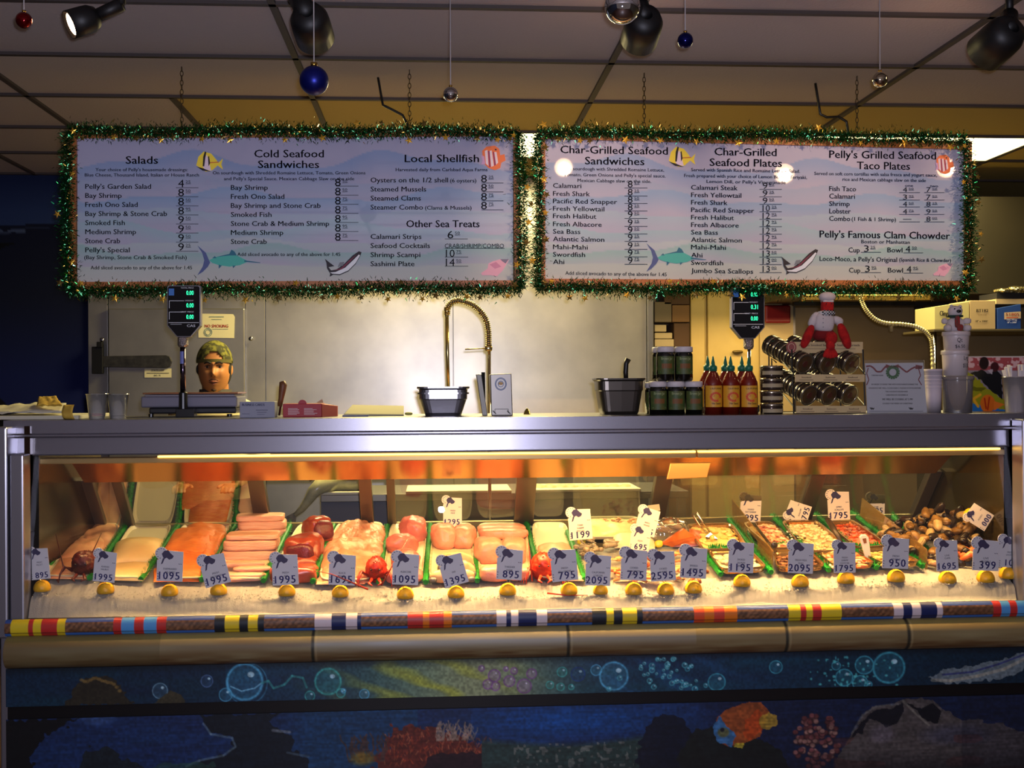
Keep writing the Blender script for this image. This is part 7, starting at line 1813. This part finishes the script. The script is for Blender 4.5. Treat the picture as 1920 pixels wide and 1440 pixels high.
# --- steel food pans with contents
PANI = mat('food_pan', (186, 150, 100), rough=.22, metal=.9)
def pan(q, label, dep=.05):
    q = [(a, b - (10 if b > 1070 else 0)) for a, b in q]
    P = [D(*a, .022) for a in q]; t = thing('food_pan', label, 'food pan', sum(P, Vector()) / 4, 'steel food pans')
    cen = sum(P, Vector()) / 4
    def ring(s, l):
        o = []
        for k in range(28):
            a = 2 * PI * k / 28; c, d = math.cos(a), math.sin(a); e = .28
            u, v = .5 + .5 * math.copysign(abs(c) ** e, c), .5 + .5 * math.copysign(abs(d) ** e, d)
            p = (P[0] * (1 - u) + P[1] * u) * (1 - v) + (P[3] * (1 - u) + P[2] * u) * v
            o.append(cen + (p - cen) * s + Vector((0, 0, l)))
        return o
    R_ = [ring(.97, -.012), ring(1.03, .004), ring(1.03, .009), ring(.97, .009), ring(.94, .004), ring(.88, -.016)]
    m = MB(); fs = [(j * 28 + k, j * 28 + (k + 1) % 28, (j + 1) * 28 + (k + 1) % 28, (j + 1) * 28 + k) for j in range(5) for k in range(28)] + [tuple(140 + k for k in range(28))]
    m.add(sum(R_, []), fs); m.build('pan_body', PANI, t, smooth=False)
    return t
def fill(q, n, s0, s1, th, sd, mats, label, name, el=.8, lift=.016):
    cx = sum(a for a, b in q) / 4; cy = sum(b for a, b in q) / 4; q2 = [(cx + (a - cx) * .84, cy + (b - cy) * .8 - (6 if b > 1070 else 0)) for a, b in q]
    m = flesh_bits(MB(), q2, n, s0, s1, th, sd, lift, el)
    P = [D(*a, lift) for a in q2]; m.add(P, [(0, 1, 2, 3)], 0)
    tag(m.build(name, mats, smooth=True), label, 'seafood salad', kind='stuff')
Q = [[(1286, 986), (1372, 984), (1404, 1032), (1316, 1034)], [(1328, 1038), (1408, 1036), (1436, 1088), (1350, 1092)], [(1414, 982), (1446, 981), (1494, 1030), (1452, 1032)], [(1464, 980), (1532, 979), (1596, 1036), (1512, 1038)],
     [(1548, 980), (1600, 978), (1666, 1026), (1606, 1030)], [(1450, 1040), (1520, 1036), (1546, 1084), (1456, 1088)], [(1534, 1040), (1600, 1036), (1640, 1084), (1560, 1088)], [(1606, 1034), (1676, 1032), (1724, 1082), (1650, 1086)]]
LBP = ['steel pan at the back holding yellow salad and steel tongs', 'steel pan in front holding white salad and a spoon', 'steel pan of pink bay shrimp right of the acrylic partition', 'steel pan of small scallops with tongs lying across', 'steel pan with orange seafood pieces and black tongs', 'steel pan of dark marinade behind the sign 2095', 'steel pan of orange and pink shrimp salad in front', 'steel pan of pale chopped fish with a white handled scoop']
for q, l in zip(Q, LBP): pan(q, l)
mm = lambda a, b: [mat('bits_%d_%d_%d' % a, a, rough=.4), mat('bits_%d_%d_%d' % b, b, rough=.4)]
fill(Q[0], 60, .014, .024, .02, 1, mm((240, 206, 120), (226, 180, 90)), 'creamy yellow salad in the back pan with steel tongs', 'seafood_salad')
fill(Q[1], 70, .014, .026, .016, 2, mm((240, 222, 176), (236, 206, 150)), 'white fish salad in the front pan with a spoon', 'seafood_salad')
fill(Q[2], 150, .010, .017, .03, 3, mm((240, 160, 110), (244, 196, 150)), 'pink bay shrimp heaped in their pan', 'bay_shrimp', .9)
fill(Q[3], 170, .012, .020, .028, 4, mm((240, 214, 160), (232, 190, 130)), 'small cream scallops heaped in their pan', 'bay_scallops', .15)
fill(Q[4], 80, .010, .018, .02, 5, mm((226, 96, 40), (150, 70, 36)), 'orange seafood pieces in the dark pan', 'marinated_seafood')
fill(Q[5], 90, .010, .020, .012, 6, mm((110, 70, 44), (170, 110, 70)), 'brown marinated seafood behind the 2095 sign', 'marinated_seafood')
fill(Q[6], 90, .018, .032, .03, 7, mm((236, 130, 76), (244, 206, 160)), 'orange and white shrimp chunks in the front middle pan', 'shrimp_salad', 1.2)
fill(Q[7], 260, .008, .014, .02, 8, mm((240, 206, 120), (214, 190, 110)), 'pale chopped fish mix with herbs in the right front pan', 'chopped_salad')
rq = random.Random(17); m = MB()
for k in range(26):
    m.rb(D(rq.uniform(1462, 1490), rq.uniform(990, 1012), .022), (.008, .008, .007), 2.2, div=3)
tag(m.build('feta_crumbs', mat('white_crumb', (236, 226, 200), rough=.5), smooth=True), 'white crumbs scattered on the grass divider left of the scallops', 'crumbs', kind='stuff')
# --- utensils
def tube_thing(name, label, cat, pts, r, mt, seg=8):
    P_ = [Vector(at(*p)) for p in pts]; m = MB(); m.tube(P_, r, seg); return solo(m, name, mt, label, cat)
t = thing('serving_tongs', 'looped steel tongs standing in the back salad pan', 'tongs', at(1330, 1005, 4.55))
m = MB(); m.tube([at(1337, 1010, 4.52), at(1313, 988, 4.5), at(1298, 964, 4.5), at(1306, 961, 4.5), at(1318, 980, 4.5), at(1340, 1008, 4.52)], .0042, 8); m.build('handle_loop', CHROME, t, smooth=True)
m = MB(); m.hexa([at(1322, 1008, 4.5), at(1344, 1016, 4.48), at(1346, 1012, 4.48), at(1332, 1000, 4.5), at(1322, 1006, 4.49), at(1344, 1014, 4.47), at(1346, 1010, 4.47), at(1332, 998, 4.49)]); m.build('blade', CHROME, t, bevel=.001)
t = thing('serving_spoon', 'steel spoon resting in the front white salad pan', 'spoon', at(1340, 1060, 4.3))
m = MB(); m.tube([at(1326, 1034, 4.35), at(1338, 1048, 4.3), at(1346, 1062, 4.26)], [.006, .0045, .004], 8); m.build('handle', CHROME, t, smooth=True)
m = MB(); m.rb(at(1351, 1067, 4.25), (.05, .035, .012), 2, Matrix.Rotation(.5, 3, 'Y'), div=8); m.build('bowl', CHROME, t, smooth=True)
t = thing('serving_tongs', 'thin brass coloured tongs lying across the scallop pan', 'tongs', at(1522, 1010, 4.45))
m = MB(); m.tube([at(1494, 1006, 4.47), at(1520, 1012, 4.45), at(1548, 1018, 4.42)], .004, 8); m.build('upper_arm', BRASSY, t, smooth=True); m = MB(); m.tube([at(1494, 1008, 4.45), at(1520, 1015, 4.43), at(1552, 1022, 4.40)], .004, 8); m.build('lower_arm', BRASSY, t, smooth=True)
m = MB(); m.rb(at(1494, 1007, 4.46), (.016, .02, .016), 3, div=4); m.build('dark_tip', BLACK, t)
t = thing('serving_tongs', 'black flat tongs leaning into the pan with orange pieces', 'tongs', at(1568, 995, 4.55))
m = MB(); m.tube([at(1552, 974, 4.40), at(1562, 990, 4.36), at(1577, 1016, 4.30)], [.011, .012, .007], 10); m.build('upper_arm', mat('dark_rubber', (60, 46, 34), rough=.4), t, smooth=True)
t = thing('scoop', 'white handled scoop standing in the chopped fish pan', 'scoop', at(1622, 1030, 4.35))
m = MB(); Y = 4.17; ou = [(1612, 1008), (1616, 1003), (1624, 1003), (1629, 1008), (1634, 1048), (1629, 1056), (1624, 1050)]; inn = [(1617, 1010), (1624, 1009), (1625, 1018), (1620, 1019)]
m.prism([at(a, b, Y) for a, b in ou], (0, .01, .002)); m.build('white_handle', WHITE, t, bevel=.002)
m = MB(); m.poly(inn, lambda u, v: at(u, v, Y - .001)); m.build('handle_hole', mat('hole_brown', (120, 70, 30), rough=.8), t)
t = thing('serving_spoon', 'dark spoon stuck in the pan behind the 2095 sign', 'spoon', at(1452, 1030, 4.3))
m = MB(); m.rb(at(1452, 1022, 4.32), (.026, .012, .03), 2.2, div=6); m.build('bowl', GRD, t, smooth=True); m = MB(); m.tube([at(1453, 1028, 4.31), at(1458, 1046, 4.28)], .004, 6); m.build('handle', CHROME, t)
# --- acrylic partitions
AC = glass_mat('amber_acrylic', tint=(244, 226, 180), refl=1.6, base=.03, rough=.05, haze=.32, hcol=(226, 176, 100))
for nm, (bt, bb, ft, fb), lb in (('acrylic_partition', ((1372, 936, 4.74), (1374, 985, 4.74), (1449, 1034, 4.13), (1446, 1084, 4.13)), 'amber tinted acrylic partition between the two left pans and the shrimp pan'),
                                 ('acrylic_partition', ((1616, 934, 4.74), (1612, 966, 4.74), (1737, 1030, 4.13), (1737, 1080, 4.13)), 'amber tinted acrylic partition left of the shellfish heap')):
    m = MB(); A, B, C_, D_ = Vector(at(*bt)), Vector(at(*bb)), Vector(at(*ft)), Vector(at(*fb)); x = Vector((.004, 0, 0)); m.hexa([B, D_, D_ + x, B + x, A, C_, C_ + x, A + x]); solo(m, nm, AC, lb, 'partition', 'acrylic partitions', smooth=False)
# --- shellfish heap on the right
SHB = [mat('brown_shell', (156, 116, 56), rough=.4, var=(96, 66, 34), vscale=40), mat('dark_shell', (50, 40, 34), rough=.3, var=(30, 24, 24), vscale=30), mat('pale_shell', (206, 180, 126), rough=.4, var=(150, 116, 66), vscale=40)]
rq = random.Random(33); protos = []
for k in range(3):
    o = thing('shellfish', 'x', 'shellfish', (0, 0, 0), 'heap of shellfish')
    for s, nm in ((1, 'upper_valve'), (-1, 'lower_valve')):
        m = MB(); 
        def wf(p, s=s): return Vector((p.x * (1 + p.x * 8), p.y, p.z * (1 if p.z * s > 0 else .15)))
        m.rb(Vector((0, 0, s * .0006)), (.058, .036, .028), 2.1, None, na=.0009, ns=90, div=8, warp=wf); m.build(nm, SHB[k], o, smooth=True)
    m = MB(); m.rb(Vector((-.026, 0, 0)), (.008, .012, .008), 2, div=3); m.build('hinge', SHB[1], o, smooth=True)
    protos.append(o)
SHL = {'far': 'brown and cream shellfish in the big heap at the right end of the case', 'near': 'dark shellfish lying low between the right hand price signs'}
HX, HY = xcol(1768, 4.34), 4.34
for k in range(170):
    if k < 146:
        key = 'far'; a = rq.uniform(0, 2 * PI); r_ = rq.random() ** .55
        x = HX + math.cos(a) * r_ * .26; y = HY + math.sin(a) * r_ * .19
        x = min(x, XR - .045); p = Vector((x, y, deckz(x, y) + .014 + .165 * (1 - r_) ** .8 * rq.uniform(.55, 1.02) + rq.uniform(0, .01))); ty = rq.choice([0, 0, 0, 1, 1, 2])
    else:
        key = 'near'; px, py = rq.uniform(1750, 1850), rq.uniform(1036, 1052); p = D(px, py, rq.uniform(.008, .02)); ty = rq.choice([1, 1, 0])
    e = (rq.uniform(-.9, .9), rq.uniform(-.9, .9), rq.uniform(0, 6.2))
    if k < 3: ty = k; o = protos[k]; o.location = p; o.rotation_euler = e
    else: o = dup(protos[ty], p, e)
    o['label'] = SHL[key]; o['group'] = 'heap of shellfish' if key == 'far' else 'dark shellfish by the right signs'
# orange crab on the right
for px, py, s, rz in ((1806, 1034, .07, 2.9), (1836, 1026, .07, .3), (1846, 1036, .06, .1), (1822, 1040, .055, 3.2)):
    crab_claw(D(px, py, .014), s, rz, CR, 'orange crab claw lying in front of the shellfish heap at the right', 'orange crab claws at the right')
for k, (px, py, qx, qy) in enumerate(((1790, 1036, 1836, 1016), (1826, 1020, 1862, 1034), (1796, 1046, 1850, 1036), (1800, 1050, 1840, 1046), (1792, 1042, 1830, 1038))):
    A, B = D(px, py, .02), D(qx, qy, .034); m = MB(); m.tube([A, A.lerp(B, .5) + Vector((0, 0, .02)), B], [.009, .013, .008], 8); solo(m, 'crab_piece', CR, 'long orange crab leg in front of the shellfish heap', 'crab', 'orange crab legs at the right')
for k in range(5):
    A = D(1796 + k * 5, 1022, .03); m = MB(); m.tube([A, A + Vector((.012, .0, .03)), A + Vector((.03, -.01, .01))], [.003, .003, .002], 6); solo(m, 'crab_piece', mat('banded_leg', (190, 120, 50), rough=.4, var=(60, 30, 20), vscale=120), 'thin banded crab leg tip sticking up between heap and orange claws', 'crab', 'banded leg tips')
for k in range(7):
    px, py = rq.uniform(1745, 1775), rq.uniform(1032, 1060); m = MB(); m.rb(D(px, py, .012), (.05, .035, .025), 2.1, Matrix.Rotation(rq.uniform(0, 3), 3, 'Z'), na=.006, ns=60, div=7); solo(m, 'oyster', mat('oyster_shell', (176, 130, 84), rough=.5, var=(120, 84, 56), vscale=60), 'rough tan oyster right of the acrylic partition', 'oyster', 'rough oysters')

# ------------------------------------------------------------------ lemon halves and price signs
LEM = mat('lemon_peel', (232, 176, 14), rough=.42, bump=.15, bscale=240); LEMF = mat('lemon_flesh', (236, 206, 90), rough=.4)
def lemon(cx, cy, label, Yl=4.052, r=16, group='lemon halves along the ice'):
    c = Vector(at(cx, cy, Yl)); k = mpp(cx, Yl); t = thing('lemon_half', label, 'lemon', c, group)
    m = MB(); pr = []
    for q in range(10):
        a = q / 9 * PI / 2; pr.append((max(.0002, math.cos(a) * r * k), math.sin(a) * r * k * 1.05 - r * k * .35))
    m.lathe([(r * k * .92, -r * k * .62)] + pr, c, 22); m.build('peel', LEM, t, smooth=True)
    m = MB(); m.lathe([(.0005, -r * k * .64), (r * k * .9, -r * k * .63)], c, 22, cap=False); m.build('cut_face', LEMF, t)
    return c
CARD = mat('sign_card', (226, 222, 226), rough=.5); CARDW = mat('sign_card_warm', (240, 226, 206), rough=.45); PRI = mat('price_blue', (34, 34, 110), rough=.6); EMB = mat('emblem_navy', (46, 42, 84), rough=.6); GRY = mat('grey_print', (96, 92, 110), rough=.7)
def sign(cx, cy, rot, w, h, price, names, label, Ys=4.046, sc=1.0, warm=False, lem=None, cat='price sign', hide=0):
    "cx, cy: card centre in the photo; w,h card size px; rot degrees counter-clockwise"
    a = math.radians(rot); ca, sa = math.cos(a), math.sin(a)
    def f_(off):
        def f(u, v): # u right, v down, from the card centre
            return Vector(at(cx + u * ca + v * sa, cy - u * sa + v * ca, Ys + off))
        return f
    t = thing('price_sign', label, cat, f_(0)(0, h / 2), 'fish price signs')
    f = f_(0); W, H = w / 2, h / 2; r = .24 * w; ox, oy = -W + r * .75, -H + r * .35
    pts = [(W, -H), (W, H), (-W + 1, H), (-W + 1, oy + r)] + [(ox + r * math.cos(q), oy + r * math.sin(q)) for q in [math.radians(d) for d in range(110, 345, 20)]]
    m = MB(); m.prism([f(u, v) for u, v in pts], (0, .0016, 0)); m.build('card', CARDW if warm else CARD, t)
    g = f_(-.0012); m = MB()
    S = w / 42.0
    E = lambda *q: [(-W + 4 * S + u * S, -H - 1 * S + v * S) for u, v in q]
    m.poly(E((4, 5), (8, 0), (14, -1), (18, 4), (23, 8), (21, 12), (16, 14), (12, 11), (8, 13), (6, 10)), g); m.poly(E((6, 12), (9, 12), (6, 20), (3, 22)), g)
    m.build('fish_emblem', EMB, t)
    m = MB()
    for d in range(100, 300, 32): m.line([(ox + (r - 2) * math.cos(math.radians(d)), oy + (r - 2) * math.sin(math.radians(d))), (ox + (r - 3.6) * math.cos(math.radians(d + 10)), oy + (r - 3.6) * math.sin(math.radians(d + 10)))], 1.2 * S, g)
    for i in range(3): m.line([(-W + 2.5, H - 12 * S + i * 4 * S), (-W + 4.5, H - 11 * S + i * 4 * S)], 1.3 * S, g)
    m.line([(W - 7 * S, -H + 19 * S), (W - 5 * S, -H + 20 * S)], 1.2, g); m.line([(W - 4 * S, -H + 19 * S), (W - 2 * S, -H + 20 * S)], 1.2, g)
    for i, s in enumerate(names):
        wd = min(len(s) * 2.1 * S, w * .8); m.text(s, 1 - wd / 2, 1 + wd / 2, -H + (29 + 5.2 * i) * S, 3.1 * S, g, .01)
    m.build('printed_name', GRY, t)
    m = MB(); n = len(price); adv = 9.4 * S; x1 = W - 2.5 * S; x0 = x1 - adv * n
    for i, ch in enumerate(price):
        gv = text_geo(ch)[0]; wch = (max(p[0] for p in gv) - min(p[0] for p in gv)) / CAP * 11 * S; xc = x0 + adv * (i + .5) - 1 * S; m.text(ch, xc - wch / 2, xc + wch / 2, H - 3 * S, 11.8 * S, g, .025)
    m.build('price_digits', PRI, t)
    if lem:
        m = MB()
        for d in (-3, 3): m.tube([f_(.002)(d, H - 1), Vector(at(lem[0] + d * .6, lem[1] - 10, Ys + .006))], .0011, 5)
        m.build('prongs', CHROME, t)
LN = [  # lemon x, y ; sign cx, cy, rot, w, h, price, names, extra
    (79, 1098, 73, 1058, 6, 38, 57, '895', ['FRESH', 'FILLET'], 'leftmost price sign reading 895, partly behind the steel corner post'),
    (198, 1102, 196, 1063, -5, 42, 56, '1995', ['ALASKAN', 'HALIBUT'], 'price sign reading 1995 beside the dark lobster'),
    (318, 1106, 318, 1062, -2, 50, 56, '1095', ['FARMRAISED', 'ATLANTIC'], 'price sign reading 1095 in front of the orange salmon'),
    (410, 1104, 402, 1070, 15, 50, 56, '1995', ['FRESH', 'SWORDFISH'], 'price sign reading 1995 tilted to the left in front of the swordfish'),
    (538, 1106, 534, 1069, 3, 50, 56, '1995', ['FRESH', 'AHI'], 'price sign reading 1995 in front of the dark tuna'),
    (638, 1108, 641, 1069, -2, 51, 56, '1695', ['BLACK', 'BASS'], 'price sign reading 1695 for black bass'),
    (760, 1111, 760, 1068, -2, 50, 57, '1095', ['ALBACORE'], 'price sign reading 1095 for albacore right of the red lobster'),
    (855, 1109, 849, 1070, 16, 47, 56, '1395', ['ONO'], 'price sign reading 1395 tilted before the banded steaks'),
    (952, 1104, 955, 1059, -3, 49, 56, '895', ['THRESHER', 'SHARK'], 'price sign reading 895 for thresher shark'),
    (1067, 1103, 1057, 1061, 6, 50, 57, '795', ['FRESH', 'YELLOWTAIL'], 'price sign reading 795 right of the bright orange lobster'),
    (1126, 1104, 1121, 1070, -2, 48, 56, '2095', ['CALIFORNIA', 'LOBSTER'], 'price sign reading 2095 for california lobster'),
    (1188, 1103, 1188, 1060, -2, 50, 56, '795', ['COOKED', 'DUNGENESS', 'CRABS'], 'price sign reading 795 for dungeness crabs'),
    (1248, 1103, 1242, 1062, 4, 48, 54, '2595', ['COOKED', 'SHRIMP'], 'price sign reading 2595 in the row of front signs'),
    (1300, 1100, 1300, 1056, -3, 50, 56, '1495', ['SMOKED', 'SALMON'], 'price sign reading 1495 for smoked salmon'),
    (1391, 1088, 1389, 1046, -2, 48, 56, '1195', ['SMOKED', 'SALMON', 'SPREAD'], 'price sign reading 1195 before the white salad pan'),
    (1500, 1088, 1501, 1047, -2, 48, 56, '2095', ['FRESH MEX', 'POKE'], 'price sign reading 2095 in front of the pans right of the partition'),
    (1586, 1082, 1583, 1046, 1, 42, 56, '1795', ['FRESH', 'SHRIMP', 'COCKTAIL'], 'price sign reading 1795 in front of the shrimp salad'),
    (1680, 1079, 1679, 1038, -2, 50, 56, '950', ['FRESH', 'CEVICHE'], 'price sign reading 950 in front of the scoop'),
    (1776, 1082, 1775, 1042, 3, 42, 56, '1695', ['LIVE', 'CLAMS'], 'price sign reading 1695 right of the right acrylic partition'),
    (1848, 1080, 1848, 1042, -2, 50, 56, '399', ['LIVE', 'MUSSELS'], 'price sign reading 399 at the right end'),
    (1890, 1073, 1893, 1036, -3, 42, 56, '100', ['FRESH', 'OYSTERS'], 'rightmost price sign reading 100 partly behind the post')]
PW = ['under the leftmost sign by the corner post', 'in front of the halibut beside the dark lobster', 'in front of the orange salmon', 'under the tilted swordfish sign', 'in front of the dark tuna', 'under the black bass sign', 'under the albacore sign', 'under the tilted 1395 sign', 'in front of the shark loins', 'under the yellowtail sign by the orange lobster',
      'under the california lobster sign', 'under the dungeness crab sign', 'under the 2595 sign', 'under the smoked salmon sign', 'alone in front of the white salad pan', 'in front of the 2095 sign right of the partition', 'under the 1795 sign', 'under the 950 sign', 'under the 1695 sign by the partition', 'under the 399 sign', 'under the rightmost sign']
for q, pw in zip(LN, PW):
    lemon(q[0], q[1], 'yellow lemon half on the ice ' + pw, Yl=4.052, r=14 if q[0] == 1126 else 16)
    sign(q[2], q[3], q[4], q[5], q[6], q[7], q[8], q[9], Ys=4.04, lem=(q[0], q[1]))
for q in ((848, 960, 0, 36, 52, '1295', ['FRESH', 'MAHI'], 'back row sign behind the pink loins where the flash reflects', 4.60),
          (1087, 984, 5, 44, 56, '1199', ['TIGER', 'SHRIMP', 'SPECIAL'], 'warm lit back row sign reading 1199 over the raw shrimp', 4.34),
          (1213, 979, -14, 40, 50, '995', ['WHOLE', 'SMOKED'], 'upper of two overlapping warm lit signs near the smoked fish', 4.36),
          (1200, 1011, -8, 38, 44, '695', ['SQUID'], 'lower of two overlapping warm lit signs near the squid', 4.33),
          (1407, 954, -3, 40, 50, '995', ['COOKED', 'BAY SHRIMP'], 'back row sign reading 995 behind the left acrylic partition', 4.72),
          (1572, 949, 3, 42, 52, '1795', ['JUMBO', 'SCALLOPS'], 'back row sign reading 1795 above the black tongs', 4.66),
          (1642, 946, -1, 34, 36, '995', ['CLAMS'], 'dim back row sign seen through the right acrylic partition', 4.74)):
    sign(*q[:8], Ys=q[8], warm=True)
sign(1497, 961, 72, 36, 42, '795', ['SCALLOPS'], 'back row sign reading 795 lying on its side behind the scallops', Ys=4.70, warm=True)
sign(1836, 970, 58, 36, 44, '000', ['MUSSELS'], 'tipped price sign lying on the shellfish heap beside a lemon', Ys=4.17, warm=True)
lemon(1820, 962, 'yellow lemon on the shellfish heap beside the tipped sign', Yl=4.21, r=13, group=None)
m = MB()

# ------------------------------------------------------------------ what stands behind the case
Yb = 5.45
t = thing('work_table', 'steel work table seen through the rear glass with white cutting boards', 'table', (xcol(900, Yb), Yb, 0))
m = MB()
zt = zrow(924, Yb)
m.box(xcol(600, Yb), Yb, zt - .035, xcol(1290, Yb), Yb + .5, zt); m.build('table_top', mat('table_steel', (120, 118, 110), rough=.35, metal=.7), t, bevel=.003)
m = MB()
for a in (610, 1280):
    for b in (.03, .44): m.box(xcol(a, Yb) - .02, Yb + b, 0, xcol(a, Yb) + .02, Yb + b + .04, zt - .035)
m.build('leg', MATS['table_steel'], t)
m = MB(); m.box(xcol(600, Yb), Yb + .02, zt - .28, xcol(1216, Yb), Yb + .04, zt - .036); m.build('apron', mat('apron_blue', (62, 68, 90), rough=.5), t)
def board_(a, b, lb):
    m = MB(); m.box(xcol(a, Yb), Yb - .02, zt + .0005, xcol(b, Yb), Yb + .3, zt + .016); solo(m, 'cutting_board', mat('white_board', (216, 210, 180), rough=.5), lb, 'cutting board', smooth=False, bevel=.004)
board_(600, 676, 'white cutting board under the hanging fish behind the glass'); board_(760, 958, 'long white cutting board behind the flash lit sign'); board_(1000, 1200, 'white cutting board with pale fillets behind the rear glass')
# big silver fish drooping over the table edge
pts = [(690, 897), (660, 897), (625, 899), (602, 906), (588, 918), (578, 934), (566, 950), (553, 962)]; rs = [20, 22, 21, 17, 13, 9.5, 7, 4]
k = mpp(620, Yb - .05); t = thing('whole_fish', 'large silver fish drooping over the table edge behind the rear glass', 'fish', at(640, 905, Yb))
m = MB(); P_ = [Vector(at(a, b + 4, Yb - .04 if i > 2 else Yb + .06)) for i, (a, b) in enumerate(pts)]; m.tube(P_, [r_ * k * .95 for r_ in rs], 16); m.build('body', mat('silver_fish', (206, 200, 150), rough=.25, var=(140, 140, 110), vscale=14), t, smooth=True)
m = MB(); m.prism([P_[-1] + Vector(v) for v in ((.01, 0, .02), (-.05, 0, -.01), (-.03, 0, -.05), (.0, 0, -.06))], (0, .006, 0)); m.build('tail_fin', mat('tail_dark', (110, 104, 80), rough=.4, var=(60, 56, 44), vscale=60), t)
m = MB(); m.prism([P_[3] + Vector(v) for v in ((-.03, -.03, .03), (-.06, -.03, .05), (-.05, -.03, .02))], (0, .006, 0)); m.build('fin', MATS['tail_dark'], t)
rq = random.Random(12)
for k_ in range(9):
    px = 1012 + k_ * 20; m = MB(); m.rb(Vector(at(px, 917, Yb + .12)), (.07, .12, .05), 2.3, na=.006, ns=24, div=7); solo(m, 'pale_fillet', mat('pale_fish', (206, 190, 140), rough=.5, var=(190, 160, 110), vscale=20), 'pale fish fillet on the cutting board behind the rear glass', 'fish', 'pale fillets on the rear board')
m = MB(); m.tube([Vector((xcol(1232, 5.5), 5.5, zt + .014)), Vector((xcol(1262, 5.5), 5.55, zt + .05))], [.012, .016], 10); solo(m, 'spray_nozzle', mat('pale_nozzle', (206, 160, 110), rough=.5), 'pale nozzle handle seen above the clear bag through the rear glass', 'nozzle')
m = MB(); m.prism([at(1214, 948, 4.68), at(1216, 960, 4.68), at(1238, 957, 4.68), at(1236, 945, 4.68)], (0, .002, 0)); solo(m, 'blank_card', mat('blank_card', (230, 214, 170), rough=.5), 'small blank white card behind the two overlapping signs', 'card', smooth=False)
# ================================================================== light
def light(kind, name, loc, energy, col, target=None, **k):
    l = bpy.data.lights.new(name, kind); l.energy = energy; l.color = lin(col)
    for a, b in k.items(): setattr(l, a, b)
    o = bpy.data.objects.new(name, l); COL.objects.link(o); o.location = loc
    if target is not None: o.rotation_euler = (Vector(target) - Vector(loc)).to_track_quat('-Z', 'Y').to_euler()
    return o
w = bpy.data.worlds.new('world'); scn.world = w; w.use_nodes = True
w.node_tree.nodes['Background'].inputs[0].default_value = (*lin((176, 158, 160)), 1); w.node_tree.nodes['Background'].inputs[1].default_value = 0.30
# kitchen fluorescents
light('AREA', 'kitchen_light', (XA + .61, YB[11] + .3, ZC - .03), 105, (255, 232, 160), (XA + .61, YB[11] + .3, 0), shape='RECTANGLE', size=1.2, size_y=.6)
light('AREA', 'kitchen_light', (XA + 3.05, YB[11] + .3, ZC - .03), 55, (255, 232, 160), (XA + 3.05, YB[11] + .3, 0), shape='RECTANGLE', size=1.2, size_y=.6)
# strip lamp inside the case, with an added fill for the ice
n = 6
for k in range(n):
    x0 = XL + .12 + (XR - XL - .2) * k / n; x1 = XL + .12 + (XR - XL - .2) * (k + 1) / n
    e = [1.6, 3.6, 6.2, 6.4, 6.0, 4.4][k]
    light('AREA', 'case_lamp', ((x0 + x1) / 2, 4.094, zrow(864, 4.07)), e * .98, (255, 200, 120), ((x0 + x1) / 2, 4.16, .8), shape='RECTANGLE', size=x1 - x0, size_y=.05)
    light('AREA', 'added_ice_fill', ((x0 + x1) / 2, 4.08, zrow(866, 4.07)), e * .46, (255, 210, 142), ((x0 + x1) / 2, 3.99, .77), shape='RECTANGLE', size=x1 - x0, size_y=.02, spread=.9)  # added fill that brightens the ice front, no second tube in the case
light('AREA', 'added_hood_fill', (2.1, 6.85, 1.92), 9, (255, 214, 150), (2.1, 7.3, 0), shape='RECTANGLE', size=1.6, size_y=.2)  # added fill under the hood, lifts the dark kitchen wall
# dim customer side
#light('AREA', 'dining_light', (.8, -.6, 2.75), 55, (236, 206, 206), (.6, 3.2, .9), shape='RECTANGLE', size=2.5, size_y=1.5)
# camera flash
light('POINT', 'flash', EYE + Vector((.03, 0, .045)), 215, (226, 226, 250), shadow_soft_size=.02)

for b, d, t in SPOTS[1:]:
    light('SPOT', 'track_light', b + d * .02, 22, (255, 214, 170), b + d * 2, spot_size=1.0, spot_blend=.7, shadow_soft_size=.03)
